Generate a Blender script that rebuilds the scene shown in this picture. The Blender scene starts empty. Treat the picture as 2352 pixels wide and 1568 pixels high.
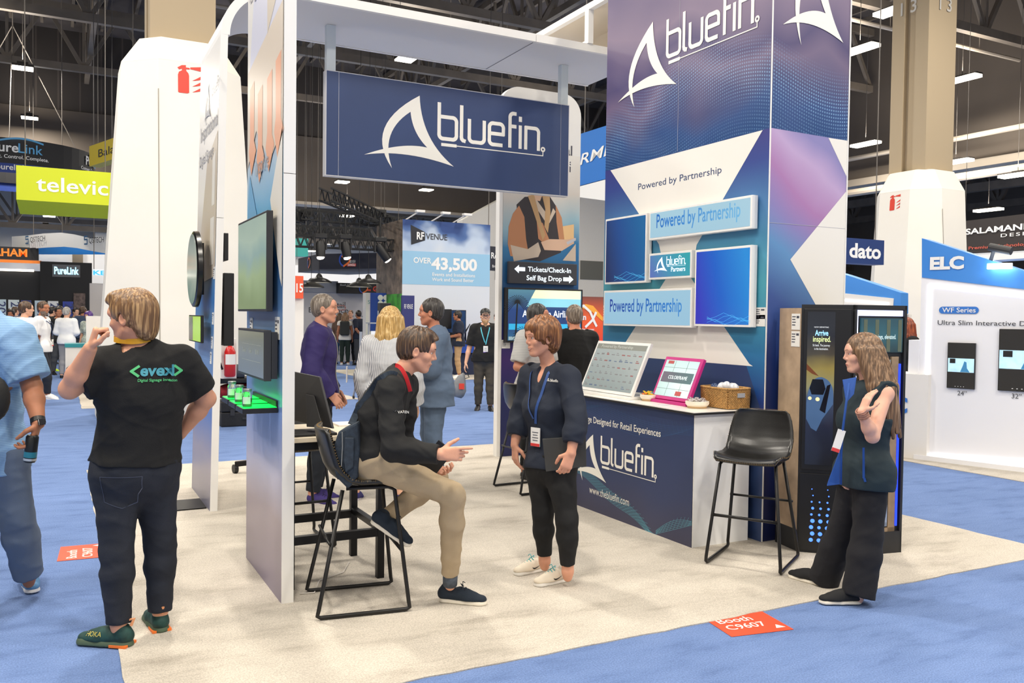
import bpy, math, random
import numpy as np
from mathutils import Vector, Matrix
S = bpy.context.scene
COL = S.collection
PI = math.pi
# ------------------------------------------------------------------ camera, world, exposure
CAM_H = 1.65; FPX = 1980.7; YAW = 0.484766; PIT = 0.0291044; ROL = 0.0126544
_F = np.array([math.sin(YAW)*math.cos(PIT), math.cos(YAW)*math.cos(PIT), -math.sin(PIT)])
_R0 = np.array([math.cos(YAW), -math.sin(YAW), 0.0]); _U0 = np.cross(_R0, _F)
_R = math.cos(ROL)*_R0 + math.sin(ROL)*_U0; _U = -math.sin(ROL)*_R0 + math.cos(ROL)*_U0
cam = bpy.data.cameras.new('camera'); cam.sensor_width = 36; cam.lens = FPX/2352*36
cam.clip_start = 0.05; cam.clip_end = 300
camo = bpy.data.objects.new('camera', cam); COL.objects.link(camo)
M = Matrix.Identity(4)
for i in range(3):
    M[i][0] = _R[i]; M[i][1] = _U[i]; M[i][2] = -_F[i]
M[2][3] = CAM_H
camo.matrix_world = M
S.camera = camo
S.view_settings.view_transform = 'Standard'; S.view_settings.look = 'None'
S.view_settings.exposure = -0.1; S.view_settings.gamma = 1.0; S.view_settings.use_curve_mapping = False
S.cycles.max_bounces = 5; S.cycles.diffuse_bounces = 3; S.cycles.glossy_bounces = 2
S.cycles.transmission_bounces = 3; S.cycles.transparent_max_bounces = 6
S.cycles.caustics_reflective = False; S.cycles.caustics_refractive = False
S.cycles.sample_clamp_indirect = 6.0
try: S.cycles.use_denoising = True
except Exception: pass
W = bpy.data.worlds.new('hall_air'); S.world = W; W.use_nodes = True
W.node_tree.nodes['Background'].inputs[0].default_value = (1.0, 0.96, 0.90, 1)
W.node_tree.nodes['Background'].inputs[1].default_value = 0.60

# measured points: J = the world point seen at a pixel of the photograph, D metres ahead of the camera
def J(x, y, D):
    d = _F + _R*(x-1176)/FPX - _U*(y-784)/FPX
    return Vector((d[0]*D, d[1]*D, CAM_H + d[2]*D))
def onX(x, y, X):
    d = _F + _R*(x-1176)/FPX - _U*(y-784)/FPX; t = X/d[0]
    return Vector((X, d[1]*t, CAM_H+d[2]*t))
def onY(x, y, Y):
    d = _F + _R*(x-1176)/FPX - _U*(y-784)/FPX; t = Y/d[1]
    return Vector((d[0]*t, Y, CAM_H+d[2]*t))
def onZ(x, y, Z=0.0):
    d = _F + _R*(x-1176)/FPX - _U*(y-784)/FPX; t = (Z-CAM_H)/d[2]
    return Vector((d[0]*t, d[1]*t, Z))

# ------------------------------------------------------------------ materials
def srgb(r, g, b):
    f = lambda c: (c/255/12.92) if c/255 <= .04045 else ((c/255+.055)/1.055)**2.4
    return (f(r), f(g), f(b), 1)
_MATS = {}
def mat(name, rgb, rough=.6, metal=0, emit=0, spec=.5, noise=0, nscale=20, bump=0, bscale=60, alpha=1, coat=0, trans=0, stripes=None):
    """procedural principled material; noise = brightness variation of the thing's own colour, bump = fine relief"""
    if name in _MATS: return _MATS[name]
    m = bpy.data.materials.new(name); m.use_nodes = True; nt = m.node_tree; N = nt.nodes; L = nt.links
    b = N['Principled BSDF']; c = srgb(*rgb)
    b.inputs['Base Color'].default_value = c; b.inputs['Roughness'].default_value = rough
    b.inputs['Metallic'].default_value = metal; b.inputs['Specular IOR Level'].default_value = spec
    if coat: b.inputs['Coat Weight'].default_value = coat
    if trans: b.inputs['Transmission Weight'].default_value = trans
    if alpha < 1: b.inputs['Alpha'].default_value = alpha
    if emit:
        b.inputs['Emission Color'].default_value = c; b.inputs['Emission Strength'].default_value = emit
    if noise or bump or stripes:
        tc = N.new('ShaderNodeTexCoord')
    if noise:
        n = N.new('ShaderNodeTexNoise'); n.inputs['Scale'].default_value = nscale; n.inputs['Detail'].default_value = 3
        L.new(tc.outputs['Object'], n.inputs['Vector'])
        r = N.new('ShaderNodeValToRGB'); r.color_ramp.elements[0].position = .3; r.color_ramp.elements[1].position = .7
        r.color_ramp.elements[0].color = tuple(max(0, v*(1-noise)) for v in c[:3])+(1,)
        r.color_ramp.elements[1].color = tuple(min(1, v*(1+noise)) for v in c[:3])+(1,)
        L.new(n.outputs['Fac'], r.inputs['Fac']); L.new(r.outputs['Color'], b.inputs['Base Color'])
    if stripes:   # (axis, period, duty, rgb2)
        ax, per, duty, rgb2 = stripes
        sp = N.new('ShaderNodeSeparateXYZ'); L.new(tc.outputs['Object'], sp.inputs[0])
        mm = N.new('ShaderNodeMath'); mm.operation = 'FRACT'; md = N.new('ShaderNodeMath'); md.operation = 'DIVIDE'
        md.inputs[1].default_value = per; L.new(sp.outputs[ax], md.inputs[0]); L.new(md.outputs[0], mm.inputs[0])
        g = N.new('ShaderNodeMath'); g.operation = 'GREATER_THAN'; g.inputs[1].default_value = duty; L.new(mm.outputs[0], g.inputs[0])
        mx = N.new('ShaderNodeMix'); mx.data_type = 'RGBA'; mx.inputs[6].default_value = c; mx.inputs[7].default_value = srgb(*rgb2)
        L.new(g.outputs[0], mx.inputs[0]); L.new(mx.outputs[2], b.inputs['Base Color'])
    if bump:
        n2 = N.new('ShaderNodeTexNoise'); n2.inputs['Scale'].default_value = bscale; n2.inputs['Detail'].default_value = 2
        L.new(tc.outputs['Object'], n2.inputs['Vector'])
        bp = N.new('ShaderNodeBump'); bp.inputs['Strength'].default_value = bump; bp.inputs['Distance'].default_value = .01
        L.new(n2.outputs['Fac'], bp.inputs['Height']); L.new(bp.outputs['Normal'], b.inputs['Normal'])
    _MATS[name] = m; return m

def grad_mat(name, stops, axis=2, lo=0.0, hi=1.0, rough=.5, emit=0, mixn=0, nscale=1.5, axis2=None, k2=0, mid2=0, spec=.5):
    """printed or screen gradient along a world axis (objects here sit at the origin): stops = [(t, rgb)]"""
    if name in _MATS: return _MATS[name]
    m = bpy.data.materials.new(name); m.use_nodes = True; nt = m.node_tree; N = nt.nodes; L = nt.links
    b = N['Principled BSDF']; b.inputs['Roughness'].default_value = rough; b.inputs['Specular IOR Level'].default_value = spec
    tc = N.new('ShaderNodeTexCoord'); sp = N.new('ShaderNodeSeparateXYZ'); L.new(tc.outputs['Object'], sp.inputs[0])
    mr = N.new('ShaderNodeMapRange'); mr.inputs[1].default_value = lo; mr.inputs[2].default_value = hi; L.new(sp.outputs[axis], mr.inputs[0])
    mr.clamp = False
    out = mr.outputs[0]
    if axis2 is not None:
        ad = N.new('ShaderNodeMath'); ad.operation = 'MULTIPLY_ADD'; ad.inputs[1].default_value = k2
        sb = N.new('ShaderNodeMath'); sb.operation = 'SUBTRACT'; sb.inputs[1].default_value = mid2; L.new(sp.outputs[axis2], sb.inputs[0]); L.new(sb.outputs[0], ad.inputs[0]); L.new(out, ad.inputs[2]); out = ad.outputs[0]
    if mixn:
        n = N.new('ShaderNodeTexNoise'); n.inputs['Scale'].default_value = nscale; n.inputs['Detail'].default_value = 2; L.new(tc.outputs['Object'], n.inputs['Vector'])
        a = N.new('ShaderNodeMath'); a.operation = 'MULTIPLY_ADD'; a.inputs[1].default_value = mixn; L.new(n.outputs['Fac'], a.inputs[0]); L.new(out, a.inputs[2])
        s2 = N.new('ShaderNodeMath'); s2.operation = 'SUBTRACT'; s2.inputs[1].default_value = mixn/2; L.new(a.outputs[0], s2.inputs[0]); out = s2.outputs[0]
    r = N.new('ShaderNodeValToRGB'); e = r.color_ramp.elements
    e[0].position = stops[0][0]; e[0].color = srgb(*stops[0][1]); e[1].position = stops[-1][0]; e[1].color = srgb(*stops[-1][1])
    for t, c in stops[1:-1]:
        q = e.new(t); q.color = srgb(*c)
    L.new(out, r.inputs['Fac']); L.new(r.outputs['Color'], b.inputs['Base Color'])
    if emit:
        L.new(r.outputs['Color'], b.inputs['Emission Color']); b.inputs['Emission Strength'].default_value = emit
        b.inputs['Base Color'].default_value = (.02, .02, .02, 1)
        for l in list(b.inputs['Base Color'].links): L.remove(l)
    _MATS[name] = m; return m

# ------------------------------------------------------------------ mesh builder
class MB:
    def __init__(s): s.v = []; s.f = []; s.mi = []; s.cur = 0
    def add(s, vs, fs):
        o = len(s.v); s.v += [tuple(v) for v in vs]; s.f += [tuple(i+o for i in f) for f in fs]; s.mi += [s.cur]*len(fs); return s
    def m(s, i): s.cur = i; return s
    def box(s, a, b):
        x0, y0, z0 = [min(p, q) for p, q in zip(a, b)]; x1, y1, z1 = [max(p, q) for p, q in zip(a, b)]
        return s.add([(x0,y0,z0),(x1,y0,z0),(x1,y1,z0),(x0,y1,z0),(x0,y0,z1),(x1,y0,z1),(x1,y1,z1),(x0,y1,z1)],
                     [(0,3,2,1),(4,5,6,7),(0,1,5,4),(1,2,6,5),(2,3,7,6),(3,0,4,7)])
    def obox(s, c, ax, ay, az):
        """box from centre and three half-axis vectors"""
        c = Vector(c); ax, ay, az = Vector(ax), Vector(ay), Vector(az)
        P = [c-ax-ay-az, c+ax-ay-az, c+ax+ay-az, c-ax+ay-az, c-ax-ay+az, c+ax-ay+az, c+ax+ay+az, c-ax+ay+az]
        return s.add(P, [(0,3,2,1),(4,5,6,7),(0,1,5,4),(1,2,6,5),(2,3,7,6),(3,0,4,7)])
    def bar(s, a, b, w, h=None):
        a, b = Vector(a), Vector(b); d = b-a; l = d.length
        if l < 1e-6: return s
        d /= l; up = Vector((0,0,1)) if abs(d.z) < .95 else Vector((1,0,0))
        x = d.cross(up).normalized(); y = x.cross(d); h = h or w
        return s.obox((a+b)/2, d*l/2, x*w/2, y*h/2)
    def tube(s, pts, r, n=10, cap=True):
        pts = [Vector(p) for p in pts]; rs = r if isinstance(r, (list, tuple)) else [r]*len(pts)
        rings = []; prev = None
        for i, p in enumerate(pts):
            t = (pts[min(i+1, len(pts)-1)]-pts[max(i-1, 0)]).normalized()
            if prev is None:
                u = t.cross(Vector((0,0,1)) if abs(t.z) < .9 else Vector((1,0,0))).normalized()
            else:
                u = (prev - t*prev.dot(t))
                u = u.normalized() if u.length > 1e-6 else t.orthogonal().normalized()
            prev = u; w = t.cross(u)
            rings.append([p+(u*math.cos(2*PI*k/n)+w*math.sin(2*PI*k/n))*rs[i] for k in range(n)])
        o = [v for ring in rings for v in ring]; f = []
        for i in range(len(pts)-1):
            for k in range(n):
                f.append((i*n+k, i*n+(k+1) % n, (i+1)*n+(k+1) % n, (i+1)*n+k))
        if cap: f.append(tuple(range(n-1, -1, -1))); f.append(tuple((len(pts)-1)*n+k for k in range(n)))
        return s.add(o, f)
    def cyl(s, a, b, r, n=20, r2=None): return s.tube([a, b], [r, r if r2 is None else r2], n)
    def lathe(s, c, prof, n=32, ax=(0,0,1)):
        """prof = [(radius, height)] turned about axis ax through c"""
        c = Vector(c); ax = Vector(ax).normalized(); u = ax.orthogonal().normalized(); w = ax.cross(u); o = []; f = []
        for r, h in prof:
            o += [c+ax*h+(u*math.cos(2*PI*k/n)+w*math.sin(2*PI*k/n))*r for k in range(n)]
        for i in range(len(prof)-1):
            for k in range(n): f.append((i*n+k, i*n+(k+1) % n, (i+1)*n+(k+1) % n, (i+1)*n+k))
        return s.add(o, f)
    def poly(s, pts): return s.add(pts, [tuple(range(len(pts)))])
    def prism(s, pts, d):
        """closed polygon extruded by vector d"""
        n = len(pts); d = Vector(d); P = [Vector(p) for p in pts]; Q = [p+d for p in P]
        return s.add(P+Q, [tuple(range(n-1, -1, -1)), tuple(range(n, 2*n))]+[(i, (i+1) % n, n+(i+1) % n, n+i) for i in range(n)])
    def grid(s, fn, nu, nv, closed_u=False):
        o = [fn(i/(nu-1 if not closed_u else nu), j/(nv-1)) for j in range(nv) for i in range(nu)]; f = []
        for j in range(nv-1):
            for i in range(nu-1 if not closed_u else nu):
                a = j*nu+i; b = j*nu+(i+1) % nu; f.append((a, b, b+nu, a+nu))
        return s.add(o, f)
    def sphere(s, c, r, n=16, sc=(1,1,1)):
        c = Vector(c)
        return s.grid(lambda u, v: c+Vector((math.cos(2*PI*u)*math.sin(PI*v)*sc[0], math.sin(2*PI*u)*math.sin(PI*v)*sc[1], -math.cos(PI*v)*sc[2]))*r, n, n//2+2, True)
    def build(s, name, mats, parent=None, smooth=False, bevel=0, loc=None, fixn=True):
        me = bpy.data.meshes.new(name); me.from_pydata(s.v, [], s.f); me.validate()
        if not isinstance(mats, (list, tuple)): mats = [mats]
        for m_ in mats: me.materials.append(m_)
        if len(me.polygons) == len(s.mi): me.polygons.foreach_set('material_index', s.mi)
        if fixn and len(s.f) < 60000:
            import bmesh
            bm = bmesh.new(); bm.from_mesh(me); bmesh.ops.recalc_face_normals(bm, faces=bm.faces); bm.to_mesh(me); bm.free()
        if smooth:
            me.polygons.foreach_set('use_smooth', [True]*len(me.polygons))
        o = bpy.data.objects.new(name, me); COL.objects.link(o)
        if parent is not None: o.parent = parent; o.matrix_parent_inverse = Matrix.Translation(-parent.location) if parent.location.length else Matrix.Identity(4)
        if parent is not None and parent.parent is not None:
            o.matrix_parent_inverse = parent_world(parent).inverted()
        if bevel:
            b = o.modifiers.new('bevel', 'BEVEL'); b.width = bevel; b.segments = 2; b.limit_method = 'ANGLE'; b.angle_limit = .6
        if smooth and bevel is not None and smooth != 'full':
            try:
                me.set_sharp_from_angle(angle=math.radians(40))
            except Exception: pass
        return o
def parent_world(p):
    m_ = p.matrix_basis.copy()
    if p.parent is not None: return parent_world(p.parent) @ p.matrix_parent_inverse @ m_
    return m_
def tag(o, label, cat, group=None, kind=None):
    if label: o['label'] = label
    if cat: o['category'] = cat
    if group: o['group'] = group
    if kind: o['kind'] = kind
    return o
def thing(name, label, cat, loc=(0,0,0), group=None):
    o = bpy.data.objects.new(name, None); COL.objects.link(o); o.location = loc; o.empty_display_size = .1
    return tag(o, label, cat, group)
def struct(o, label=None): o['kind'] = 'structure'; o['label'] = label or o.name.replace('_', ' '); o['category'] = o.name.split('_')[0]; return o
def copy_tree(root, loc=None, rz=None, label=None, group=None):
    def rec(o, par):
        c = o.copy(); COL.objects.link(c)
        if par is not None: c.parent = par; c.matrix_parent_inverse = o.matrix_parent_inverse.copy()
        for ch in [x for x in KIDS.get(o.name, [])]: KIDS.setdefault(c.name, []).append(rec(ch, c))
        return c
    KIDS.clear()
    for o in COL.objects:
        if o.parent is not None: KIDS.setdefault(o.parent.name, []).append(o)
    r = rec(root, None)
    if loc is not None: r.location = loc
    if rz is not None: r.rotation_euler = (0, 0, rz)
    if label: r['label'] = label
    if group: r['group'] = group
    return r
KIDS = {}

# ------------------------------------------------------------------ lettering
def text_mesh(body, size=.1, bold=0.0, sx=1.0, align='LEFT', spacing=1.0, shear=0):
    c = bpy.data.curves.new('t', 'FONT'); c.body = body; c.size = size; c.offset = bold*size; c.align_x = align
    c.space_character = spacing; c.shear = shear; c.resolution_u = 3
    o = bpy.data.objects.new('t', c); COL.objects.link(o)
    dg = bpy.context.evaluated_depsgraph_get(); me = bpy.data.meshes.new_from_object(o.evaluated_get(dg))
    vs = [(v.co.x*sx, v.co.y) for v in me.vertices]; fs = [tuple(p.vertices) for p in me.polygons]
    COL.objects.unlink(o); bpy.data.objects.remove(o); bpy.data.curves.remove(c); bpy.data.meshes.remove(me)
    return vs, fs
class Plane:
    """a wall face: origin o, unit right r, unit up u; n points out of the wall"""
    def __init__(s, o, r, u=(0,0,1)):
        s.o = Vector(o); s.r = Vector(r).normalized(); s.u = Vector(u).normalized(); s.n = s.r.cross(s.u)
    def p(s, a, b, d=0.0): return s.o+s.r*a+s.u*b+s.n*d
    def px(s, x, y):
        """(a, b) of the photo's pixel on this face"""
        d = Vector(_F + _R*(x-1176)/FPX - _U*(y-784)/FPX); c = Vector((0,0,CAM_H))
        t = (s.o-c).dot(s.n)/d.dot(s.n); q = c+d*t-s.o
        return q.dot(s.r), q.dot(s.u)
    def text(s, mb, body, a, b, size, d=.002, width=None, **k):
        vs, fs = text_mesh(body, size, **k)
        if width:
            w = max(v[0] for v in vs)-min(v[0] for v in vs); f = width/w; vs = [(v[0]*f, v[1]) for v in vs]
        return mb.add([s.p(a+v[0], b+v[1], d) for v in vs], fs)
    def text_px(s, mb, body, x0, y0, x1, y1, cap_px=None, size=None, **k):
        """baseline from pixel (x0,y0) to (x1,y1); size from the cap height in pixels at the start"""
        a0, b0 = s.px(x0, y0); a1, b1 = s.px(x1, y1)
        if size is None:
            size = (s.px(x0, y0-cap_px)[1]-b0)/.72
        return s.text(mb, body, a0, (b0+b1)/2, size, width=abs(a1-a0), **k)
    def shape(s, mb, pts, d=.001, th=0):
        P = [s.p(a, b, d) for a, b in pts]
        return mb.poly(P) if not th else mb.prism(P, s.n*th)
    def rect(s, mb, a0, b0, a1, b1, d0=0.0, d1=.001):
        return mb.obox(s.p((a0+a1)/2, (b0+b1)/2, (d0+d1)/2), s.r*(a1-a0)/2, s.u*(b1-b0)/2, s.n*(d1-d0)/2)
    def stroke(s, mb, pts, w, d=.002):
        """flat line of width w through 2-D points"""
        for i in range(len(pts)-1):
            a = Vector(pts[i]); b = Vector(pts[i+1]); t = (b-a)
            if t.length < 1e-6: continue
            t.normalize(); nn = Vector((-t.y, t.x))*w/2; e = t*w*.35
            s.nst = (getattr(s, 'nst', 0)+1) % 23; dd = d+s.nst*4e-5
            mb.poly([s.p(*(a-e-nn), dd), s.p(*(b+e-nn), dd), s.p(*(b+e+nn), dd), s.p(*(a-e+nn), dd)])
def arc(cx, cy, r, a0, a1, n=6, ry=None):
    ry = ry or r
    return [(cx+r*math.cos(math.radians(a0+(a1-a0)*i/n)), cy+ry*math.sin(math.radians(a0+(a1-a0)*i/n))) for i in range(n+1)]
def bez(p, q, r, n=8):
    return [((1-t)**2*p[0]+2*t*(1-t)*q[0]+t*t*r[0], (1-t)**2*p[1]+2*t*(1-t)*q[1]+t*t*r[1]) for t in [i/n for i in range(n+1)]]
def strip(pl, mb, A, B, d):
    n = min(len(A), len(B)); P = [pl.p(a[0], a[1], d) for a in A[:n]]+[pl.p(b[0], b[1], d) for b in B[:n]]
    mb.add(P, [(i, i+1, n+i+1, n+i) for i in range(n-1)])
def fin_mark(pl, mb, a, b, w, h, d=.002):
    """the open fin emblem: three sweeping blades meeting in points; box (a,b,w,h)"""
    q = lambda x, y: (a+x*w, b+y*h)
    # left blade: from tail at bottom up to the tip
    strip(pl, mb, bez(q(.30,0), q(-.02,.52), q(.60,1.0), 14), bez(q(.30,0), q(.16,.46), q(.50,.77), 14), d)
    # right blade: tip down to the lower right point
    strip(pl, mb, bez(q(.60,1.0), q(.62,.42), q(1.0,.10), 14), bez(q(.50,.77), q(.52,.50), q(.69,.32), 14), d+.0005)
    # base blade: left tail to the lower right
    strip(pl, mb, bez(q(0,.14), q(.40,.36), q(.69,.32), 14), bez(q(0,.14), q(.45,.27), q(1.0,.10), 14), d+.001)
def word_bluefin(pl, mb, a, b, w, d=.002, sw=.028):
    """the rounded thin-line word with its underline and ring; a,b = left end of baseline, w = whole width"""
    k = w/3.35
    def st(pts): pl.stroke(mb, [(a+x*k, b+y*k) for x, y in pts], sw*w/1.0*1.15, d)
    R = .12
    st([(0,.98),(0,R)]+arc(R,R,R,180,270)+[(.42,0)]+arc(.42,R,R,270,360)+[(.54,.5)]+arc(.42,.5,R,0,90)+[(.04,.62)])
    st([(.70,.98),(.70,.1)]+arc(.80,.1,.1,180,270,3))
    st([(.95,.62),(.95,R)]+arc(.95+R,R,R,180,270)+[(1.31,0)]+arc(1.31,R,R,270,360)+[(1.43,.62)])
    st([(2.0,.0),(1.72,0)]+arc(1.72,R,R,270,180)+[(1.60,.5)]+arc(1.72,.5,R,180,90)+[(1.94,.62)]+arc(1.94,.5,R,90,0)+[(2.06,.32),(1.62,.32)])
    st([(2.28,0),(2.28,.86)]+arc(2.40,.86,R,180,90)+[(2.46,.98)]); st([(2.28,.6),(2.46,.6)])
    st([(2.63,0),(2.63,.62)]); st([(2.63,.80),(2.63,.88)])
    st([(2.82,0),(2.82,.62),(3.14,.62)]+arc(3.14,.5,R,90,0)+[(3.26,0)])
    u = -.17
    pl.stroke(mb, [(a+.1*k, b+u*k), (a+.52*k, b+u*k)], sw*w*.95, d)
    pl.stroke(mb, [(a+.5*k, b+u*k), (a+3.42*k, b+u*k), (a+3.42*k, b-.05*k)], sw*w*.3, d)
    pl.stroke(mb, [(a+3.42*k+.055*k*x, b+.02*k+.055*k*y) for x, y in arc(0,0,1,0,360,12)], sw*w*.5, d)
# ------------------------------------------------------------------ lights of the hall (positions reused for the lamps)
LAMPS = []   # (pos, big)
def P3(x, y, z): return Vector((x, y, z))
_lp = [(52,158,10,'A'),(68,272,10,'A'),(932,137,10,'B'),(786,419,7.8,'B'),(979,437,7.9,'B'),(797,497,6.4,'B'),(1975,116,10,'C'),(2210,184,10,'C'),
       (1988,333,8.7,'C'),(2195,374,7.5,'C'),(2338,404,6.7,'C'),(2270,484,6.6,'C'),(105,520,6.4,'B'),(113,497,6.6,'B'),(752,560,6.0,'B'),(712,577,5.5,'B')]
for x, y, z, k in _lp:
    LAMPS.append((onZ(x, y, z), k))
# other high bays of the same grid, above and behind the camera and beyond the booth
for gx, gy in [(-4.5,5.5),(-4,14),(-9,-6),(-1,-7),(7,-7),(15,-7),(-8,3),(0,1.5),(6.5,0.5),(14,1),(-7,11),(1.5,9),(9.5,9),(17,9),(-6,21),(3,18),(12,16),(20,16),(24,4),(-2,33),(8,38),(18,30)]:
    LAMPS.append((P3(gx, gy, 10), 'C'))

# ------------------------------------------------------------------ floor carpets
def carpet_mat(name, c1, c2, c3, s1, s2, bump=.5):
    m = bpy.data.materials.new(name); m.use_nodes = True; nt = m.node_tree; N = nt.nodes; L = nt.links
    b = N['Principled BSDF']; b.inputs['Roughness'].default_value = .95; b.inputs['Specular IOR Level'].default_value = .15
    tc = N.new('ShaderNodeTexCoord')
    n1 = N.new('ShaderNodeTexNoise'); n1.inputs['Scale'].default_value = s1; n1.inputs['Detail'].default_value = 5; n1.inputs['Roughness'].default_value = .65
    mp = N.new('ShaderNodeMapping'); mp.inputs['Scale'].default_value = (.55, 1.6, 1); mp.inputs['Rotation'].default_value = (0,0,.35)
    L.new(tc.outputs['Object'], mp.inputs[0]); L.new(mp.outputs[0], n1.inputs['Vector'])
    r = N.new('ShaderNodeValToRGB'); e = r.color_ramp.elements
    e[0].position = .28; e[0].color = srgb(*c1); e[1].position = .72; e[1].color = srgb(*c3); q = e.new(.46); q.color = srgb(*c2)
    L.new(n1.outputs['Fac'], r.inputs['Fac'])
    n2 = N.new('ShaderNodeTexNoise'); n2.inputs['Scale'].default_value = s2; n2.inputs['Detail'].default_value = 3
    L.new(tc.outputs['Object'], n2.inputs['Vector'])
    r2 = N.new('ShaderNodeValToRGB'); r2.color_ramp.elements[0].position = .35; r2.color_ramp.elements[0].color = (.80,.80,.80,1); r2.color_ramp.elements[1].position = .65; r2.color_ramp.elements[1].color = (1.1,1.1,1.1,1); L.new(n2.outputs['Fac'], r2.inputs['Fac'])
    mx = N.new('ShaderNodeMix'); mx.data_type = 'RGBA'; mx.blend_type = 'MULTIPLY'; mx.inputs[0].default_value = 1
    L.new(r.outputs['Color'], mx.inputs[6]); L.new(r2.outputs['Color'], mx.inputs[7]); L.new(mx.outputs[2], b.inputs['Base Color'])
    bp = N.new('ShaderNodeBump'); bp.inputs['Strength'].default_value = bump; bp.inputs['Distance'].default_value = .008
    L.new(n2.outputs['Fac'], bp.inputs['Height']); L.new(bp.outputs['Normal'], b.inputs['Normal'])
    return m
BLUE = carpet_mat('blue_carpet', (92,114,160), (108,132,180), (116,140,188), 4.2, 120)
CREAM = carpet_mat('cream_carpet', (170,162,150), (199,191,179), (208,200,188), 2.2, 130, .35)
fl = MB(); fl.poly([(-40,-14,0),(60,-14,0),(60,62,0),(-40,62,0)])
struct(fl.build('floor', BLUE), 'blue aisle carpet')
def carpet(x0, y0, x1, y1, z, label, m, wob=.008, seed=1):
    rnd = random.Random(seed); pts = []
    def edge(a, b, c, d):
        n = max(4, int((abs(c-a)+abs(d-b))/.12))
        for i in range(n):
            t = i/n; w = rnd.uniform(-wob, wob)
            pts.append((a+(c-a)*t+(w if b != d else 0), b+(d-b)*t+(w if a != c else 0), 0))
    edge(x0,y0,x1,y0); edge(x1,y0,x1,y1); edge(x1,y1,x0,y1); edge(x0,y1,x0,y0)
    mb = MB(); mb.prism(pts, (0,0,z)); o = mb.build('floor_carpet', m, fixn=True)
    o['kind'] = 'structure'; o['label'] = label; o['category'] = 'carpet'; return o
carpet(.26,3.6,6.36,9.9,.006,'cream booth carpet bordered by the blue aisle',CREAM,seed=3)
carpet(.35,16.2,5.2,19.3,.006,'cream carpet patch of the booth across the back aisle',CREAM,seed=4)
carpet(8.85,-3,16,7.15,.006,'grey white carpet under the wall of the white screen booth',CREAM,seed=5)
carpet(7.0,20.2,14,25,.006,'pale carpet of the cloud printed booth',CREAM,seed=6)
mb = MB(); mb.box((-40,-14,-.06),(60,62,-.01)); struct(mb.build('floor_slab', mat('concrete',(120,118,112))), 'concrete slab under the carpet')

# ------------------------------------------------------------------ roof, beams and hall walls
DECK = mat('roof_deck', (84,78,76), .8, noise=.25, nscale=.8)
STEEL = mat('roof_steel', (122,112,100), .6, noise=.15, nscale=1.5)
SOFF = mat('dark_soffit', (104,94,84), .8, noise=.06, nscale=.5)
SIDING = mat('dark_siding', (88,80,74), .7, stripes=(0,.9,.08,(66,60,56)))
HALLW = mat('hall_wall', (222,218,210), .8, noise=.03, nscale=.4)
TRIM = mat('beam_trim', (176,164,148), .6)
mb = MB(); mb.box((-40,-14,14.6),(60,62,14.8)); struct(mb.build('ceiling', DECK), 'dark corrugated roof deck')
def wall(name, a, b, label, m):
    mb = MB(); mb.box(a, b); return struct(mb.build(name, m), label)
wall('wall_back', (-40,62,0),(60,62.3,14.8), 'far hall wall', HALLW)
wall('wall_right', (60,-14,0),(60.3,62,14.8), 'right hall wall', mat('hall_wall_dark',(150,140,130),.8))
wall('wall_left', (-40.3,-14,0),(-40,62,14.8), 'left hall wall', HALLW)
# the two dropped bulkheads that carry the hall's folding partitions
wall('ceiling_bulkhead_back', (-40,45.2,7.5),(31.5,45.9,10.9), 'dark bulkhead crossing the hall behind the booths', SOFF)
wall('ceiling_bulkhead_back_siding', (-40,45.3,10.9),(31.5,45.8,14.6), 'ribbed siding above the back bulkhead', SIDING)
wall('trim_1', (-40,45.0,7.35),(31.5,46.1,7.5), 'pale lower edge of the back bulkhead', TRIM)
wall('ceiling_bulkhead_right', (31.5,-14,7.9),(32.1,46,14.6), 'dark bulkhead along the right of the hall', SOFF)
wall('trim_2', (31.2,-14,7.6),(32.4,46,7.9), 'pale lower edge of the right bulkhead', TRIM)
wall('wall_back_far_white', (2,58,0),(60,58.3,6.4), 'pale far wall under the roof trusses', HALLW)
def truss(name, a, b, h, n, w, label, m=STEEL):
    """a planar roof truss: two chords and a zigzag web"""
    a, b = Vector(a), Vector(b); mb = MB(); up = Vector((0,0,h))
    mb.bar(a, b, w, w*1.2); mb.bar(a+up, b+up, w, w*1.2)
    for i in range(n):
        p = a+(b-a)*i/n; q = a+(b-a)*(i+1)/n; mid = (p+q)/2
        mb.bar(p, mid+up, w*.6); mb.bar(mid+up, q, w*.6)
        mb.bar(p, p+up, w*.45)
    o = mb.build(name, m); return struct(o, label)
k = 0
for y in (5, 12, 19, 26, 33, 40):
    k += 1; truss('ceiling_truss', (-40,y,11.6), (31,y,11.6), 2.4, 26, .24, f'roof truss crossing the hall, number {k} away from the camera')
for x in (-11, -5.4, 1.2, 8.8, 15.5, 23):
    k += 1; truss('ceiling_girder', (x,-10,12.3), (x,45,12.3), 2.0, 24, .2, f'roof girder running away from the camera at {x} m')
for y in (50, 55):
    truss('ceiling_truss', (-38,y,5.9+(y-50)*.16), (58,y,5.9+(y-50)*.16), 1.9, 40, .22, 'roof truss beyond the back bulkhead')
for x in (36, 42, 49):
    truss('ceiling_truss', (x,-10,8.6), (x,58,8.6), 2.4, 26, .35, 'roof truss beyond the right bulkhead')
mb = MB()
for i in range(60): mb.bar((-39+i*1.2,-13,14.5),(-39+i*1.2,44,14.5),.12,.2)
struct(mb.build('ceiling_deck_ribs', STEEL), 'ribs of the roof deck')
for y, z in ((10,11.3),(19.5,11.2),(29,11.4)):
    mb = MB(); mb.cyl((-39,y,z),(31,y,z),.07,8)
    for i in range(30): mb.cyl((-38+i*2.3,y,z),(-38+i*2.3,y,14.5),.012,4)
    struct(mb.build('ceiling_pipe', TRIM), 'sprinkler pipe under the trusses')
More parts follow.
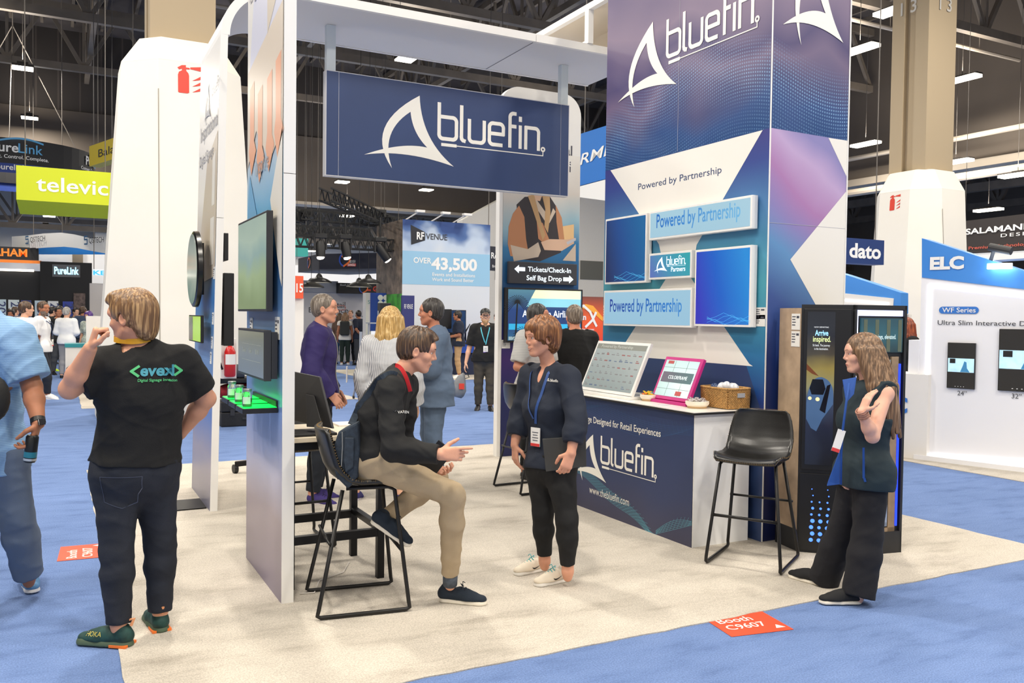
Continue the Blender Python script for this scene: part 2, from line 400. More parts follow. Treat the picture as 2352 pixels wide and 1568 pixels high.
mb = MB(); mb.cyl((30.6,-10,7.2),(30.6,44,7.2),.16,10); mb.cyl((30.2,-10,8.6),(30.2,44,8.6),.1,8)
struct(mb.build('ceiling_pipe', TRIM), 'pale pipes along the right bulkhead')
for x, y, r in ((2.2,12,1.1),(24,27,1.0)):
    mb = MB(); 
    for q in range(4): mb.lathe((x,y,10.9-.05*q), [(r*.25*(q+1),.15),(r*.25*(q+1)+.06,.02),(r*.25*(q+1),0)], 24)
    struct(mb.build('ceiling_diffuser', SOFF, smooth=True), 'round air diffuser')

# ------------------------------------------------------------------ high-bay lamps
LENS = mat('lamp_lens', (255,246,226), .3, emit=9)
CASE = mat('lamp_case', (70,66,62), .5, metal=.5)
WIRE = mat('steel_wire', (104,98,92), .6)
LAMPG = 'high bay lamps under the roof'
LW = 485
LNAMES = ['low on the left near the roof beam','lower of the two bright lamps at far left','above the navy hanging sign','below the left half of the navy hanging sign',
 'below the middle of the navy hanging sign','seen through the booth above the black stage truss','right of the tall tower near the top','at upper right on a long wire',
 'right of the tall tower halfway up','right of the beige column just above its white shroud','at the right edge among the far trusses','above the black hanging sign at right',
 'lower of the small lamps under the lime sign','upper of the small lamps under the lime sign','above the stage truss lights','among the stage lights']
def lamp(i, pos, kind):
    x, y, z = pos
    if kind == 'A': hx, hy = .34, .24
    elif kind == 'B': hx, hy = .30, .30
    else: hx, hy = .22, .62
    lab = ('bright rectangular high bay lamp '+LNAMES[i]) if i < len(LNAMES) else 'rectangular high bay lamp hanging outside the view above the aisles'
    t = thing('high_bay_lamp', lab, 'ceiling lamp', (x,y,z), LAMPG)
    if kind == 'C': mb = MB(); mb.box((x-hx*.8,y-hy*1.02,z+.085),(x+hx*.8,y+hy*1.02,z+.13)); mb.box((x-hx*.3,y-hy*.3,z+.13),(x+hx*.3,y+hy*.3,z+.18)); hz_ = .085
    else: mb = MB(); mb.box((x-hx,y-hy,z+.04),(x+hx,y+hy,z+.12)); mb.box((x-hx*.5,y-hy*.5,z+.12),(x+hx*.5,y+hy*.5,z+.22)); hz_ = .045
    mb.build('housing', CASE, t); mb = MB(); mb.box((x-hx*.94,y-hy*.96,z-.01),(x+hx*.94,y+hy*.96,z+hz_)); mb.build('lens', LENS, t)
    mb = MB()
    mb.cyl((x,y,z+.16),(x,y,14.57 if y < 44 else 14.6),.010,5); mb.build('suspension_wire', WIRE, t)
    l = bpy.data.lights.new('high_bay', 'AREA'); l.shape = 'RECTANGLE'; l.size = hx*2; l.size_y = hy*2; l.energy = LW; l.color = (1,.93,.82)
    lo = bpy.data.objects.new('high_bay_light', l); COL.objects.link(lo); lo.parent = t; lo.location = (0,0,-.03)
    if y < 44:
        l2 = bpy.data.lights.new('added_roof_fill', 'AREA'); l2.shape = 'RECTANGLE'; l2.size = hx*2; l2.size_y = hy*2; l2.energy = LW*.16; l2.color = (1,.92,.80)  # upward fill light added to brighten the dark roof
        lo2 = bpy.data.objects.new('added_roof_fill', l2); COL.objects.link(lo2); lo2.parent = t; lo2.location = (0,0,.32); lo2.rotation_euler = (PI,0,0)
for i, (p, k_) in enumerate(LAMPS): lamp(i, p, k_)

# ------------------------------------------------------------------ hall columns with white shrouds
BEIGE = mat('beige_column_paint', (176,158,130), .75)
WHITEC = mat('white_shroud', (236,231,220), .6, noise=.02, nscale=1)
RED = mat('red_print', (214,62,44), .5)
def extinguisher_icon(pl, mb, a, b, h):
    """pictogram: bottle with hose head, and three flames"""
    q = lambda x, y: (a+x*h, b+y*h)
    pl.shape(mb, [q(x,y) for x,y in [(.0,.02),(.04,0),(.30,0),(.36,.03),(.36,.62),(.34,.70),(.27,.78),(.27,.84),(.13,.84),(.13,.78),(.03,.72),(0,.62)]], .004)
    pl.shape(mb, [q(x,y) for x,y in [(-.02,.86),(.12,.96),(.26,.98),(.26,.90),(.38,.90),(.38,.84),(.13,.84),(.04,.80)]], .004)
    pl.shape(mb, [q(x,y) for x,y in [(.40,.86),(.76,.82),(.76,.98),(.40,.92)]], .004)
    for k in range(3):
        o = .06+.2*k
        A = bez((.46,o),(.60,o+.02),(.76,o-.02+.1),8); B = bez((.46,o),(.66,o+.12),(.76,o+.2),8)
        pl.shape(mb, [q(*p) for p in A]+[q(*p) for p in reversed(B)], .004)
def hall_column(cx, cy, rb, rt, fb, ztop, zcap, cw, label, numbers, icons):
    t = thing('hall_column', label, 'column', (cx,cy,0))
    def ring(r, f, z):
        return [(cx-f,cy-r,z),(cx+f,cy-r,z),(cx+r,cy-f,z),(cx+r,cy+f,z),(cx+f,cy+r,z),(cx-f,cy+r,z),(cx-r,cy+f,z),(cx-r,cy-f,z)]
    L = [ring(rb,fb,0), ring(rb,fb,.25), ring(rt,fb*.95,ztop-.02), ring(rt,fb*.95,ztop), ring(cw+.12,fb*.8,zcap), ring(cw,fb*.7,zcap+.03)]
    mb = MB(); P = [p for l in L for p in l]
    mb.add(P, [(i*8+k,i*8+(k+1)%8,(i+1)*8+(k+1)%8,(i+1)*8+k) for i in range(len(L)-1) for k in range(8)]); mb.build('shroud', WHITEC, t)
    mb = MB(); w = cw-.02; g = w*.3
    mb.prism([(cx-w,cy-w,zcap),(cx+w,cy-w,zcap),(cx+w,cy-g,zcap),(cx+w-.12,cy-g,zcap),(cx+w-.12,cy+g,zcap),(cx+w,cy+g,zcap),(cx+w,cy+w,zcap),(cx-w,cy+w,zcap),
              (cx-w,cy+g,zcap),(cx-w+.12,cy+g,zcap),(cx-w+.12,cy-g,zcap),(cx-w,cy-g,zcap)], (0,0,14.4-zcap)); mb.build('post', BEIGE, t)
    # panel joints on the front faces
    mb = MB(); GREYL = mat('panel_joint', (168,162,150), .7)
    tl = (rb-rt)/(ztop-.25)
    fr = Plane((cx,cy-rb,0.25),(1,0,0),(0,tl,1))
    fr.rect(mb, -fb*.98, .1, -fb*.94, ztop-.7, 0, .006)
    mb.build('panel_joint', GREYL, t)
    mb = MB()
    for pl, a, b, h in icons(fr, tl): extinguisher_icon(pl, mb, a, b, h)
    mb.build('extinguisher_pictogram', RED, t)
    if numbers:
        mb = MB(); p1 = Plane((cx-w,cy+w,0),(0,-1,0)); p2 = Plane((cx-w,cy-w,0),(1,0,0))
        for pl, aa in ((p1,.15),(p2,.25)): pl.text(mb, '13', aa, numbers, .42, d=.02, bold=.01, spacing=1.5)
        mb.build('painted_number', mat('stencil_grey',(200,196,188)), t)
    return t
hall_column(1.74,14.9,1.22,.88,.42,5.45,5.85,.5,'beige hall column in a tall white tapered shroud at left of the booth',None,
            lambda fr, tl: [(fr, fr.px(409,212)[0], fr.px(409,212)[1], .44)])
c2 = J(2098,1000,20.3)
def _ic2(fr, tl):
    cx, cy = c2.x, c2.y; side = Plane((cx-1.12,cy,0.25),(0,-1,0),(tl,0,1))
    a, b = side.px(2043,484)
    return [(side, a, b, .36)]
hall_column(c2.x,c2.y,1.12,.86,.42,4.62,5.08,.5,'beige hall column stencilled 13 in a white shroud at right behind the screen booth',8.72,_ic2)
# ================================================================== the booth
WHT = mat('white_laminate', (238,234,228), .45, spec=.4)
WHTF = mat('white_frame', (240,238,234), .5)
GREYU = mat('soffit_fabric', (220,219,220), .8)
NAVY = mat('navy_print', (46,66,110), .45, noise=.08, nscale=1.5)
LOGO = mat('white_print', (244,241,232), .5)
BLK = mat('black_plastic', (24,24,26), .45)
BLKM = mat('black_metal', (20,20,22), .4, metal=.4)
DGREY = mat('dark_grey_plastic', (52,52,54), .5)
# --- partition panels with end strips
def partition(x0, x1, y0, y1, z1, printm, label, joint):
    t = thing('partition_panel', label, 'partition wall', ((x0+x1)/2,(y0+y1)/2,0))
    mb = MB(); mb.box((x0+.004,y0+.02,0),(x1-.004,y1,z1)); mb.build('core', WHT, t)
    mb = MB(); mb.box((x0,y0,0),(x1,y0+.02,joint-.002)); mb.box((x0,y0,joint+.002),(x1,y0+.02,z1)); mb.build('end_strip', WHTF, t)
    mb = MB(); mb.box((x0-.001,y0+.012,0.002),(x0+.004,y1,z1-.002)); mb.build('printed_face', printm, t)
    return t
PG = grad_mat('panel_gradient', [(0,(120,110,134)),(.13,(150,134,142)),(.2,(186,180,194)),(.3,(110,140,196)),(.45,(96,134,180)),(.55,(30,84,140)),(.63,(110,180,222)),(.72,(196,214,226)),(.8,(226,220,210)),(1,(240,236,228))], 2, 0, 3.6, .3, mixn=.05)
PG0 = grad_mat('panel_gradient_left', [(0,(120,120,140)),(.12,(160,150,160)),(.2,(92,122,188)),(.36,(110,150,196)),(.45,(40,120,190)),(.55,(120,170,210)),(.60,(214,204,190)),(.68,(244,238,228)),(1,(248,244,236))], 2, 0, 3.9, .35, mixn=.05)  # upper stops paled: surface glare is painted into the print
p1t = partition(1.117,1.184,4.88,5.92,4.40,PG,'tall white edged partition panel with a photo graphic, near end of the booth',2.434)
p0t = partition(1.108,1.166,7.42,8.52,3.93,PG0,'white edged partition panel with an arched top, behind the shirt lettered man',2.43)
# printed picture on the near panel
Lf = Plane((1.115,5.92,0),(0,-1,0))     # faces -X; a runs toward the camera from the back edge
mb = MB()
MT = [mat('print_tan',(222,206,186),.35), mat('print_orange',(238,172,136),.35), mat('print_lilac',(212,212,226),.35), mat('print_grey',(176,170,170),.35), mat('print_cream',(238,232,220),.35), mat('print_blue',(120,176,214),.35), mat('print_brown',(212,198,178),.35)]  # print tones lightened, with the glare on the panel painted in
mb.m(2); Lf.shape(mb, [(.3,4.00),(.95,4.00),(1.03,3.80),(1.03,3.35),(.55,3.15),(.08,3.22)], .002)
mb.m(6); Lf.shape(mb, [(.6,3.98),(.92,3.98),(.92,3.50),(.62,3.32)], .003)
mb.m(0); Lf.shape(mb, [(.02,3.22),(1.03,3.40),(1.03,2.70),(.7,2.55),(.3,2.80),(.03,2.60)], .003)
for i, (a, b) in enumerate([(.1,3.10),(.35,3.02),(.62,3.05),(.85,3.10)]):
    mb.m(1); Lf.shape(mb, [(a,b),(a+.14,b+.03),(a+.14,b-.35),(a+.20,b-.42),(a+.05,b-.56),(a-.03,b-.40),(a+.01,b-.32)], .004)
mb.m(3); Lf.text(mb, 'inspire', .28, 2.52, .15, .006); Lf.text(mb, 'Digital', .08, 3.66, .16, .006)
mb.m(5); Lf.shape(mb, [(.02,2.22),(.10,2.55),(.42,2.15),(.42,1.90),(.02,1.90)], .003)
mb.m(4); Lf.shape(mb, [(1.03,2.70),(.72,2.32),(.98,1.85),(1.03,1.80)], .004)
mb.build('printed_picture', MT, p1t)
L0 = Plane((1.106,8.52,0),(0,-1,0))
mb = MB(); MT0 = [mat('print_grey_text',(150,150,158),.35), MT[6], MT[4], MT[3]]
mb.m(0); fin_mark(L0, mb, .30, 3.30, .38, .38, .003); L0.text(mb, 'bluefin', .68, 3.5, .17, .003)
L0.text(mb, 'Inspirational', .1, 3.20, .2, .003); L0.text(mb, 'Digital Signage', .08, 2.98, .14, .003)
mb.m(1); L0.shape(mb, [(.55,2.97),(1.09,3.15),(1.09,1.95),(.15,1.90),(.25,2.35)], .002)
mb.m(2); L0.shape(mb, [(.85,2.95),(1.0,3.00),(1.0,2.55),(.85,2.55)], .003); L0.shape(mb, [(.8,2.45),(1.0,2.45),(1.0,2.05),(.8,2.05)], .003)
mb.build('printed_picture', MT0, p0t)
# small printed specification labels
def spec_label(pl, a, b, w, h, lab, parent=None, dark=False):
    mb = MB(); mb.m(0); pl.rect(mb, a, b, a+w, b+h, 0, .003)
    mb.m(1)
    for k in range(4): pl.rect(mb, a+w*.08, b+h*(.78-.17*k), a+w*(.5-.05*(k%2)), b+h*(.84-.17*k), .003, .004)
    pl.rect(mb, a+w*.6, b+h*.72, a+w*.9, b+h*.86, .003, .004)
    o = mb.build('spec_label', [mat('label_white',(236,234,228),.5), mat('label_ink',(70,72,84),.5)], parent)
    if parent is None: tag(o, lab, 'label')
    return o
# --- header: soffit slab across the front, fascia strip, arch, upper frame
HZ = 4.33
t = thing('header_frame', 'white header canopy crossing the booth behind the tall tower, with a pale soffit', 'canopy', (3,8,HZ))
mb = MB(); mb.box((1.64,7.46,HZ+.01),(5.45,8.53,HZ+.06)); mb.build('soffit', GREYU, t)
mb = MB(); mb.box((1.64,7.42,HZ),(4.13,7.46,HZ+.075)); mb.build('fascia', WHTF, t)
mb = MB(); mb.box((4.135,7.42,HZ),(5.45,7.46,HZ+.075)); mb.build('fascia', WHTF, t)
mb = MB(); mb.box((1.64,8.53,HZ),(5.45,8.555,HZ+.075)); mb.build('fascia', WHTF, t)
mb = MB(); mb.box((4.13,7.46,HZ+.005),(4.136,8.53,HZ+.0095)); mb.build('joint', mat('joint_grey',(150,150,156)), t)
# arched header behind the near panel (left to right at the rear of the left wing)
def arch_header(x0, x1, y0, y1, z0, R, label, flip=False):
    t = thing('arched_header', label, 'canopy', (x0,y0,z0))
    th = .07; mb = MB(); n = 14; prof = []
    sgn = -1 if flip else 1; xs = x1 if flip else x0
    out = [(xs+sgn*(R-R*math.cos(PI/2*i/n)), z0+R*math.sin(PI/2*i/n)) for i in range(n+1)]
    inn = [(xs+sgn*(R-(R-th)*math.cos(PI/2*i/n)), z0+(R-th)*math.sin(PI/2*i/n)) for i in range(n+1)]
    xe = x0 if flip else x1
    out.append((xe, z0+R)); inn.append((xe, z0+R-th))
    N_ = len(out); V = [(x,y0,z) for x,z in out]+[(x,y0,z) for x,z in inn]+[(x,y1,z) for x,z in out]+[(x,y1,z) for x,z in inn]
    F = []
    for i in range(N_-1):
        F += [(i,i+1,N_+i+1,N_+i),(2*N_+i,3*N_+i,3*N_+i+1,2*N_+i+1),(i,2*N_+i,2*N_+i+1,i+1)]
    F += [(0,N_,3*N_,2*N_),(N_-1,2*N_-1+0,4*N_-1,3*N_-1)]
    mb.add(V, F); mb.build('arch', WHTF, t)
    mb = MB(); mb.add(V, [(N_+i,N_+i+1,3*N_+i+1,3*N_+i) for i in range(N_-1)]); mb.build('arch_soffit', GREYU, t, smooth=True)
    return t
p0t.rotation_euler = (0,.019,0)
arch_header(1.185,1.637,7.42,8.52,3.93,.447,'white arched header curving off the left partition panel high above the booth')
t = thing('upper_frame', 'white open box frame of the high header beside the tall tower', 'canopy', (4.75,8,4.42))
mb = MB(); mb.box((4.72,6.95,4.74),(4.78,8.53,4.80)); mb.box((4.72,7.47,4.407),(4.78,8.53,4.44)); mb.box((4.72,7.40,4.407),(4.78,7.47,4.74)); mb.box((4.72,8.46,4.44),(4.78,8.53,4.74)); mb.build('rails', WHTF, t)
mb = MB(); mb.box((5.38,6.95,4.45),(5.42,8.53,4.8)); mb.box((4.78,6.95,4.80),(5.42,8.53,4.84)); mb.build('lining', mat('canopy_lining',(226,214,196),.8), t)
# --- hanging navy sign
t = thing('hanging_sign', 'navy sign with a white fin emblem hanging from the header', 'sign', (3.5,7.98,2.93))
Y = 7.96; c0 = onY(747,404,Y); c1 = onY(1308,242,Y); SX0, SX1, SZ0, SZ1 = c0.x, c1.x, onY(1307,452,Y).z, onY(753,160,Y).z
mb = MB(); mb.box((SX0,Y,SZ0),(SX1,Y+.09,SZ1)); mb.build('sign_box', mat('sign_edge',(214,214,216),.5), t)
sp = Plane((SX0,Y,SZ0),(1,0,0)); SW = SX1-SX0; SH = SZ1-SZ0; mb = MB(); sp.rect(mb, .008,.008,.122,SH-.008,0,.002); sp.rect(mb, .126,.008,SW-.106,SH-.008,0,.002); sp.rect(mb, SW-.102,.008,SW-.008,SH-.008,0,.002); mb.build('face', NAVY, t)
mb = MB(); a0, b0 = sp.px(836,360); a1, b1 = sp.px(958,219); a2, b2 = sp.px(1042,371); a3, b3 = sp.px(900,386)
fin_mark(sp, mb, a0, b3, a2-a0, b1-b3, .004)
a, b = sp.px(1008,319); a_, b_ = sp.px(1242,345); word_bluefin(sp, mb, a, (b+b_)/2+.005, a_-a, .004)
mb.build('logo', LOGO, t)
for xx in (SX0+.01, SX1-.10):
    mb = MB(); mb.box((xx,Y+.01,SZ1),(xx+.085,Y+.08,HZ+.008)); mb.build('hanger_post', mat('hanger_white',(214,222,224),.4), t)

# --- the tall tower
TX, TY0, TY1, TX1, TH = 4.6, 4.74, 6.875, 5.415, 5.0
tw = thing('display_tower', 'tall printed tower carrying five screens above the counter', 'booth tower', (5,5.8,0))
mb = MB(); mb.box((TX+.006,TY0+.006,0),(TX1-.002,TY1-.002,TH)); mb.build('core', WHT, tw)
DOTM = None
def wave_mat():
    m = bpy.data.materials.new('dot_wave_print'); m.use_nodes = True; nt = m.node_tree; N = nt.nodes; L = nt.links; b = N['Principled BSDF']; b.inputs['Roughness'].default_value = .4
    tc = N.new('ShaderNodeTexCoord'); sp_ = N.new('ShaderNodeSeparateXYZ'); L.new(tc.outputs['Object'], sp_.inputs[0])
    def math_(op, a, c=None, v=None):
        q = N.new('ShaderNodeMath'); q.operation = op
        for i, s_ in enumerate((a, c)):
            if s_ is None: continue
            if isinstance(s_, (int, float)): q.inputs[i].default_value = s_
            else: L.new(s_, q.inputs[i])
        return q.outputs[0]
    # h runs along both faces: x - y
    h = math_('SUBTRACT', sp_.outputs[0], sp_.outputs[1]); z = sp_.outputs[2]
    # base gradient: mauve above, blue below
    r = N.new('ShaderNodeValToRGB'); e = r.color_ramp.elements; e[0].position = 0; e[0].color = srgb(24,66,120); e[1].position = 1; e[1].color = srgb(92,80,118)
    for t_, c_ in ((.14,(44,74,128)),(.26,(72,76,118)),(.4,(112,98,128)),(.5,(78,70,112)),(.7,(126,110,136))): q = e.new(t_); q.color = srgb(*c_)
    n = N.new('ShaderNodeTexNoise'); n.inputs['Scale'].default_value = 1.3; n.inputs['Detail'].default_value = 1; L.new(tc.outputs['Object'], n.inputs['Vector'])
    zz = math_('MULTIPLY_ADD' if False else 'ADD', math_('DIVIDE', math_('SUBTRACT', z, 2.95), 1.7), math_('MULTIPLY', math_('SUBTRACT', n.outputs['Fac'], .5), .55))
    L.new(zz, r.inputs['Fac'])
    # dots: voronoi-free dot lattice, strength by a wave band
    fx = math_('FRACT', math_('MULTIPLY', h, 42)); fz = math_('FRACT', math_('ADD', math_('MULTIPLY', z, 38), math_('MULTIPLY', math_('SINE', math_('MULTIPLY', h, 3.1)), 4)))
    dx = math_('SUBTRACT', fx, .5); dz = math_('SUBTRACT', fz, .5)
    rr = math_('SQRT', math_('ADD', math_('MULTIPLY', dx, dx), math_('MULTIPLY', math_('MULTIPLY', dz, dz), 1.0)))
    crest = math_('ADD', math_('MULTIPLY', math_('SINE', math_('MULTIPLY', math_('ADD', h, 1.75), 1.9)), .18), 3.42)
    band = math_('SUBTRACT', 1, math_('MULTIPLY', math_('ABSOLUTE', math_('SUBTRACT', z, crest)), 3.2))
    below = math_('MULTIPLY', math_('SUBTRACT', 3.35, z), 1.3)
    n2 = N.new('ShaderNodeTexNoise'); n2.inputs['Scale'].default_value = 4; n2.inputs['Detail'].default_value = 2; L.new(tc.outputs['Object'], n2.inputs['Vector'])
    st = math_('MULTIPLY', math_('MAXIMUM', math_('MAXIMUM', band, below), 0), math_('MULTIPLY', n2.outputs['Fac'], 1.1))
    dot = math_('MULTIPLY', math_('LESS_THAN', rr, .27), math_('MINIMUM', st, .5))
    mx = N.new('ShaderNodeMix'); mx.data_type = 'RGBA'; mx.inputs[7].default_value = srgb(150,196,236); L.new(dot, mx.inputs[0]); L.new(r.outputs['Color'], mx.inputs[6])
    L.new(mx.outputs[2], b.inputs['Base Color']); return m
WAVE = wave_mat()
TEAL = grad_mat('tower_teal', [(0,(40,50,118)),(.1,(24,56,128)),(.25,(40,110,160)),(.5,(74,160,178)),(.72,(74,130,176)),(.9,(54,72,142)),(1,(60,60,128))], 2, .8, 3.05, .45, mixn=.05)
TEALR = grad_mat('tower_right_gradient', [(0,(16,30,84)),(.30,(26,52,120)),(.48,(58,84,150)),(.62,(96,146,196)),(.72,(140,130,186)),(.82,(172,124,176)),(.92,(190,164,204)),(1,(140,134,186))], 2, .3, 3.05, .45, axis2=0, k2=.22, mid2=5.0, mixn=.12)
WPRINT = mat('white_graphic', (240,236,228), .45)
T1 = Plane((TX,TY1,0),(0,-1,0)); W1 = TY1-TY0
Y2a = lambda y: TY1-y
mb = MB(); mb.m(0); T1.shape(mb, [(0,0),(W1,0),(W1,3.047),(0,3.037)], 0)
mb.m(1); T1.shape(mb, [(0,3.037),(W1,3.047),(W1,TH),(0,TH)], 0)
mb.m(2)
# white hourglass shape over the gradient
T1.shape(mb, [(Y2a(6.79),3.033),(Y2a(4.81),3.045),(Y2a(5.53),2.25),(Y2a(5.59),1.98),(Y2a(4.90),1.317),(Y2a(4.86),1.30),(Y2a(6.63),1.30),(Y2a(5.92),1.99),(Y2a(6.03),2.29)], .001)
mb.m(3); T1.shape(mb, [(0,0),(W1,0),(W1,.92),(Y2a(4.93),1.30),(0,1.30)], .0006)
mb.m(4)
for yy in (5.80,): T1.rect(mb, Y2a(yy)-.0015, 3.05, Y2a(yy)+.0015, TH, .001, .0014)
mb.m(3); a0, b0 = T1.px(1465,435)
T1.text_px(mb, 'Powered by Partnership', 1465, 435, 1656, 399, 15, d=.002)
mb.build('printed_left_face', [TEAL, WAVE, WPRINT, NAVY, mat('seam_grey',(176,176,186))], tw)
mb = MB(); a0, b0 = T1.px(1420,242); a1, b1 = T1.px(1495,52); a2, b2 = T1.px(1555,176); a3, b3 = T1.px(1458,246)
fin_mark(T1, mb, a0, b3, a2-a0, b1-b3, .003)
a, b = T1.px(1533,123); a_, b_ = T1.px(1735,57); word_bluefin(T1, mb, a, (b+b_)/2, (a_-a), .003)
mb.build('logo', LOGO, tw)
T2 = Plane((TX,TY0,0),(1,0,0)); W2 = TX1-TX
mb = MB(); mb.m(0); T2.shape(mb, [(0,0),(W2,0),(W2,3.04),(0,3.05)], 0); mb.m(1); T2.shape(mb, [(0,3.05),(W2,3.04),(W2,TH),(0,TH)], 0)
mb.m(2); T2.shape(mb, [(.232,2.10),(W2,2.66),(W2,1.0),(.56,1.70)], .001); T2.shape(mb, [(.60,3.04),(W2,3.04),(W2,2.75)], .001)
mb.m(3); T2.rect(mb, 0, 0, .010, TH, .001, .006); T2.rect(mb, W2-.012, 0, W2, TH, .001, .006)
mb.m(4); T2.rect(mb, 0, 2.36, W2, 2.363, .001, .0016)
mb.build('printed_right_face', [TEALR, WAVE, WPRINT, WHTF, mat('seam_grey',(176,176,186))], tw)
mb = MB(); a0, b0 = T2.px(1797,72); a2, b2 = T2.px(1936,97); a3, b3 = T2.px(1840,101); fin_mark(T2, mb, a0, b3-.01, a2-a0, .86, .003)
mb.build('logo', LOGO, tw)
for (x, y, lb) in ((1733,732,0),(1732,749+0,1)):
    a, b = T1.px(x, y-0); spec_label(T1, a, b, .115, .085 , '', tw)
for (x, y) in ((1393,735),):
    a, b = T1.px(1386,735); spec_label(T1, a, b, .03, .14, '', tw)
# --- the five screens
def gradscreen(name, c0, c1, c2, y0, y1, z0, z1, emit):
    return grad_mat(name, [(0,c0),(.45,c1),(1,c2)], 1, y0, y1, .2, emit=emit, axis2=2, k2=.27/(z1-z0), mid2=(z0+z1)/2)
TPOW = grad_mat('screen_text_blue', [(0,(20,60,160)),(.5,(40,130,215)),(1,(120,196,240))], 1, 6.7, 4.9, .3, emit=.9)
def tower_screen(y0, y1, z0, z1, label, kind, c=None):
    """y0>y1; frame stands 4 to 7 cm off the tower's face"""
    t = thing('display_screen', label, 'screen', (TX-.05,(y0+y1)/2,z0), 'white framed screens on the tall tower')
    X = TX-.07; pl = Plane((X,y0,z0),(0,-1,0)); w = y0-y1; h = z1-z0
    mb = MB(); mb.box((X,y1,z0),(TX-.012,y0,z1)); mb.build('housing', WHTF, t, bevel=.003)
    mb = MB(); mb.box((TX-.012,y1+w*.3,z0+h*.3),(TX-.0022,y0-w*.3,z1-h*.3)); mb.build('wall_bracket', BLK, t)
    bz = .018; cc = c
    m_ = c
    mb = MB(); pl.rect(mb, bz, bz, w-bz, h-bz, 0, .0015); s_ = mb.build('panel', m_, t)
    mb = MB()
    if kind == 'power':
        mb.m(0); pl.text(mb, 'Powered by Partnership', w*.08, h*.40, .165 if w > 1.2 else .16, d=.003, width=w*.82, bold=.012)
        mb.build('screen_text', TPOW, t)
    if kind == 'logo':
        mb.m(0); fin_mark(pl, mb, w*.14, h*.22, w*.32, h*.62, .003); word_bluefin(pl, mb, w*.44, h*.52, w*.42, .003)
        pl.text(mb, 'Partners', w*.54, h*.26, .055, d=.003, bold=.012); mb.build('screen_text', mat('screen_white',(226,244,252),.3,emit=.85), t)
    if kind == 'net':
        for q in range(5):
            P = [(w*(.25+.15*k), h*(.05+.02*q+.045*math.sin(k*1.7+q*1.1))) for k in range(6)]; pl.stroke(mb, P, .0015, .003)
        mb.build('screen_pattern', mat('screen_line',(90,190,240),.3,emit=.5), t)
    return t
SKY1 = grad_mat('screen_pale', [(0,(170,218,246)),(1,(190,232,250))], 2, 1.5, 2.6, .15, emit=.80)
tower_screen(6.755,6.115,1.960,2.565,'square dark blue screen in a white frame, upper left on the tower','net',gradscreen('scr_a',(40,66,130),(34,104,196),(30,140,216),6.755,6.115,1.96,2.565,.5))
tower_screen(6.08,4.83,2.322,2.568,'long pale blue screen reading Powered by Partnership, topmost on the tower','power',SKY1)
tower_screen(6.074,5.506,1.982,2.205,'small turquoise screen with a fin logo and Partners at the tower centre','logo',gradscreen('scr_c',(110,140,220),(84,178,214),(60,196,206),6.07,5.5,1.98,2.2,.7))
tower_screen(5.462,4.824,1.591,2.2,'large square vivid blue screen, right side of the tower','net',gradscreen('scr_d',(60,60,214),(16,110,230),(20,160,250),5.462,4.824,1.591,2.2,.75))
tower_screen(6.765,5.495,1.576,1.90,'long pale blue screen reading Powered by Partnership, lowest left on the tower','power',SKY1)

# --- counter
CX0, CX1, CY0, CY1, CZ = 4.02, 4.55, 4.825, 6.88, .975
ct = thing('reception_counter', 'long counter with navy printed front and white end beside the tower', 'counter', (4.3,6,0))
mb = MB(); mb.box((CX0+.004,CY0+.002,.0),(CX1-.0,CY1,CZ-.012)); mb.build('cabinet', mat('counter_end',(240,240,240),.3), ct)
mb = MB(); mb.box((CX0-.03,CY0-.03,CZ-.012),(TX-.002,CY1+.03,CZ+.004)); mb.build('worktop_edge', BLK, ct, bevel=.003)
mb = MB(); mb.box((CX0-.028,CY0-.028,CZ+.004),(TX-.004,CY1+.028,CZ+.009)); mb.build('worktop', mat('worktop_white',(240,236,228),.25), ct)
CF = Plane((CX0,CY1,0),(0,-1,0)); WC = CY1-CY0
NAVYC = grad_mat('counter_print', [(0,(66,66,90)),(.4,(48,60,98)),(1,(44,60,102))], 2, 0, 1, .45, mixn=.5, nscale=1.3)
mb = MB(); mb.m(0); CF.shape(mb, [(0,.004),(WC,.004),(WC,CZ-.014),(0,CZ-.014)], 0)
mb.m(1); a, b = CF.px(1402,1105); 
CF.text(mb, 'Digital Signage Designed for Retail Experiences', CY1-6.57, .755, .078, d=.002, width=1.36, bold=.008)
CF.text_px(mb, 'www.thebluefin.com', 1354, 1133, 1445, 1160, None, size=.092, d=.002)
a0, b0 = CF.px(1290,1098); a2, b2 = CF.px(1393,1104); fin_mark(CF, mb, a2-.52, b2-.06, .52, .42, .002)
a, b = CF.px(1381,1066); a_, b_ = CF.px(1503,1101); word_bluefin(CF, mb, a, (b+b_)/2+.02, a_-a, .002)
mb.m(2)
def mesh_wave(x0, x1, f, amp, nl, nc, hgt):
    for q in range(nl):
        CF.stroke(mb, [(x0+(x1-x0)*k/36, max(.006, f(k/36)+hgt*q/nl*(.4+.6*math.sin(k/36*PI)))) for k in range(37)], .0022, .0012)
    for k in range(nc):
        u = k/nc; CF.stroke(mb, [(x0+(x1-x0)*min(1,(u+.03*q)), max(.006, f(min(1,u+.03*q))+hgt*q/4*(.4+.6*math.sin(u*PI)))) for q in range(5)], .0018, .0012)
mesh_wave(WC-1.75, WC-.42, lambda u: .27-.36*u*u+.03*math.sin(u*9), 0, 9, 30, .10)
mesh_wave(WC-.42, WC-.004, lambda u: .01+.16*u, 0, 6, 10, .08)
mb.m(3)
for q in range(9): CF.stroke(mb, [(WC-2.0+2.0*k/40, .93-.012*q-.11*max(0,math.sin(k/40*PI*1.6+.1*q-2.2))-.03*math.sin(k/6+q*.25)) for k in range(41)], .0014, .0012)
for q in range(40): CF.stroke(mb, [(WC-2.0+.05*q+.01*j, .93-.027*j-.05*max(0,math.sin(q/40*PI*1.6-2.2))) for j in range(4)], .001, .0012)
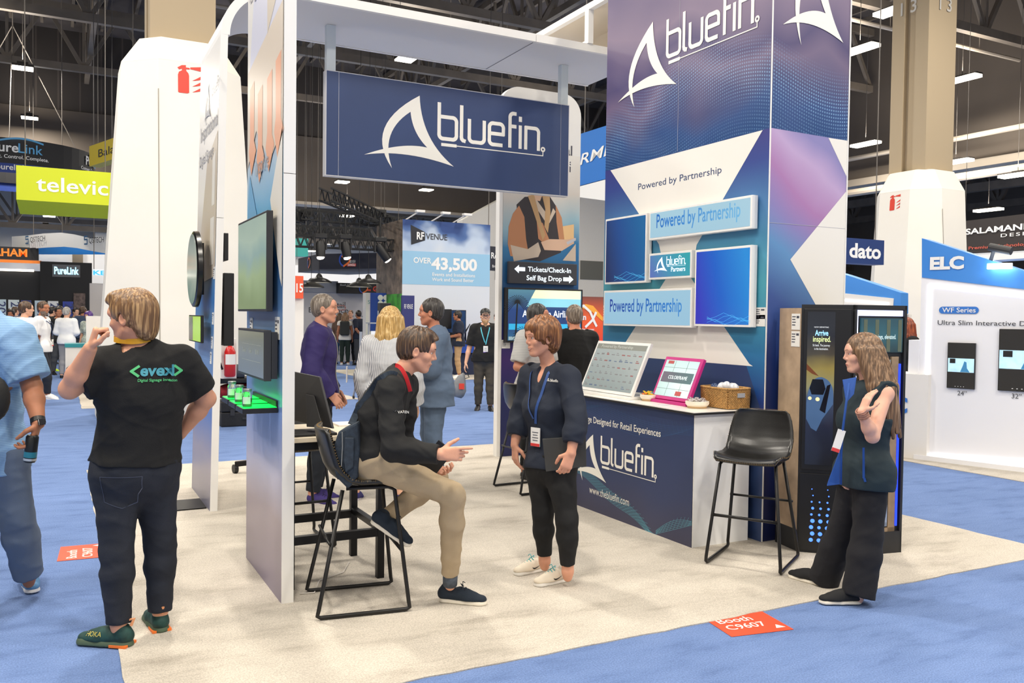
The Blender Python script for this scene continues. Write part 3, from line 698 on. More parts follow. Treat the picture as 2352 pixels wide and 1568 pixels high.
mb.build('printed_front', [NAVYC, LOGO, mat('net_line',(104,170,190),.5), mat('net_line_dim',(60,98,146),.5)], ct)
mb = MB(); mb.box((CX0,CY0-.004,0),(CX0+.006,CY0+.004,CZ-.014)); mb.build('edge_trim', WHTF, ct)

# --- rear column with picture, wayfinding sign and airline screen
RX0, RX1, RY = 4.535, 5.63, 8.96
rc = thing('graphic_wall', 'white edged wall with a photo of a woman holding a phone, behind the standing woman', 'partition wall', (5.1,9,0))
mb = MB(); n = 10; zt = 4.33; r = .25
prof = [(RX0,0),(RX1,0)]+[(RX1-r+r*math.cos(PI/2*i/n), zt-r+r*math.sin(PI/2*i/n)) for i in range(n+1)]+[(RX0+r-r*math.cos(PI/2-PI/2*i/n), zt-r+r*math.sin(PI/2-PI/2*i/n)) for i in range(n+1)]
mb.prism([(x,RY+.003,z) for x,z in prof], (0,.09,0)); mb.build('core', WHTF, rc)
R1 = Plane((RX0,RY,0),(1,0,0)); RWm = grad_mat('rear_wall_gradient', [(0,(18,24,78)),(.2,(28,36,96)),(.32,(60,32,104)),(.42,(24,40,104)),(.55,(14,84,140)),(.68,(44,120,170)),(.75,(150,186,200)),(.86,(214,206,196)),(1,(240,236,228))], 2, 0, 3.6, .45, mixn=.12)
mb = MB(); mb.m(0); R1.shape(mb, [(.045,.004),(RX1-RX0-.004,.004),(RX1-RX0-.004,3.6),(.045,3.6)], .001)
rim = [mat('photo_brown',(88,66,54)), mat('photo_orange',(196,136,96)), mat('photo_hair',(196,158,112)), mat('photo_skin',(222,184,156)), mat('photo_dark',(54,48,52)), mat('photo_glow',(238,196,140)), mat('photo_phone',(196,196,202))]
mats_r = [RWm]+rim+[mat('print_blue_text',(110,160,206)), mat('print_dark_text',(90,90,100)), WPRINT, mat('photo_tan',(208,190,170))]
def rp(x, y): return R1.px(x, y)
def rs(k, pts, d): mb.m(k); R1.shape(mb, [rp(*p) for p in pts], d)
rs(6,[(1290,520),(1318,515),(1318,560),(1285,560)],.0015)
rs(5,[(1186,470),(1205,452),(1262,450),(1280,478),(1292,545),(1288,580),(1240,600),(1200,596),(1195,540)],.002)
rs(2,[(1168,520),(1178,490),(1192,472),(1204,498),(1208,548),(1212,572),(1196,590),(1172,588),(1166,560)],.003)
rs(12,[(1172,562),(1212,572),(1236,556),(1242,576),(1236,590),(1180,600)],.0035)
rs(2,[(1276,470),(1290,500),(1296,550),(1284,552),(1278,510)],.003)
rs(12,[(1214,450),(1226,450),(1262,500),(1270,478),(1276,486),(1262,512),(1254,512)],.0035)
rs(2,[(1232,506),(1246,512),(1262,552),(1250,560),(1236,548)],.004)
rs(4,[(1226,446),(1246,446),(1240,462),(1230,460)],.004)
rs(3,[(1212,450),(1226,446),(1240,500),(1252,540),(1246,552),(1236,520),(1222,478)],.0045)
rs(3,[(1244,446),(1262,448),(1264,490),(1258,535),(1250,520),(1252,480)],.0045)
rs(4,[(1242,556),(1262,549),(1302,550),(1320,546),(1316,560),(1290,576),(1250,574)],.005)
rs(7,[(1300,556),(1322,546),(1322,552),(1303,562)],.006)
mb.m(9); R1.text(mb, 'Digital', .45, 3.40, .2, .002); mb.m(9); 
a, b = R1.px(1301,356); R1.text(mb, 'al', a-.02, b, .17, .003, bold=.01); mb.m(9); a, b = R1.px(1304,382); mb.m(10); R1.text(mb, 'e', a, b, .16, .003)
mb.m(11)
rs(11,[(1322,560),(1322,600),(1292,598)],.0035)
mb.build('printed_face', mats_r, rc)
a, b = R1.px(1152,800); spec_label(R1, a, b, .11, .1, '', rc)
t = thing('wayfinding_sign', 'dark sign reading Tickets/Check-In and Self Bag Drop with two arrows', 'sign', (5.1,8.9,2.0))
pl = Plane((4.64,8.90,2.035),(1,0,0)); w, h = .925, .255
mb = MB(); mb.box((4.64,8.90,2.035),(4.64+w,8.957,2.035+h)); mb.build('case', mat('sign_case',(58,58,64),.5), t, bevel=.004)
mb = MB(); mb.m(0)
pl.text(mb, 'Tickets/Check-In', w*.265, h*.57, .082, d=.003, width=w*.64, bold=.012); pl.text(mb, 'Self Bag Drop', w*.245, h*.17, .082, d=.003, width=w*.52, bold=.012)
def arrow(a, b, s, dr):
    pl.shape(mb, [(a,b),(a+dr*s*.42,b+s*.34),(a+dr*s*.42,b+s*.16),(a+dr*s,b+s*.16),(a+dr*s,b-s*.16),(a+dr*s*.42,b-s*.16),(a+dr*s*.42,b-s*.34)], .003)
arrow(w*.07, h*.66, w*.155, 1); arrow(w*.945, h*.27, w*.155, -1)
mb.build('lit_lettering', mat('sign_glow',(232,246,255),.4,emit=1.0), t)
t = thing('wall_television', 'large black television reading American Airlines behind the woman', 'television', (5.1,8.9,1.4))
pl = Plane((4.60,8.88,1.345),(1,0,0)); w, h = 1.04, .64
mb = MB(); mb.box((4.60,8.88,1.345),(4.60+w,8.957,1.345+h)); mb.build('housing', BLK, t, bevel=.004)
mb = MB(); mb.m(0); pl.rect(mb, .02,.025,w-.02,h-.02,0,.002)
mb.m(1); pl.shape(mb, [(.38,h-.02),(w-.03,h-.02),(w-.03,h-.12),(.32,h-.12)], .003); mb.m(2); pl.shape(mb, [(.32,h-.12),(w-.03,h-.12),(w-.03,h-.22),(.26,h-.22)], .003)
mb.m(3); pl.rect(mb, .03,.03,w-.03,.07,.002,.003); mb.m(4); pl.rect(mb,.03,.15,w-.03,.22,.002,.0028)
mb.m(5); pl.text(mb, 'American Airlines', .21, .30, .115, d=.004, width=.72, bold=.01)
mb.m(6); rnd = random.Random(5)
for cxp, cyp, nn, s_ in ((.14,.47,22,.17),(.22,.12,16,.14),(.85,.36,10,.09)):
    for q in range(nn):
        an = PI*q/(nn-1)*1.3-.5; P = [(cxp+s_*t_*math.cos(an), cyp+s_*(t_*math.sin(an)-.5*t_*t_)) for t_ in (0,.35,.7,1)]; pl.stroke(mb, P, .006, .0035)
    pl.stroke(mb, [(cxp,cyp),(cxp-.02,.05)], .02, .0035)
mb.build('panel', [grad_mat('tv_sky',[(0,(60,150,200)),(.3,(24,80,160)),(.6,(28,86,170)),(1,(120,190,214))],2,1.35,1.98,.15,emit=.55), mat('scr_y',(226,232,196),.3,emit=.7), mat('scr_c2',(130,196,214),.3,emit=.7), mat('scr_g',(150,176,184),.3,emit=.5), mat('scr_b2',(50,170,220),.3,emit=.6), mat('scr_w',(240,248,255),.3,emit=.9), mat('scr_palm',(30,34,40),.3)], t)

# --- screens and shelf on the left partition panels
def side_screen(name, label, x_face, y0, y1, z0, z1, thick, gap, scr, frame=DGREY, bz=.014, tilt=0):
    """hangs on an X-face panel looking toward -X (gap>0) or on the far side looking +X"""
    t = thing(name, label, 'screen', (x_face,(y0+y1)/2,z0))
    X0 = x_face-gap-thick
    mb = MB(); mb.box((X0,y0,z0),(X0+thick,y1,z1)); mb.build('housing', frame, t, bevel=.003)
    mb = MB(); mb.box((X0+thick,y0+(y1-y0)*.3,z0+(z1-z0)*.3),(x_face-.004,y1-(y1-y0)*.3,z1-(z1-z0)*.3)); mb.build('wall_bracket', BLK, t)
    pl = Plane((X0,y1,z0),(0,-1,0)); mb = MB(); pl.rect(mb, bz,bz,y1-y0-bz,z1-z0-bz,0,.0015); mb.build('panel', scr, t)
    return t, pl
REFL = grad_mat('painted_screen_reflection', [(0,(120,140,96)),(.25,(150,170,128)),(.42,(140,166,160)),(.6,(168,186,170)),(1,(150,168,160))], 2, 1.7, 2.4, .12, mixn=.3, nscale=3, spec=.6, emit=1.0)  # hall reflections painted as a glowing gradient on the glass
REFL2 = grad_mat('screen_grey', [(0,(104,116,128)),(1,(128,130,112))], 2, 1.15, 1.5, .12, mixn=.3, nscale=3, spec=.6, emit=.85)  # same for the lower screen: grey reflection painted and made to glow
def yz(px_x, px_y, X): p = onX(px_x, px_y, X); return p.y, p.z
# large upper screen
XA = 1.052
ya, za = yz(613,482,XA); yb = yz(547,600,XA)[0]; zc = yz(613,715,XA)[1]
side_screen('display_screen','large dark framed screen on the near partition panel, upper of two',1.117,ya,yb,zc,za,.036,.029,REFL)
XB = 1.028
ya2, za2 = yz(607,758,XB); yb2 = yz(547,800,XB)[0]; zc2 = yz(607,876,XB)[1]
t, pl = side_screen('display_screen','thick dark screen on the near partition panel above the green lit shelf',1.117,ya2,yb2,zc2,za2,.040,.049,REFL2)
mb = MB(); wS = yb2-ya2; hS = za2-zc2
pl.rect(mb, wS*.2, hS*.68, wS*.9, hS*.685, .002,.003); pl.rect(mb, wS*.2, hS*.34, wS*.9, hS*.345, .002,.003)
for k in range(3): pl.text(mb, ('Dinner','Chef','$8.90')[k], wS*(.2+.25*k), hS*.5, .04, d=.003)
mb.build('screen_text', mat('screen_faint',(170,176,170),.3), t)
mb = MB(); mb.box((1.072,ya2+.012,zc2+.012),(1.105,yb2-.05,za2-.012)); mb.build('rear_box', DGREY, t)
a, b = Lf.px(575,800); spec_label(Lf, .12, 1.50, .09, .12, '', p1t); spec_label(Lf, .86, 1.50, .11, .13, '', p1t)
# green lit shelf with jars
sh = thing('lit_shelf', 'black stepped shelf glowing green under the lower screen', 'shelf', (1.0,5.4,1.08))
GRN = mat('green_light', (0,236,70), .4, emit=2.0)
SZ = []
for k, (pxx, pyy) in enumerate(((571,925),(555,912),(540,905))):
    pass
steps = [(4.97,5.19,1.112),(5.21,5.43,1.116),(5.45,5.68,1.120)]
mb = MB(); gm = MB()
for y0, y1, z in steps:
    mb.box((.915,y0,z-.03),(1.112,y1,z)); gm.box((.922,y0+.008,z),(1.106,y1-.008,z+.003))
    SZ.append((y0,y1,z+.003))
mb.box((1.104,4.99,1.08),(1.115,5.66,1.15)); mb.build('shelf_body', BLK, sh, bevel=.003)
gm.build('light_strip', GRN, sh)
GLASS = mat('jar_glass', (226,240,230), .05, trans=.85, spec=.5)
CAPM = mat('jar_cap', (186,190,188), .3, metal=.8)
for k, (y0, y1, z) in enumerate(SZ):
    yy = (y0+y1)/2-.03; 
    t = thing('glass_jar', 'glass jar with a metal lid on the glowing shelf, '+('nearest','middle','farthest')[k]+' of three', 'jar', (.955,yy,z), 'glass jars on the lit shelf')
    mb = MB(); mb.lathe((.955,yy,z+.001), [(.001,0),(.025,0),(.028,.005),(.028,.07),(.022,.082),(.022,.088)], 20); mb.build('jar', GLASS, t, smooth=True)
    mb = MB(); mb.cyl((.955,yy,z+.087),(.955,yy,z+.103),.025,20); mb.build('lid', CAPM, t, bevel=.002)
    mb = MB(); mb.cyl((.955,yy,z+.004),(.955,yy,z+.048),.023,14); mb.build('filling', mat('filling_green',(120,190,110),.7), t)
    mb = MB(); mb.grid(lambda u, v: (.955+.0286*math.cos(3.6+u*1.6), yy+.0286*math.sin(3.6+u*1.6), z+.018+v*.04), 8, 2); mb.build('paper_label', mat('label_pale',(226,240,226),.6), t)
# round screen and small green screen on the left panel
t = thing('round_screen', 'large round black screen on the left partition panel', 'screen', (1.0,8.0,1.8))
cr = onX(446,618,1.04); RR = .325
mb = MB(); mb.lathe((1.022,cr.y,cr.z), [(.001,0),(RR-.02,0),(RR,.01),(RR+.004,.045),(RR-.03,.055),(.001,.058)], 56, ax=(1,0,0)); mb.build('housing', mat('gloss_black',(16,16,18),.25), t, smooth=True)
mb = MB(); mb.cyl((1.019,cr.y,cr.z),(1.023,cr.y,cr.z),RR-.025,56); mb.build('panel', grad_mat('painted_round_reflection',[(0,(110,140,130)),(.5,(176,186,170)),(1,(140,150,140))],2,cr.z-RR,cr.z+RR,.12,mixn=.5,nscale=4,spec=.6,emit=.85), t)  # round glass: its reflection is painted in and emits
mb = MB(); mb.box((1.08,cr.y-.12,cr.z-.22),(1.104,cr.y+.12,cr.z+.22)); mb.build('wall_bracket', BLKM, t)
ya, za = yz(461,724,1.05); yb, zb = yz(434,782,1.05)
LIME = mat('screen_lime', (150,196,40), .2, emit=.55)
t, pl = side_screen('display_screen','small screen showing a lime green picture on the left partition panel',1.108,ya,yb,onX(461,788,1.05).z,za,.025,.033,LIME,frame=BLK,bz=.01)
w = yb-ya; mb = MB(); pl.rect(mb, .012,.012,w*.36,za-onX(461,788,1.05).z-.012,.0015,.0022); mb.build('screen_picture', grad_mat('plant_picture',[(0,(120,110,90)),(.35,(150,140,120)),(.6,(60,96,60)),(1,(190,200,180))],2,1.35,1.7,.2,emit=.4,mixn=.6,nscale=14), t)
for k, (x, y) in enumerate(((487,640),(482,745),(481,800),(479,835))):
    a, b = L0.px(x-3, y); spec_label(L0, min(a,1.02), b, .07, .10, '', p0t)
# the two black screens on the rear of the left panel
def rear_screen(x1, y0, y1, dx, label):
    Yn = 7.47; a = onY(x1, y0, Yn); b = onY(x1, y1, Yn); t = thing('display_screen', label, 'screen', (1.2,Yn,b.z))
    mb = MB(); mb.box((1.22,Yn,b.z),(a.x,Yn+dx,a.z)); mb.build('housing', BLK, t, bevel=.006)
    mb = MB(); mb.box((1.215,Yn+.12,b.z+(a.z-b.z)*.3),(1.22,Yn+dx*.7,b.z+(a.z-b.z)*.7)); mb.build('wall_bracket', BLKM, t)
rear_screen(525,535,598,.5,'small black screen edge on the rear of the left panel')
rear_screen(538,627,794,.9,'tall black screen seen edge on, behind the left panel')

# --- photo cabinet (kiosk) with light strips, beside the tower
kq = [onZ(1829,1268), onZ(1945,1278), onZ(2065,1268)]
ZK = 1.76
A_ = Vector((4.70,4.50,0)); B_ = Vector((4.995,4.135,0)); 
B_ = onZ(1946,1278); A_ = onZ(1829,1268); C_ = onZ(2065,1268)
t = thing('display_cabinet', 'black kiosk cabinet with a tall train picture screen and glowing blue light strips', 'display cabinet', (B_.x,B_.y,0))
kb = MB(); dirr = (C_-B_); D_ = A_+dirr.normalized()*.55; off = Vector((.05,.62,0))
back1 = A_+Vector((.30,.18,0)); back2 = C_+Vector((-.05,.45,0))
poly = [A_, B_, C_, back2, back1]
BKC = mat('cabinet_black', (34,34,36), .5)
kb.prism([p.to_3d() for p in poly], (0,0,ZK)); kb.build('carcass', BKC, t)
f1 = Plane(A_, (B_-A_)); w1 = (B_-A_).length
mb = MB(); f1.rect(mb, w1*.05,.60,w1*.97,ZK-.03,0,.02); f1.rect(mb, w1*.03,.02,w1*.97,.57,0,.006); mb.build('door', mat('cabinet_trim',(26,26,28),.4), t, bevel=.003)
sa0, sb0 = f1.px(1866,712); sa1, sb1 = f1.px(1912,712); sa2, sb2 = f1.px(1850,1090)
sa0 = w1*.12; sa1 = w1*.66; zb_, zt_ = .635, ZK-.05
TRN = grad_mat('train_sky', [(0,(14,18,34)),(.25,(24,36,70)),(.42,(60,90,130)),(.5,(190,184,130)),(.62,(200,176,90)),(.72,(92,84,70)),(.85,(26,40,60)),(1,(16,28,48))], 2, zb_, zt_, .15, emit=.55, mixn=.12, nscale=5)
mb = MB(); mb.m(0); f1.rect(mb, sa0,zb_,sa1,zt_,.02,.022)
mb.m(1); wS = sa1-sa0; q = lambda x, y: (sa0+x*wS, zb_+y*(zt_-zb_))
f1.shape(mb, [q(.02,.30)]+[q(*p) for p in bez((.02,.40),(.08,.58),(.55,.575),8)]+[q(*p) for p in bez((.55,.575),(.92,.56),(.98,.48),6)]+[q(.98,.40),q(.6,.30),q(.4,.22),q(.2,.24)], .023)
mb.m(2); f1.shape(mb, [q(.12,.50),q(.22,.56),q(.60,.56),q(.70,.50),q(.62,.46),q(.2,.46)], .0235); f1.shape(mb, [q(.75,.52),q(.88,.53),q(.7,.34),q(.5,.36)], .0235)
mb.m(3); f1.shape(mb, [q(.0,.66),q(.45,.58),q(.2,.595),q(.0,.62)], .0235)
mb.m(4); f1.shape(mb, arc(*q(.14,.435),.012,0,360,10), .024); f1.shape(mb, arc(*q(.42,.43),.014,0,360,10), .024)
mb.build('screen', [TRN, mat('train_body',(70,100,140),.3,emit=.25), mat('train_glass',(12,16,26),.2), mat('train_roof',(110,60,30),.4,emit=.2), mat('train_light',(250,216,150),.3,emit=1)], t)
mb = MB(); mb.m(0)
f1.text(mb, 'NOW DEPARTING', *q(.24,.895), .014, d=.024, width=wS*.52); mb.m(1); f1.text(mb, 'Arrive', *q(.28,.845), .055, d=.024, width=wS*.48, bold=.02)
mb.m(2); f1.text(mb, 'inspired.', *q(.2,.805), .055, d=.024, width=wS*.64, bold=.01); mb.m(0); f1.text(mb, 'Sit back. The journey', *q(.2,.775), .022, d=.024, width=wS*.62); f1.text(mb, 'is the destination.', *q(.26,.752), .022, d=.024, width=wS*.5)
mb.build('screen_text', [mat('st_w',(220,226,232),.4,emit=.6), mat('st_b',(150,210,250),.4,emit=.9), mat('st_y',(214,232,160),.4,emit=.8)], t)
mb = MB(); rnd = random.Random(2)
for r_ in range(9):
    for c_ in range(5):
        if r_ > 6 and c_ in (1,3): continue
        rad = .004+.0125*max(0,(1-abs(r_-1.6)/6))*rnd.uniform(.55,1.1)
        aa, bb = w1*(.28+.155*c_)+(.008 if r_%2 else 0), .10+.045*r_
        f1.shape(mb, arc(aa, bb, min(rad,.0165), 0, 340, 12), .008)
mb.build('light_dots', mat('led_blue',(70,120,255),.4,emit=2.2), t)
f2 = Plane(B_, (C_-B_)); w2 = (C_-B_).length
mb = MB(); f2.rect(mb, .0,.0,.02,ZK,0,.02); f2.rect(mb,w2-.02,0,w2,ZK,0,.02); f2.rect(mb,0,ZK-.03,w2,ZK,0,.02); f2.rect(mb,0,0,w2,.16,0,.02); mb.build('face_frame', BKC, t)
mb = MB(); f2.rect(mb,.025,ZK-.075,w2-.03,ZK-.035,0,.012); f2.rect(mb,.022,.16,.034,ZK-.06,0,.012); mb.build('light_strip', mat('strip_white',(206,214,255),.4,emit=2.0), t)
mb = MB(); f2.rect(mb,w2-.06,.2,w2-.045,1.35,0,.022); mb.build('light_strip', mat('strip_blue',(30,60,255),.4,emit=1.6), t)
mb = MB(); f2.rect(mb,.06,ZK-.33,w2-.03,ZK-.09,0,.014); mb.build('screen', grad_mat('evening_screen',[(0,(30,70,80)),(.5,(60,140,160)),(1,(50,110,130))],2,1.42,1.68,.2,emit=.45,mixn=.4,nscale=9), t)
mb = MB()
for k in range(4): f2.rect(mb,.08+w2*.22*k,ZK-.325,.11+w2*.22*k,ZK-.10,.014,.016)
mb.build('screen_curtain', mat('curtain_print',(90,100,84),.3,emit=.2), t)
mb = MB(); f2.text(mb, 'Evenings, elevated.', w2*.33, ZK-.235, .045, d=.018, width=w2*.46); mb.build('screen_text', mat('st_pale',(206,230,232),.4,emit=.8), t)
mb = MB(); f2.rect(mb,w2-.12,.16,w2-.06,1.40,0,.016); f2.rect(mb,.05,.16,w2-.06,.19,0,.016); mb.build('wood_trim', mat('oak_trim',(150,126,98),.5,noise=.2,nscale=14), t)
mb = MB(); f2.rect(mb,.14,.2,w2-.13,.23,0,.02); f2.rect(mb,w2-.17,.2,w2-.13,1.38,0,.02); f2.rect(mb,.14,1.35,w2-.13,1.38,0,.02); f2.rect(mb,.14,.2,.18,1.38,0,.02); mb.build('door_frame', mat('chrome_frame',(200,204,206),.25,metal=.7), t)
mb = MB(); f2.rect(mb,.18,.23,w2-.17,1.35,0,.008); mb.build('glass_door', mat('dark_glass',(38,54,60),.08,spec=.7), t)
mb = MB(); 
for k in range(7): f2.rect(mb,.2,.3+.15*k,w2-.2,.305+.15*k,.008,.011)
mb.build('shelf_edge', mat('shelf_glow',(220,240,240),.3,emit=.7), t)
# wood side board of the kiosk
t = thing('wood_panel', 'light oak board standing between the tower and the black kiosk', 'panel', (4.68,4.6,0))
wa = onZ(1780,1246)+Vector((0,-.02,0)); 
OAK = mat('light_oak',(176,152,126),.55,noise=.16,nscale=9,stripes=None)
wa = Vector((4.70,4.70,0)); wd = (A_+Vector((.01,.012,0)))-wa; n_ = Vector((-wd.y,wd.x,0)).normalized()*.03
mb = MB(); mb.prism([wa,wa+wd,wa+wd+n_,wa+n_],(0,0,1.735)); 
mb.v = [(x,y,max(z,.16)) for x,y,z in mb.v]; mb.build('board', OAK, t)
mb = MB(); mb.prism([wa,wa+wd,wa+wd+n_,wa+n_],(0,0,.16)); mb.build('plinth', BKC, t)
pw = Plane(wa, wd); ww = wd.length
spec_label(pw, ww-.11, 1.58, .10, .115, '', t); spec_label(pw, ww-.11, 1.46, .10, .11, '', t)
# ================================================================== furniture and things on it
LEA = mat('black_leather', (21,20,19), .33, bump=.07, bscale=220, spec=.6)
THR = mat('tan_thread', (158,130,84), .7)
FRM = mat('stool_frame', (34,33,33), .35, metal=.3)
def bar_stool(name, label, group):
    """origin at floor centre, seat faces +X; bucket seat on two sled frames"""
    t = thing(name, label, 'bar stool', (0,0,0), group)
    SH = .71
    # bucket shell: profile (x forward, z) from front lip to back top, width w
    prof = [(.235,SH-.006,.195),(.222,SH+.006,.21),(.17,SH+.012,.225),(.08,SH-.004,.228),(-.02,SH-.006,.225),(-.09,SH+.01,.222),(-.145,SH+.05,.222),(-.178,SH+.10,.222),(-.198,SH+.165,.215),(-.215,SH+.235,.200),(-.226,SH+.285,.180),(-.228,SH+.302,.158)]
    def shell(u, v, off):
        f = v*(len(prof)-1); i = min(int(f), len(prof)-2); q = f-i; p = [prof[i][k]*(1-q)+prof[i+1][k]*q for k in range(3)]
        s_ = (u-.5)*2; x, z, w = p
        dx = prof[min(i+1,len(prof)-1)][0]-prof[max(i-0,0)][0]; dz = prof[min(i+1,len(prof)-1)][1]-prof[max(i,0)][1]; l = math.hypot(dx,dz) or 1; nx, nz = dz/l, -dx/l
        bow = .034*abs(s_)**2.2*(1 if v < .5 else 1.2)*min(1,.35+v*4)
        # normal (nx,nz) points up/forward for the inside face
        return (x+nx*(bow+off), s_*w, z+nz*(bow+off))
    mb = MB(); n1, n2 = 17, 34
    mb.grid(lambda u, v: shell(u, v, 0), n1, n2); o2 = len(mb.v); mb.grid(lambda u, v: shell(u, v, -.024), n1, n2)
    ring = [i for i in range(n1)]+[j*n1+n1-1 for j in range(1,n2)]+[(n2-1)*n1+i for i in range(n1-2,-1,-1)]+[j*n1 for j in range(n2-2,0,-1)]
    for k in range(len(ring)): a, b = ring[k], ring[(k+1) % len(ring)]; mb.f.append((a,b,b+o2,a+o2)); mb.mi.append(0)
    mb.build('seat', LEA, t, smooth='full')
    # stitched rim
    mb = MB()
    for k in range(0, 200):
        e = k/200*4; u, v = ((e,0) if e < 1 else (1,e-1) if e < 2 else (3-e,1) if e < 3 else (0,4-e))
        a = Vector(shell(min(max(u,.0),1), min(max(v,0),1), -.002+.0)); b = Vector(shell(min(max(u,0),1), min(max(v,0),1), -.022))
        off = Vector((0, .004 if u > .99 else -.004 if u < .01 else 0, 0)); tt = Vector((0,0,0.002*(1 if k % 2 else -1)))
        if v <= .001: off = Vector((.004,0,0))
        if v >= .999: off = Vector((-.002,0,.004))
        mb.bar(a+off+tt, a+(b-a)*.35+off-tt, .0016)
    mb.build('seam_stitching', THR, t)
    for s_ in (-1, 1):
        y0, y1 = s_*.185, s_*.245; mb = MB(); r = .0115
        P = [(-.12,y0*.9,SH-.03),(-.255,y1,.05),(-.262,y1,.022),(-.245,y1,.0125),(.225,y1,.0125),(.243,y1,.022),(.238,y1,.05),(.165,y0,SH-.04),(.13,y0*.95,SH-.022),(-.10,y0*.9,SH-.022)]
        mb.tube(P, r, 8); mb.build('sled_leg', FRM, t, smooth='full')
    mb = MB(); mb.tube([(.207,-.215,.33),(.207,.215,.33)], .0105, 8); mb.build('foot_rest', FRM, t, smooth='full')
    mb = MB(); mb.tube([(-.195,-.217,.40),(-.195,.217,.40)], .0085, 8); mb.build('stretcher', FRM, t, smooth='full')
    return t
SG = 'black leather bar stools'
st = bar_stool('bar_stool', 'black stitched leather bar stool under the sitting man, by the near panel', SG)
st.location = (1.52,4.735,.007); st.rotation_euler = (0,0,math.radians(-8))
s2 = copy_tree(st, (4.18,4.386,.007), math.radians(-148.5), 'empty black leather bar stool in front of the counter end and oak board', SG)
s3 = copy_tree(st, (3.99,7.16,.007), math.radians(3), 'black leather bar stool mostly hidden behind the standing woman', SG)
s4 = copy_tree(st, (1.47,6.14,.007), math.radians(-88), 'black leather bar stool behind the high table, half hidden by the panel', SG)

# high table behind the sitting man
t = thing('high_table', 'high black framed table with a pale top behind the sitting man', 'table', (1.5,5.4,0))
TZ = .915
mb = MB(); mb.box((1.19,5.08,TZ-.03),(1.82,5.72,TZ)); mb.build('tabletop', mat('table_maple',(226,212,188),.5,noise=.06,nscale=8), t, bevel=.003)
mb = MB(); mb.box((1.20,5.09,TZ-.075),(1.81,5.71,TZ-.031)); mb.build('apron', BLKM, t)
for (x, y) in ((1.78,5.12),(1.78,5.67),(1.22,5.12),(1.22,5.67)):
    mb = MB(); mb.box((x-.022,y-.022,.006),(x+.022,y+.022,TZ-.076)); mb.build('leg', BLKM, t)
for a_, b_ in (((1.24,5.10,.27),(1.758,5.14,.32)),((1.24,5.65,.27),(1.758,5.69,.32)),((1.76,5.142,.30),(1.80,5.648,.34))):
    mb = MB(); mb.box(a_, b_); mb.build('stretcher', BLKM, t)
t = thing('desktop_monitor', 'black monitor seen from behind, standing on the high table', 'monitor', (1.42,5.3,TZ))
P = [J(640,846,5.66),J(733,865,5.36),J(763,984,5.26),J(655,962,5.56)]; nn = (P[1]-P[0]).cross(P[3]-P[0]).normalized()*.018
mb = MB(); mb.prism(P, nn if nn.y > 0 else -nn); mb.build('screen_back', DGREY, t, bevel=.004)
P = [J(702,905,5.40),J(722,909,5.36),J(742,982,5.22),J(704,980,5.26)]
mb = MB(); mb.prism(P, Vector((.01,.03,-.0))); mb.build('stand', BLK, t, bevel=.003)
mb = MB(); mb.box((1.24,5.11,TZ+.001),(1.50,5.36,TZ+.016)); mb.build('base', BLK, t, bevel=.003)
mb = MB(); mb.box((1.62,5.48,TZ),(1.76,5.66,TZ+.012)); o = mb.build('leaflet_pile', mat('paper_white',(232,230,226),.6)); tag(o, 'small pile of white leaflets on the high table beside the monitor', 'leaflets')
o = MB().box((1.24,5.60,TZ),(1.31,5.68,TZ+.09)).build('power_adapter', BLK); tag(o, 'small black box at the back of the high table beside the panel', 'adapter')
# cable under the table
mb = MB(); mb.tube([(1.25,5.0,.012),(1.33,4.98,.012),(1.42,5.2,.012),(1.6,5.3,.012),(1.70,5.5,.012)], .004, 6); o = mb.build('cable', mat('cable_white',(220,214,206),.5), smooth='full'); tag(o, 'thin white cable on the carpet under the high table', 'cable')

# ---- counter things
CT = CZ+.009
def cpx(x, y): return onZ(x, y, CT)
t = thing('touch_monitor', 'white framed monitor tilted back on the counter, left of the pink one', 'monitor', (4.15,6.2,CT))
def easel_screen(t, bl, br, tl_z, lean, frame_m, scr_m, th=.03, bz=.025, base_m=None):
    """bl, br bottom corners on the worktop; leans back along +X"""
    bl, br = Vector(bl), Vector(br); r = (br-bl).normalized(); w = (br-bl).length; up = (Vector((0,0,1))*math.cos(lean)+Vector((1,0,0))*math.sin(lean)).normalized()
    o_ = bl+Vector((0,0,.03)); pl = Plane(o_, r, up); h = tl_z
    mb = MB(); pl.rect(mb, 0,0,w,h,-th,0); mb.build('housing', frame_m, t, bevel=.004)
    mb = MB(); pl.rect(mb, bz,bz,w-bz,h-bz,0,.002); mb.build('panel', scr_m, t)
    mb = MB(); c = (bl+br)/2; mb.obox(c+Vector((.06,0,.012)), r*w*.5, Vector((.085,0,0)), Vector((0,0,.012))); mb.obox(c+Vector((.10,0,.10)), r*w*.12, Vector((.03,0,0)), Vector((0,0,.09))); mb.build('stand', base_m or frame_m, t, bevel=.003)
    return pl, w, h
WG = grad_mat('partner_screen', [(0,(160,172,168)),(1,(190,198,194))], 2, 1.0, 1.5, .2, emit=.8, mixn=.2)
def spany(x, y): p = cpx(x, y); return p
wl = Vector((4.10, onX(1345,900,4.10).y+.42, CT)); wr = Vector((4.10, onX(1462,912,4.10).y, CT))
pl, w, h = easel_screen(t, (4.11,6.50,CT), (4.11,5.72,CT), .47, .42, WHTF, WG)
mb = MB(); rnd = random.Random(4)
mb.m(4); pl.rect(mb, .03, h-.075, w-.03, h-.028, .002, .003)
for r_ in range(6):
    for c_ in range(9):
        if r_ == 5 and c_ < 0: continue
        a = w*(.07+.1*c_)+rnd.uniform(-.008,.008); b = h*(.10+.125*r_); k = rnd.choice((0,0,0,1,2)); mb.m(k); ww_ = rnd.uniform(.025,.05); pl.rect(mb, a, b, a+ww_, b+rnd.uniform(.006,.014), .002, .003)
        if rnd.random() < .4: pl.rect(mb, a, b+.016, a+ww_*.6, b+.022, .002, .003)
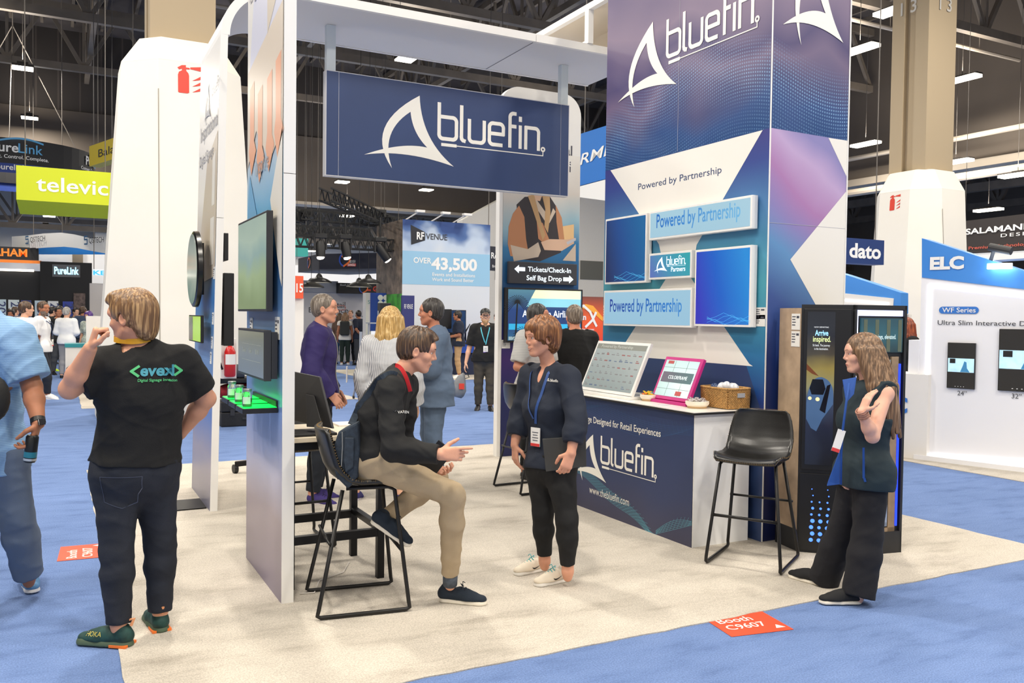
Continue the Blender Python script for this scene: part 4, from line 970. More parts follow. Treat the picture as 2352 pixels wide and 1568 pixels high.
mb.m(3); pl.text(mb, 'Powered by Partnership', w*.12, h-.062, .038, d=.004, width=w*.6)
mb.build('screen_picture', [mat('pic_grey',(128,130,134),.4), mat('pic_red',(150,90,90),.4), mat('pic_blue',(90,110,140),.4), mat('pic_pale',(206,212,208),.4), mat('pic_band',(136,140,134),.4)], t)
t = thing('tablet_display', 'pink framed display reading COLORFRAME standing on the counter', 'monitor', (4.2,5.4,CT))
PINK = mat('pink_frame', (198,44,130), .4)
pl, w, h = easel_screen(t, (4.22,5.60,CT), (4.22,5.14,CT), .36, .42, PINK, mat('pale_teal_screen',(140,172,174),.2,emit=.65), bz=.028)
mb = MB(); mb.m(0)
for k in (1,2): pl.rect(mb, w*k/3-.001, .03, w*k/3+.001, h-.03, .002, .003)
for k in (1,2,3): pl.rect(mb, .03, h*k/4-.001, w-.03, h*k/4+.001, .002, .003)
mb.m(1); pl.rect(mb, .045, h*.40, w-.045, h*.64, .003, .0045); mb.m(3); pl.rect(mb, .06,h-.06,.13,h-.035,.003,.004); pl.rect(mb,w*.6,.04,w*.75,.075,.003,.004)
mb.m(2); pl.text(mb, 'COLORFRAME', w*.27, h*.48, .042, d=.005, width=w*.50)
mb.build('screen_picture', [mat('grid_line',(96,120,124),.4), grad_mat('band_grad',[(0,(120,90,130)),(.5,(60,110,130)),(1,(30,130,140))],1,5.55,5.2,.3,emit=.5), mat('txt_pale',(226,240,240),.3,emit=.8), mat('pic_red2',(190,80,80),.4)], t)
def bowl(c, r, label):
    t = thing('snack_bowl', label, 'bowl', c); z = c[2]
    mb = MB(); mb.lathe(c, [(.001,.001),(r*.80,.001),(r*.84,.016),(r*.84,.0165)], 40); mb.build('base', mat('bowl_tan',(206,170,126),.6), t, smooth=True)
    mb = MB(); mb.lathe(c, [(.001,.014),(r*.86,.016),(r,.03),(r*1.0,.05),(r*.96,.052),(r*.93,.032),(r*.8,.022),(.001,.021)], 40); mb.build('bowl', mat('bowl_cream',(240,230,212),.35), t, smooth=True)
    return t
b1 = cpx(1488,921); b2 = cpx(1597,939)
b1 = Vector((4.13,5.62-.06,CT)); 
pb = onZ(1486,920,CT); pb2 = onZ(1596,937,CT)
bowl((pb.x+.03,pb.y,CT), .082, 'cream bowl full of bright candies on the counter')
bowl((pb2.x+.03,pb2.y+.01,CT), .088, 'cream bowl of clear wrapped mints on the counter, nearest its corner')
def candies(c, r, n, cols, label, grp, seed, sc=1.0):
    rnd = random.Random(seed)
    for k in range(n):
        a = rnd.uniform(0,6.28); q = r*math.sqrt(rnd.random())*.72; z = c[2]+.040+.010*rnd.random()+.018*(1-q/r)
        m_ = cols[k % len(cols)]; x, y = c[0]+q*math.cos(a), c[1]+q*math.sin(a); an = rnd.uniform(0,PI); dx, dy = math.cos(an), math.sin(an); tl = rnd.uniform(-.4,.9)
        u = Vector((dx*math.cos(tl),dy*math.cos(tl),math.sin(tl))); v = Vector((-dy,dx,0)); n_ = u.cross(v); cc = Vector((x,y,z)); L_ = .013*sc
        mb = MB(); P = []; 
        for s_, wv, hv in ((-2.1,.9,.12),(-1.0,.3,.3),(-.6,.7,.6),(0,.8,.7),(.6,.7,.6),(1.0,.3,.3),(2.1,.9,.12)):
            P += [cc+u*L_*s_+v*L_*wv*math.cos(t_)+n_*L_*hv*math.sin(t_) for t_ in (0,1.57,3.14,4.71)]
        mb.add(P, [(i*4+j,i*4+(j+1)%4,(i+1)*4+(j+1)%4,(i+1)*4+j) for i in range(6) for j in range(4)]+[(3,2,1,0),(24,25,26,27)])
        o = mb.build('wrapped_candy', m_[0], smooth='full'); tag(o, label.replace('#', m_[1]), 'candy', grp)
CY = [(mat('wrap_yellow',(250,206,30),.3),'yellow'),(mat('wrap_orange',(244,120,36),.3),'orange'),(mat('wrap_blue',(52,140,214),.3),'blue'),(mat('wrap_green',(140,190,60),.3),'green'),(mat('wrap_yellow',(250,206,30),.3),'yellow')]
candies((pb.x+.03,pb.y,CT), .082, 34, CY, 'one of the # wrapped candies in the bowl beside the pink frame', 'bright candies in the left bowl', 3, 1.1)
MN = [(mat('wrap_clear',(206,200,196),.25,spec=.8),'clear'),(mat('wrap_clear2',(176,166,164),.25,spec=.8),'greyish')]
candies((pb2.x+.03,pb2.y+.01,CT), .088, 34, MN, 'one of the # wrapped mints in the bowl near the counter corner', 'clear wrapped mints in the right bowl', 5, 1.0)
p = onZ(1636,930,CT); t = thing('orange_tag', 'small orange hexagonal block reading AVIXA on the counter', 'ornament', (p.x+.02,p.y,CT)); c = Vector((p.x+.03,p.y,CT))
mb = MB(); P = []; hexp = [(-.024,0),(.024,0),(.034,.035),(.020,.075),(-.020,.075),(-.034,.035)]
rr_ = Vector((.35,-.93,0)).normalized(); nn = rr_.cross(Vector((0,0,1)))
mb.prism([c+rr_*a+Vector((0,0,b))+nn*.012 for a, b in hexp], -nn*.03); mb.build('block', mat('orange_plastic',(240,110,50),.35,emit=.1), t, bevel=.002)
mb = MB(); hp = Plane(c+nn*.0125, rr_); hp.text(mb, 'AVIXA', -.026, .028, .02, d=.001, width=.052, bold=.02); mb.build('lettering', LOGO, t)
# stack of silver cards and small boxes
p = onZ(1660,932,CT); o = MB().obox((p.x+.06,p.y-.02,CT+.013),(.05,.0,0),(0,.055,0),(0,0,.013)).build('media_player', mat('silver_box',(150,152,152),.35,metal=.6), bevel=.002); tag(o,'flat silver box on the counter between the orange block and the basket','device')
o = MB().obox((4.42,5.62,CT+.02),(.06,0,0),(0,.05,0),(0,0,.02)).build('brochure_stack', mat('brochure_grey',(206,206,204),.5,stripes=(2,.006,.5,(150,150,152)))); tag(o,'stack of grey brochures between the two monitors on the counter','brochures')
o = MB().obox((4.44,5.62,CT+.04+.035),(.035,0,0),(0,.03,0),(0,0,.035)).build('cup_stack', mat('cup_clear',(190,192,192),.15,spec=.8,stripes=(2,.008,.5,(150,152,154)))); tag(o,'stack of clear cups standing on the brochures behind the white monitor','cups')
o = MB().obox((4.12,5.30,CT+.0015),(.03,.02,0),(-.02,.035,0),(0,0,.0015)).build('business_card', mat('card_grey',(200,200,206),.5)); tag(o,'business card lying on the counter between the bowls','card')
o = MB().obox((4.40,5.10,CT+.018),(.05,0,0),(0,.05,0),(0,0,.018)).build('leaflet_stack', mat('paper_white',(232,230,226),.6)); tag(o,'pale leaflet stack behind the orange block on the counter','leaflets')
# wicker basket
t = thing('wicker_basket', 'woven water hyacinth basket at the end of the counter', 'basket', (4.5,4.95,CT))
WK = mat('wicker', (186,142,84), .8, noise=.3, nscale=70); WKD = mat('wicker_dark', (140,100,56), .85)
bx0 = 4.31; bcx, bcy, bw, bd, bh = 4.46, 5.00, .115, .16, .145
def brect(u, w_, d_, c=(0,0)):
    """rounded rectangle walk"""
    e = (u % 1)*4; k = int(e); q = e-k; s_ = [(-1,-1),(1,-1),(1,1),(-1,1),(-1,-1)]
    a, b = s_[k], s_[k+1]; x = a[0]*(1-q)+b[0]*q; y = a[1]*(1-q)+b[1]*q; m_ = (abs(x)**6+abs(y)**6)**(1/6)
    return bcx+w_*x/m_, bcy+d_*y/m_
mb = MB(); nr = 16; nu = 96
for r_ in range(nr):
    z = CT+.006+bh*r_/nr+.0045; fl_ = 1+.04*r_/nr
    pts = []
    for k in range(nu+1):
        x, y = brect(k/nu, bw*fl_, bd*fl_); wv = .0035*(1 if (k+r_) % 2 else -1); dx, dy = x-bcx, y-bcy; l = math.hypot(dx,dy)
        if (r_ in (9,10,11,12)) and dx < -bw*.8 and abs(dy) < 0: continue
        pts.append((x+dx/l*wv, y+dy/l*wv, z))
    mb.tube(pts, .0055, 5, cap=False)
mb.build('woven_wall', WK, t, smooth='full')
mb = MB(); mb.tube([(*brect(k/48, bw*1.05, bd*1.05), CT+bh+.006) for k in range(49)], .008, 7, cap=False); mb.build('rim', WK, t, smooth='full')
mb = MB(); mb.box((bcx-bw*.93,bcy-bd*.93,CT+.003),(bcx+bw*.93,bcy+bd*.93,CT+bh*.75)); mb.build('lining', WKD, t)
mb = MB(); mb.obox((bcx,bcy-bd*1.05-.004,CT+bh*.72),(.035,0,0),(0,.003,0),(0,0,.016)); mb.build('handle_opening', mat('opening_grey',(168,170,176),.6), t)
rnd = random.Random(9)
for k in range(7):
    o = MB(); cc = (bcx+rnd.uniform(-.07,.07), bcy-.10+.03*k, CT+bh*.75+.035+rnd.uniform(0,.025)*(k<4))
    o.grid(lambda u, v, cc=cc, k=k: (cc[0]+(.035+.006*math.sin(9*u*6.28+k))*math.cos(6.28*u)*math.sin(PI*v), cc[1]+(.03+.006*math.sin(7*u*6.28))*math.sin(6.28*u)*math.sin(PI*v), cc[2]-.034*math.cos(PI*v)*(1+.15*math.sin(5*u*6.28+k))), 20, 10, True)
    o = o.build('snack_packet', mat('packet_white',(226,226,230),.25,spec=.8) if k < 4 else mat('packet_blue',(50,70,110),.3), smooth=True)
    tag(o, ('white crinkled packet piled in the wicker basket' if k < 4 else 'dark blue crinkled packet at the back of the wicker basket'), 'packet', 'white packets in the basket' if k < 4 else 'blue packets in the basket')

# ---- floor stickers
ORG = mat('sticker_orange', (238,84,52), .5)
def floor_sticker(c, ang, label, name='floor_sticker'):
    t = thing(name, label, 'floor sticker', (c[0],c[1],.001)); pl = Plane((c[0],c[1],.0005),(math.cos(ang),math.sin(ang),0),(-math.sin(ang),math.cos(ang),0))
    mb = MB(); pl.shape(mb, [(-.19,-.14),(.19,-.15),(.20,.14),(-.18,.15)], .001, .0015); mb.build('sheet', ORG, t)
    mb = MB(); pl.text(mb, 'Booth', -.15, .035, .09, d=.004, bold=.01); pl.text(mb, 'C9607', -.15, -.06, .09, d=.004, bold=.01); pl.shape(mb, [(.11,-.11),(.17,-.11),(.14,-.06)], .004); mb.build('lettering', LOGO, t)
cc = onZ(1709,1430); cb = onZ(1640,1424); cr_ = onZ(1713,1405)
floor_sticker((cc.x+.0,cc.y-.02), math.radians(-8)+0.0, 'orange floor sticker reading Booth C9607 at the front edge of the carpet')
c3 = onZ(190,1268); floor_sticker((c3.x,c3.y), math.radians(88), 'orange floor sticker on the blue aisle left of the man in the black shirt')
# black cable plate
o = MB().box((.80,7.55,.007),(1.10,7.95,.016)).build('cable_plate', BLKM); tag(o,'flat black metal plate on the carpet at the foot of the left panel','plate')

# ---- things behind the left panels
t = thing('fire_extinguisher', 'red fire extinguisher hanging on the white column shroud', 'fire extinguisher', (2.2,13.5,1.0))
q = J(528,828,11.8); mb = MB(); mb.lathe((q.x,q.y,q.z-.22), [(.001,0),(.06,0),(.075,.02),(.075,.34),(.05,.40),(.025,.42),(.02,.46)], 24); mb.build('cylinder', mat('extinguisher_red',(196,32,32),.3), t, smooth=True)
mb = MB(); mb.box((q.x-.05,q.y-.02,q.z+.23),(q.x+.03,q.y+.02,q.z+.27)); mb.bar((q.x-.05,q.y,q.z+.29),(q.x+.05,q.y,q.z+.31),.02); mb.build('valve', BLK, t)
mb = MB(); mb.tube([(q.x-.04,q.y,q.z+.25),(q.x-.13,q.y,q.z+.22),(q.x-.14,q.y,q.z),(q.x-.10,q.y-.02,q.z-.12)], .014, 8); mb.build('hose', BLK, t, smooth='full')
mb = MB(); mb.grid(lambda u, v: (q.x+.0765*math.cos(-2.6+u*2.2), q.y+.0765*math.sin(-2.6+u*2.2), q.z-.05+v*.14), 10, 2); mb.build('instruction_label', mat('label_white',(236,234,228),.5), t)
t = thing('extinguisher_bracket', 'white bracket strap holding the red fire extinguisher', 'bracket', (q.x,q.y,q.z)); MB().box((q.x-.1,q.y+.07,q.z-.25),(q.x+.1,q.y+1.2,q.z+.30)).build('bracket_box', mat('bracket_white',(232,228,220),.6), t)
# pile of cases on the aisle
BK2 = mat('case_black', (30,30,32), .6, noise=.2, nscale=30)
c = onZ(533,972); cx_, cy_ = c.x+.12, c.y-.45
def hard_case(x, y, z, w, d, h, label):
    t = thing('hard_case', label, 'equipment case', (x,y,z)); mb = MB(); mb.box((x-w/2,y-d/2,z),(x+w/2,y+d/2,z+h*.58)); mb.build('body', BK2, t, bevel=.015)
    mb = MB(); mb.box((x-w/2,y-d/2,z+h*.6),(x+w/2,y+d/2,z+h)); mb.build('lid', BK2, t, bevel=.015)
    mb = MB(); mb.box((x-w*.12,y-d/2-.012,z+h*.28),(x+w*.12,y-d/2,z+h*.36)); mb.build('handle', DGREY, t)
    for sx in (-.3,.3): mb = MB(); mb.box((x+w*sx-.03,y-d/2-.01,z+h*.45),(x+w*sx+.03,y-d/2,z+h*.7)); mb.build('latch', DGREY, t)
    mb = MB(); mb.box((x-w*.1,y-d/2-.006,z+h*.68),(x+w*.1,y-d/2-.001,z+h*.82)); mb.build('name_plate', RED, t)
hard_case(cx_+.05,cy_+.3,.0,.78,.5,.36,'black hard case with a red plate lying on the blue aisle, lowest of the pile')
t = thing('duffel_bag', 'red and black duffel bag on top of the hard case', 'bag', (cx_,cy_+.3,.36))
mb = MB(); mb.grid(lambda u, v: (cx_+.02+.36*(v-.5)*2*.95, cy_+.3+.2*math.cos(6.28*u)*(1-.5*abs(2*v-1)**4), .36+.13+.13*math.sin(6.28*u)*(1-.35*abs(2*v-1)**4)), 24, 12, True); mb.build('body', mat('bag_red',(150,30,40),.8,noise=.2,nscale=20), t, smooth=True)
mb = MB(); mb.tube([(cx_-.25,cy_+.1,.42),(cx_-.1,cy_+.06,.58),(cx_+.1,cy_+.06,.56),(cx_+.25,cy_+.1,.40)], .02, 8); mb.build('strap', BLK, t, smooth='full')
o = MB().box((cx_-.38,cy_+.08,.625),(cx_+.38,cy_+.55,.70)).build('flat_case', BK2, bevel=.02); tag(o,'flat black case lying across the red duffel bag','equipment case')
o = MB().tube([(cx_-.40,cy_+.2,.80),(cx_+.0,cy_+.15,.80)], .10, 18).build('fabric_roll', mat('roll_grey',(84,84,88),.9), smooth=True); tag(o,'dark grey rolled fabric on top of the case pile','roll')
o = MB().lathe((cx_+.18,cy_+.05,.82), [(.06,0),(.13,0),(.14,.03),(.13,.06),(.06,.06),(.055,.03),(.06,0)], 28, ax=(.3,-.95,.1)).build('cable_reel', mat('reel_white',(220,216,206),.5), smooth=True); tag(o,'white ring shaped reel leaning on the case pile','reel')
# rolling cart with cables behind the near panel
c = onZ(548,1090); t = thing('monitor_cart', 'black wheeled stand with dangling cables behind the left partition panels', 'cart', (c.x+.25,c.y,.0))
X_, Y_ = c.x+.28, c.y-.05
mb = MB(); mb.box((X_+.0,Y_-.06,.14),(X_+.10,Y_+.06,1.5)); mb.build('post', BLKM, t)
mb = MB(); mb.box((X_-.10,Y_-.12,.16),(X_+.12,Y_+.10,.62)); mb.build('power_box', DGREY, t, bevel=.01)
mb = MB(); mb.bar((X_+.05,Y_,.14),(X_-.30,Y_+.12,.10),.06,.05); mb.build('foot_arm', BLKM, t); mb = MB(); mb.bar((X_+.05,Y_,.14),(X_-.05,Y_-.42,.10),.06,.05); mb.build('foot_arm', BLKM, t)
for (wx, wy) in ((X_-.30,Y_+.12),(X_-.05,Y_-.42)):
    mb = MB(); mb.lathe((wx-.02,wy,.052), [(.001,0),(.045,0),(.045,.04),(.001,.04)], 20, ax=(1,.2,0)); mb.build('caster', BLK, t, smooth=True)
for k in range(3):
    mb = MB(); mb.tube([(X_-.02,Y_-.05,1.1),(X_-.06-.03*k,Y_-.1,.9),(X_-.14-.02*k,Y_-.12,.75-.04*k),(X_-.12,Y_-.1,.6),(X_-.05,Y_-.1,.5)], .006, 6); mb.build('cable', BLK, t, smooth='full')
# ================================================================== neighbouring booths, signs in the hall
def sign_panel(name, label, cat, A, B, ztop, zbot, th, facem, texts=(), edge=None, hang=None, extra=None, group=None):
    """vertical flat box from A to B (floor xy, seen face to the left-hand normal), with lettering parts"""
    A, B = Vector((A[0],A[1],0)), Vector((B[0],B[1],0)); r = (B-A).normalized(); w = (B-A).length
    pl = Plane(A+Vector((0,0,zbot)), r); t = thing(name, label, cat, (A.x,A.y,zbot), group); h = ztop-zbot
    mb = MB(); pl.rect(mb, 0,0,w,h,-th,0); mb.build('panel', facem, t)
    for body, a, b, size, m_, kw in texts:
        mb = MB(); kw = dict(kw); ww = kw.pop('width', None); d = kw.pop('d', .006); pl.text(mb, body, a*w, b*h, size*h, d=d, width=ww*w if ww else None, **kw); mb.build('lettering', m_, t)
    if hang:
        for a in (.08,.92):
            mb = MB(); q = pl.p(a*w, h, -th/2); mb.cyl(q, (q.x,q.y,hang), .012, 5); mb.build('hanging_wire', WIRE, t)
    if extra: extra(t, pl, w, h)
    return t, pl, w, h
WTX = mat('sign_white', (240,240,238), .5); DTX = mat('sign_dark_text', (60,60,66), .5)
def pB(x, y, D): return J(x, y, D)
def box_sign(name, label, x0, x1, yt, yb, D, dirv, depth, m, texts, hang=14.6, extra=None, cat='hanging sign', bot=None):
    """box seen from the left corner at pixel x0 to x1; dirv 'B' = face parallel to X"""
    a = J(x0, (yt+yb)/2, D)
    Yp = a.y if dirv == 'B' else None
    f = (lambda x, y: onY(x, y, a.y)) if dirv == 'B' else (lambda x, y: onX(x, y, a.x))
    A = f(x0, yt); A2 = f(x0, yb); B = f(x1, yt)
    return sign_panel(name, label, cat, (A.x,A.y), (B.x,B.y), A.z, A2.z, depth, m, texts, hang=hang, extra=extra)
LIMES = mat('lime_sign', (206,216,24), .5)
def tele_extra(t, pl, w, h):
    mb = MB(); pl.shape(mb, [(-.02,0),(w,0),(w,-.001),(-.02,-.001)], .001); 
    mb = MB(); q = [pl.p(0,0,0), pl.p(w,0,0), pl.p(w,-.34*h,-.55), pl.p(.05,-.34*h,-.55)]; mb.poly(q); mb.poly([pl.p(0,0,0),pl.p(.05,-.34*h,-.55),pl.p(0,0,-1.2)]); mb.poly([pl.p(.05,-.34*h,-.55),pl.p(w,-.34*h,-.55),pl.p(w,0,-1.2),pl.p(0,0,-1.2)]); mb.build('lower_slope', LIMES, t)
box_sign('hanging_sign','lime green box sign reading televic hanging at left',37,262,379,458,18,'B',1.2,LIMES,[('televic',.20,.30,.62,WTX,dict(width=.74,bold=.012,sx=1.2))],extra=tele_extra)
box_sign('hanging_sign','yellow sign reading Balanc half hidden by the left column',205,330,336,382,24,'A',.3,mat('yellow_sign',(226,198,60),.5),[]) if False else None
YEL = mat('yellow_sign',(222,196,64),.5)
a = J(205,360,24); A = onX(205,336,a.x); 
t, pl, w, h = sign_panel('hanging_sign','yellow sign reading Balanc half hidden by the left column','hanging sign',(J(205,336,24).x,J(205,336,24).y),(J(300,320,22.0).x,J(300,320,22.0).y),J(205,336,24).z,J(205,382,24).z,.3,YEL,[('Balance',.22,.30,.55,DTX,dict(width=.75))],hang=14.6)
# round black ring sign
t = thing('ring_sign','large round black ring sign reading PureLink at far left','hanging sign',(J(20,370,27).x,J(20,370,27).y,5.5))
rcx = J(30,400,30); RR_ = 2.55; zt_ = J(60,306,27).z; zb_ = J(60,366,27).z; zb2 = J(60,390,27).z
mb = MB(); rs_ = 48
def ringp(u, z, rr=RR_): return (rcx.x+rr*math.cos(6.2832*u), rcx.y+rr*math.sin(6.2832*u), z)
mb.grid(lambda u, v: ringp(u, zb_+.16*0+(zt_-zb_)*v), rs_, 2, True); mb.grid(lambda u, v: ringp(u, zb_+(zt_-zb_)*v, RR_-.08), rs_, 2, True); mb.build('ring', mat('sign_black',(26,26,30),.6), t, fixn=False)
mb = MB(); mb.grid(lambda u, v: ringp(u, zb_-.30+.30*v, RR_+.01), rs_, 2, True); mb.build('lower_band', mat('sign_royal',(30,60,140),.6), t, fixn=False)
def ring_text(body, ang, z, size, m_, bold=.01, scale=1):
    vs, fs = text_mesh(body, size, bold); mb = MB(); rr = RR_+.03
    mb.add([(rcx.x+rr*math.cos(math.radians(ang)+x/rr), rcx.y+rr*math.sin(math.radians(ang)+x/rr), z+y) for x, y in vs], fs); mb.build('lettering', m_, t, fixn=False)
hz = zt_-zb_; BLT = mat('sign_sky',(90,170,220),.5)
for base in (-112.0, -40.0):
    ring_text('Pure', base+10, zb_+hz*.45, hz*.52, WTX, .02); ring_text('Link', base+27, zb_+hz*.45, hz*.52, BLT, .01)
    ring_text('Connect. Control. Complete.', base+4, zb_+hz*.20, hz*.2, WTX, .012)
    mb = MB(); rr = RR_+.03; P = [(base+16+28*k/16, zb_+hz*(.84+.13*math.sin(PI*k/16))) for k in range(17)]
    mb.add([(rcx.x+rr*math.cos(math.radians(a)), rcx.y+rr*math.sin(math.radians(a)), z+dz) for dz in (0,.06) for a, z in P], [(i,i+1,17+i+1,17+i) for i in range(16)]); mb.build('arc_mark', BLT, t, fixn=False)
ring_text('www.purelinkav.com', -112, zb_-.21, .26, WTX, .015)
for k in range(3):
    mb = MB(); a = -90+120*k; mb.cyl(ringp((a/360) % 1, zt_), (rcx.x,rcx.y,11.5), .015, 5); mb.build('hanging_wire', WIRE, t)
mb = MB(); mb.cyl((rcx.x,rcx.y,11.4),(rcx.x,rcx.y,14.6),.02,6); mb.build('hanging_wire', WIRE, t)
# QSTECH curved white banners
t = thing('hanging_sign','curved white QSTECH banner ring hanging at left','hanging sign',(J(130,560,30).x,J(130,560,30).y,4))
def curved(pts, tz, bz, m_, name):
    n = len(pts); mb = MB(); mb.add([(p.x,p.y,z) for p, z in zip(pts, tz)]+[(p.x,p.y,z) for p, z in zip(pts, bz)], [(i,i+1,n+i+1,n+i) for i in range(n-1)])
    mb.add([(p.x+.1,p.y+.25,z) for p, z in zip(pts, tz)]+[(p.x+.1,p.y+.25,z) for p, z in zip(pts, bz)], [(i,n+i,n+i+1,i+1) for i in range(n-1)]); return mb.build(name, m_, t, fixn=False)
xs_ = [(27,543,572,33),(60,541,570,32),(100,536,567,31),(140,534,565,30),(170,538,568,29.4),(205,546,575,28.9),(245,553,582,28.4)]
pts = [J(x,y,D) for x,y,_,D in xs_]; curved(pts, [J(x,y,D).z for x,y,_,D in xs_], [J(x,y2,D).z for x,_,y2,D in xs_], WTX, 'banner')
pts = [J(x,572,D+2.5) for x,_,_,D in xs_]; curved(pts, [J(x,565,D+2.5).z for x,y,_,D in xs_], [J(x,583,D+2.5).z for x,_,y2,D in xs_], mat('sign_blue',(20,112,190),.5), 'rear_banner')
for x0, y0, D0, x1, y1, D1 in ((58,556,32.0,103,551,30.9),(193,557,29.0,238,565,28.5)):
    a, b = J(x0,y0,D0-.12), J(x1,y1,D1-.12); q = Plane(a, (b.x-a.x,b.y-a.y,0)); mb = MB(); ww = math.hypot(b.x-a.x,b.y-a.y)
    q.text(mb, 'QSTECH', ww*.24, -.02, .26, d=.0, width=ww*.76); mb.build('lettering', DTX, t)
    mb = MB(); q.stroke(mb, [(ww*x,z) for x,z in ((.16,.2),(.02,.2),(.02,.1),(.16,.1),(.16,-.05),(.02,-.05))], .05, 0); mb.build('emblem', mat('emblem_blue',(70,110,150),.5), t)
mb = MB(); q = J(143,534,30); mb.cyl(q, (q.x,q.y,14.6), .014, 5); mb.build('hanging_wire', WIRE, t)
# HAM sign
box_sign('hanging_sign','black sign with orange letters HAM and an orange base at the left edge',-60,88,563,592,31,'B',1.0,mat('sign_black',(26,26,30),.6),[('GRAHAM',.02,.25,.85,mat('sign_orange',(240,130,40),.5,emit=.3),dict(width=.80,bold=.03))],
   extra=lambda t, pl, w, h: (lambda mb: (pl.rect(mb,-.02,-.28*h,w+.1,-.02,0,.05), mb.build('lower_band', mat('sign_orange2',(236,128,44),.5,emit=.2), t)))(MB()))
# PureLink black wall with year banners
Yw = J(100,600,29).y; bk = mat('booth_black',(22,22,24),.7)
t = thing('black_booth_wall','black booth wall lit with a PureLink sign and year banners at far left','booth wall',(0,Yw,0))
def wy(x, y): return onY(x, y, Yw)
a, b = wy(-120,616), wy(96,616); mb = MB(); mb.box((a.x,Yw,0),(b.x,Yw+.3,a.z)); mb.build('panel', bk, t)
a, b = wy(92,600), wy(211,606); mb = MB(); mb.box((a.x,Yw-.1,0),(b.x,Yw+.3,a.z)); mb.build('panel', bk, t)
pw_ = Plane((wy(92,600).x,Yw-.1,0),(1,0,0))
q0 = pw_.px(120,627); q1 = pw_.px(184,609); mb = MB(); pw_.rect(mb, q0[0],q0[1]-.12,q1[0],q1[1],0,.02); mb.build('sign_panel', mat('sign_dim',(90,92,96),.5), t)
mb = MB(); pw_.text(mb,'PureLink',q0[0]+.05,q0[1]-.02,.34,d=.03,width=q1[0]-q0[0]-.1,bold=.03); mb.build('lit_lettering', mat('lit_cyan',(160,226,255),.4,emit=2.2), t)
mb = MB(); a, b = wy(-40,617), wy(78,619); mb.box((a.x,Yw-.12,a.z-.05),(b.x,Yw-.04,a.z+.02)); mb.build('strip_light', mat('strip_lamp',(255,244,226),.4,emit=4), t)
yc_ = [('2021',-14,14,(200,220,226)),('2022',19,44,(222,232,230)),('2023',48,72,(60,66,120)),('2024',80,104,(196,214,222)),('2025',110,134,(232,234,232)),('2026',144,168,(56,72,160))]
pw0 = Plane((0,Yw-.02,0),(1,0,0))
for k, (yr, x0, x1, c) in enumerate(yc_):
    a0, b0 = pw0.px(x0,687+k); a1, b1 = pw0.px(x1,687+k); Yo = .10 if x0 > 90 else .0
    tt = thing('year_banner', f'banner marked {yr} hanging on the black wall at far left', 'banner', (a0,Yw-.1,b0-1.1), 'year banners on the black wall')
    pq = Plane((a0,Yw-.02-(.1 if x0 > 90 or x1 > 92 else 0),b0-1.4),(1,0,0)); mb = MB(); pq.rect(mb,0,0,a1-a0,1.4,0,.02); mb.build('cloth', mat('banner_%d'%k,c,.6), tt)
    pr_ = Plane(pq.p((a1-a0)*.25,1.34,0),(0,0,-1),(1,0,0)); pr_.n = pq.n; mb = MB(); pr_.text(mb, yr, 0, 0, .36, d=.03, bold=.01, width=.72); mb.build('lettering', mat('banner_text_%d'%(k%2),((56,66,110) if c[0]>100 else (236,238,244)),.5), tt)
box_ = J(184,700,28.5); tt = thing('picture_banner','banner with a crowd photograph beside the last year banner','banner',(box_.x,Yw-.2,1.0)); pq = Plane((pw0.px(169,760)[0],Yw-.12,0.9),(1,0,0)); mb = MB(); pq.rect(mb,0,0,.36,1.35,0,.02); mb.build('cloth', mat('crowd_print',(96,80,74),.6,noise=.6,nscale=9), tt)
# white wall pieces and a beige pillar beyond
t = thing('white_booth_wall','bright white booth backdrop seen above the black wall at far left','booth wall',(J(160,640,36).x,J(160,640,36).y,0)); Yq = J(160,640,36).y
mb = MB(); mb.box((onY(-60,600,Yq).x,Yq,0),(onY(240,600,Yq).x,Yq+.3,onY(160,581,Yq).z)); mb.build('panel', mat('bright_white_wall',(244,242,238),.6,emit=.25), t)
mb = MB(); mb.box((onY(166,600,Yq).x,Yq-.5,0),(onY(190,600,Yq).x,Yq-.1,onY(170,560,Yq).z)); mb.build('pillar', BEIGE, t)
box_sign('booth_wall','grey booth wall with a dark window seen beside the white shroud at left',206,262,650,790,27,'B',.3,mat('grey_booth',(196,190,186),.6),[],hang=None,cat='booth wall')
box_sign('lit_sign','glowing cyan letters on white just left of the white shroud',212,262,618,632,26.6,'B',.1,mat('white_lit',(240,246,250),.5,emit=.5),[('KER',.02,.1,1.0,mat('lit_cyan2',(60,180,220),.4,emit=.8),dict(width=.9,bold=.03))],hang=14.6,cat='sign')
# white counter with teal band, and wooden-front bin behind the man in the black shirt
c = onZ(183,905); t = thing('demo_counter','white demo counter with a teal band in the far left aisle','counter',(c.x,c.y,0))
W_ = MB().box((c.x-.25,c.y,0),(c.x+.55,c.y+.6,.98)).build('body', WHT, t); MB().box((c.x-.26,c.y-.02,.93),(c.x+.56,c.y+.62,1.0)).build('teal_band', mat('teal_band',(40,140,150),.5), t)
MB().box((c.x+.12,c.y+.1,1.0),(c.x+.40,c.y+.3,1.55)).build('upright_sign', WHT, t)
c = J(232,810,12.2); t = thing('stone_pedestal','grey stone patterned pedestal with a round red emblem in front of the column','pedestal',(c.x,c.y,0))
MB().box((c.x-.02,c.y,0),(c.x+.50,c.y+.4,1.12)).build('body', mat('grey_stone',(176,174,170),.7,noise=.12,nscale=12), t); e = J(253,795,12.1)
mb = MB(); mb.lathe((e.x+.05,c.y-.01,.92), [(.001,.012),(.07,.012),(.075,0)], 24, ax=(0,-1,0)); mb.build('emblem_disc', BLK, t); mb = MB(); mb.lathe((e.x+.05,c.y-.03,.92), [(.02,.0),(.02,.006),(.045,.006),(.045,0)], 20, ax=(0,-1,0)); mb.build('emblem_ring', RED, t)

# --- centre background
NV = mat('sign_navy_dark',(34,36,50),.6)
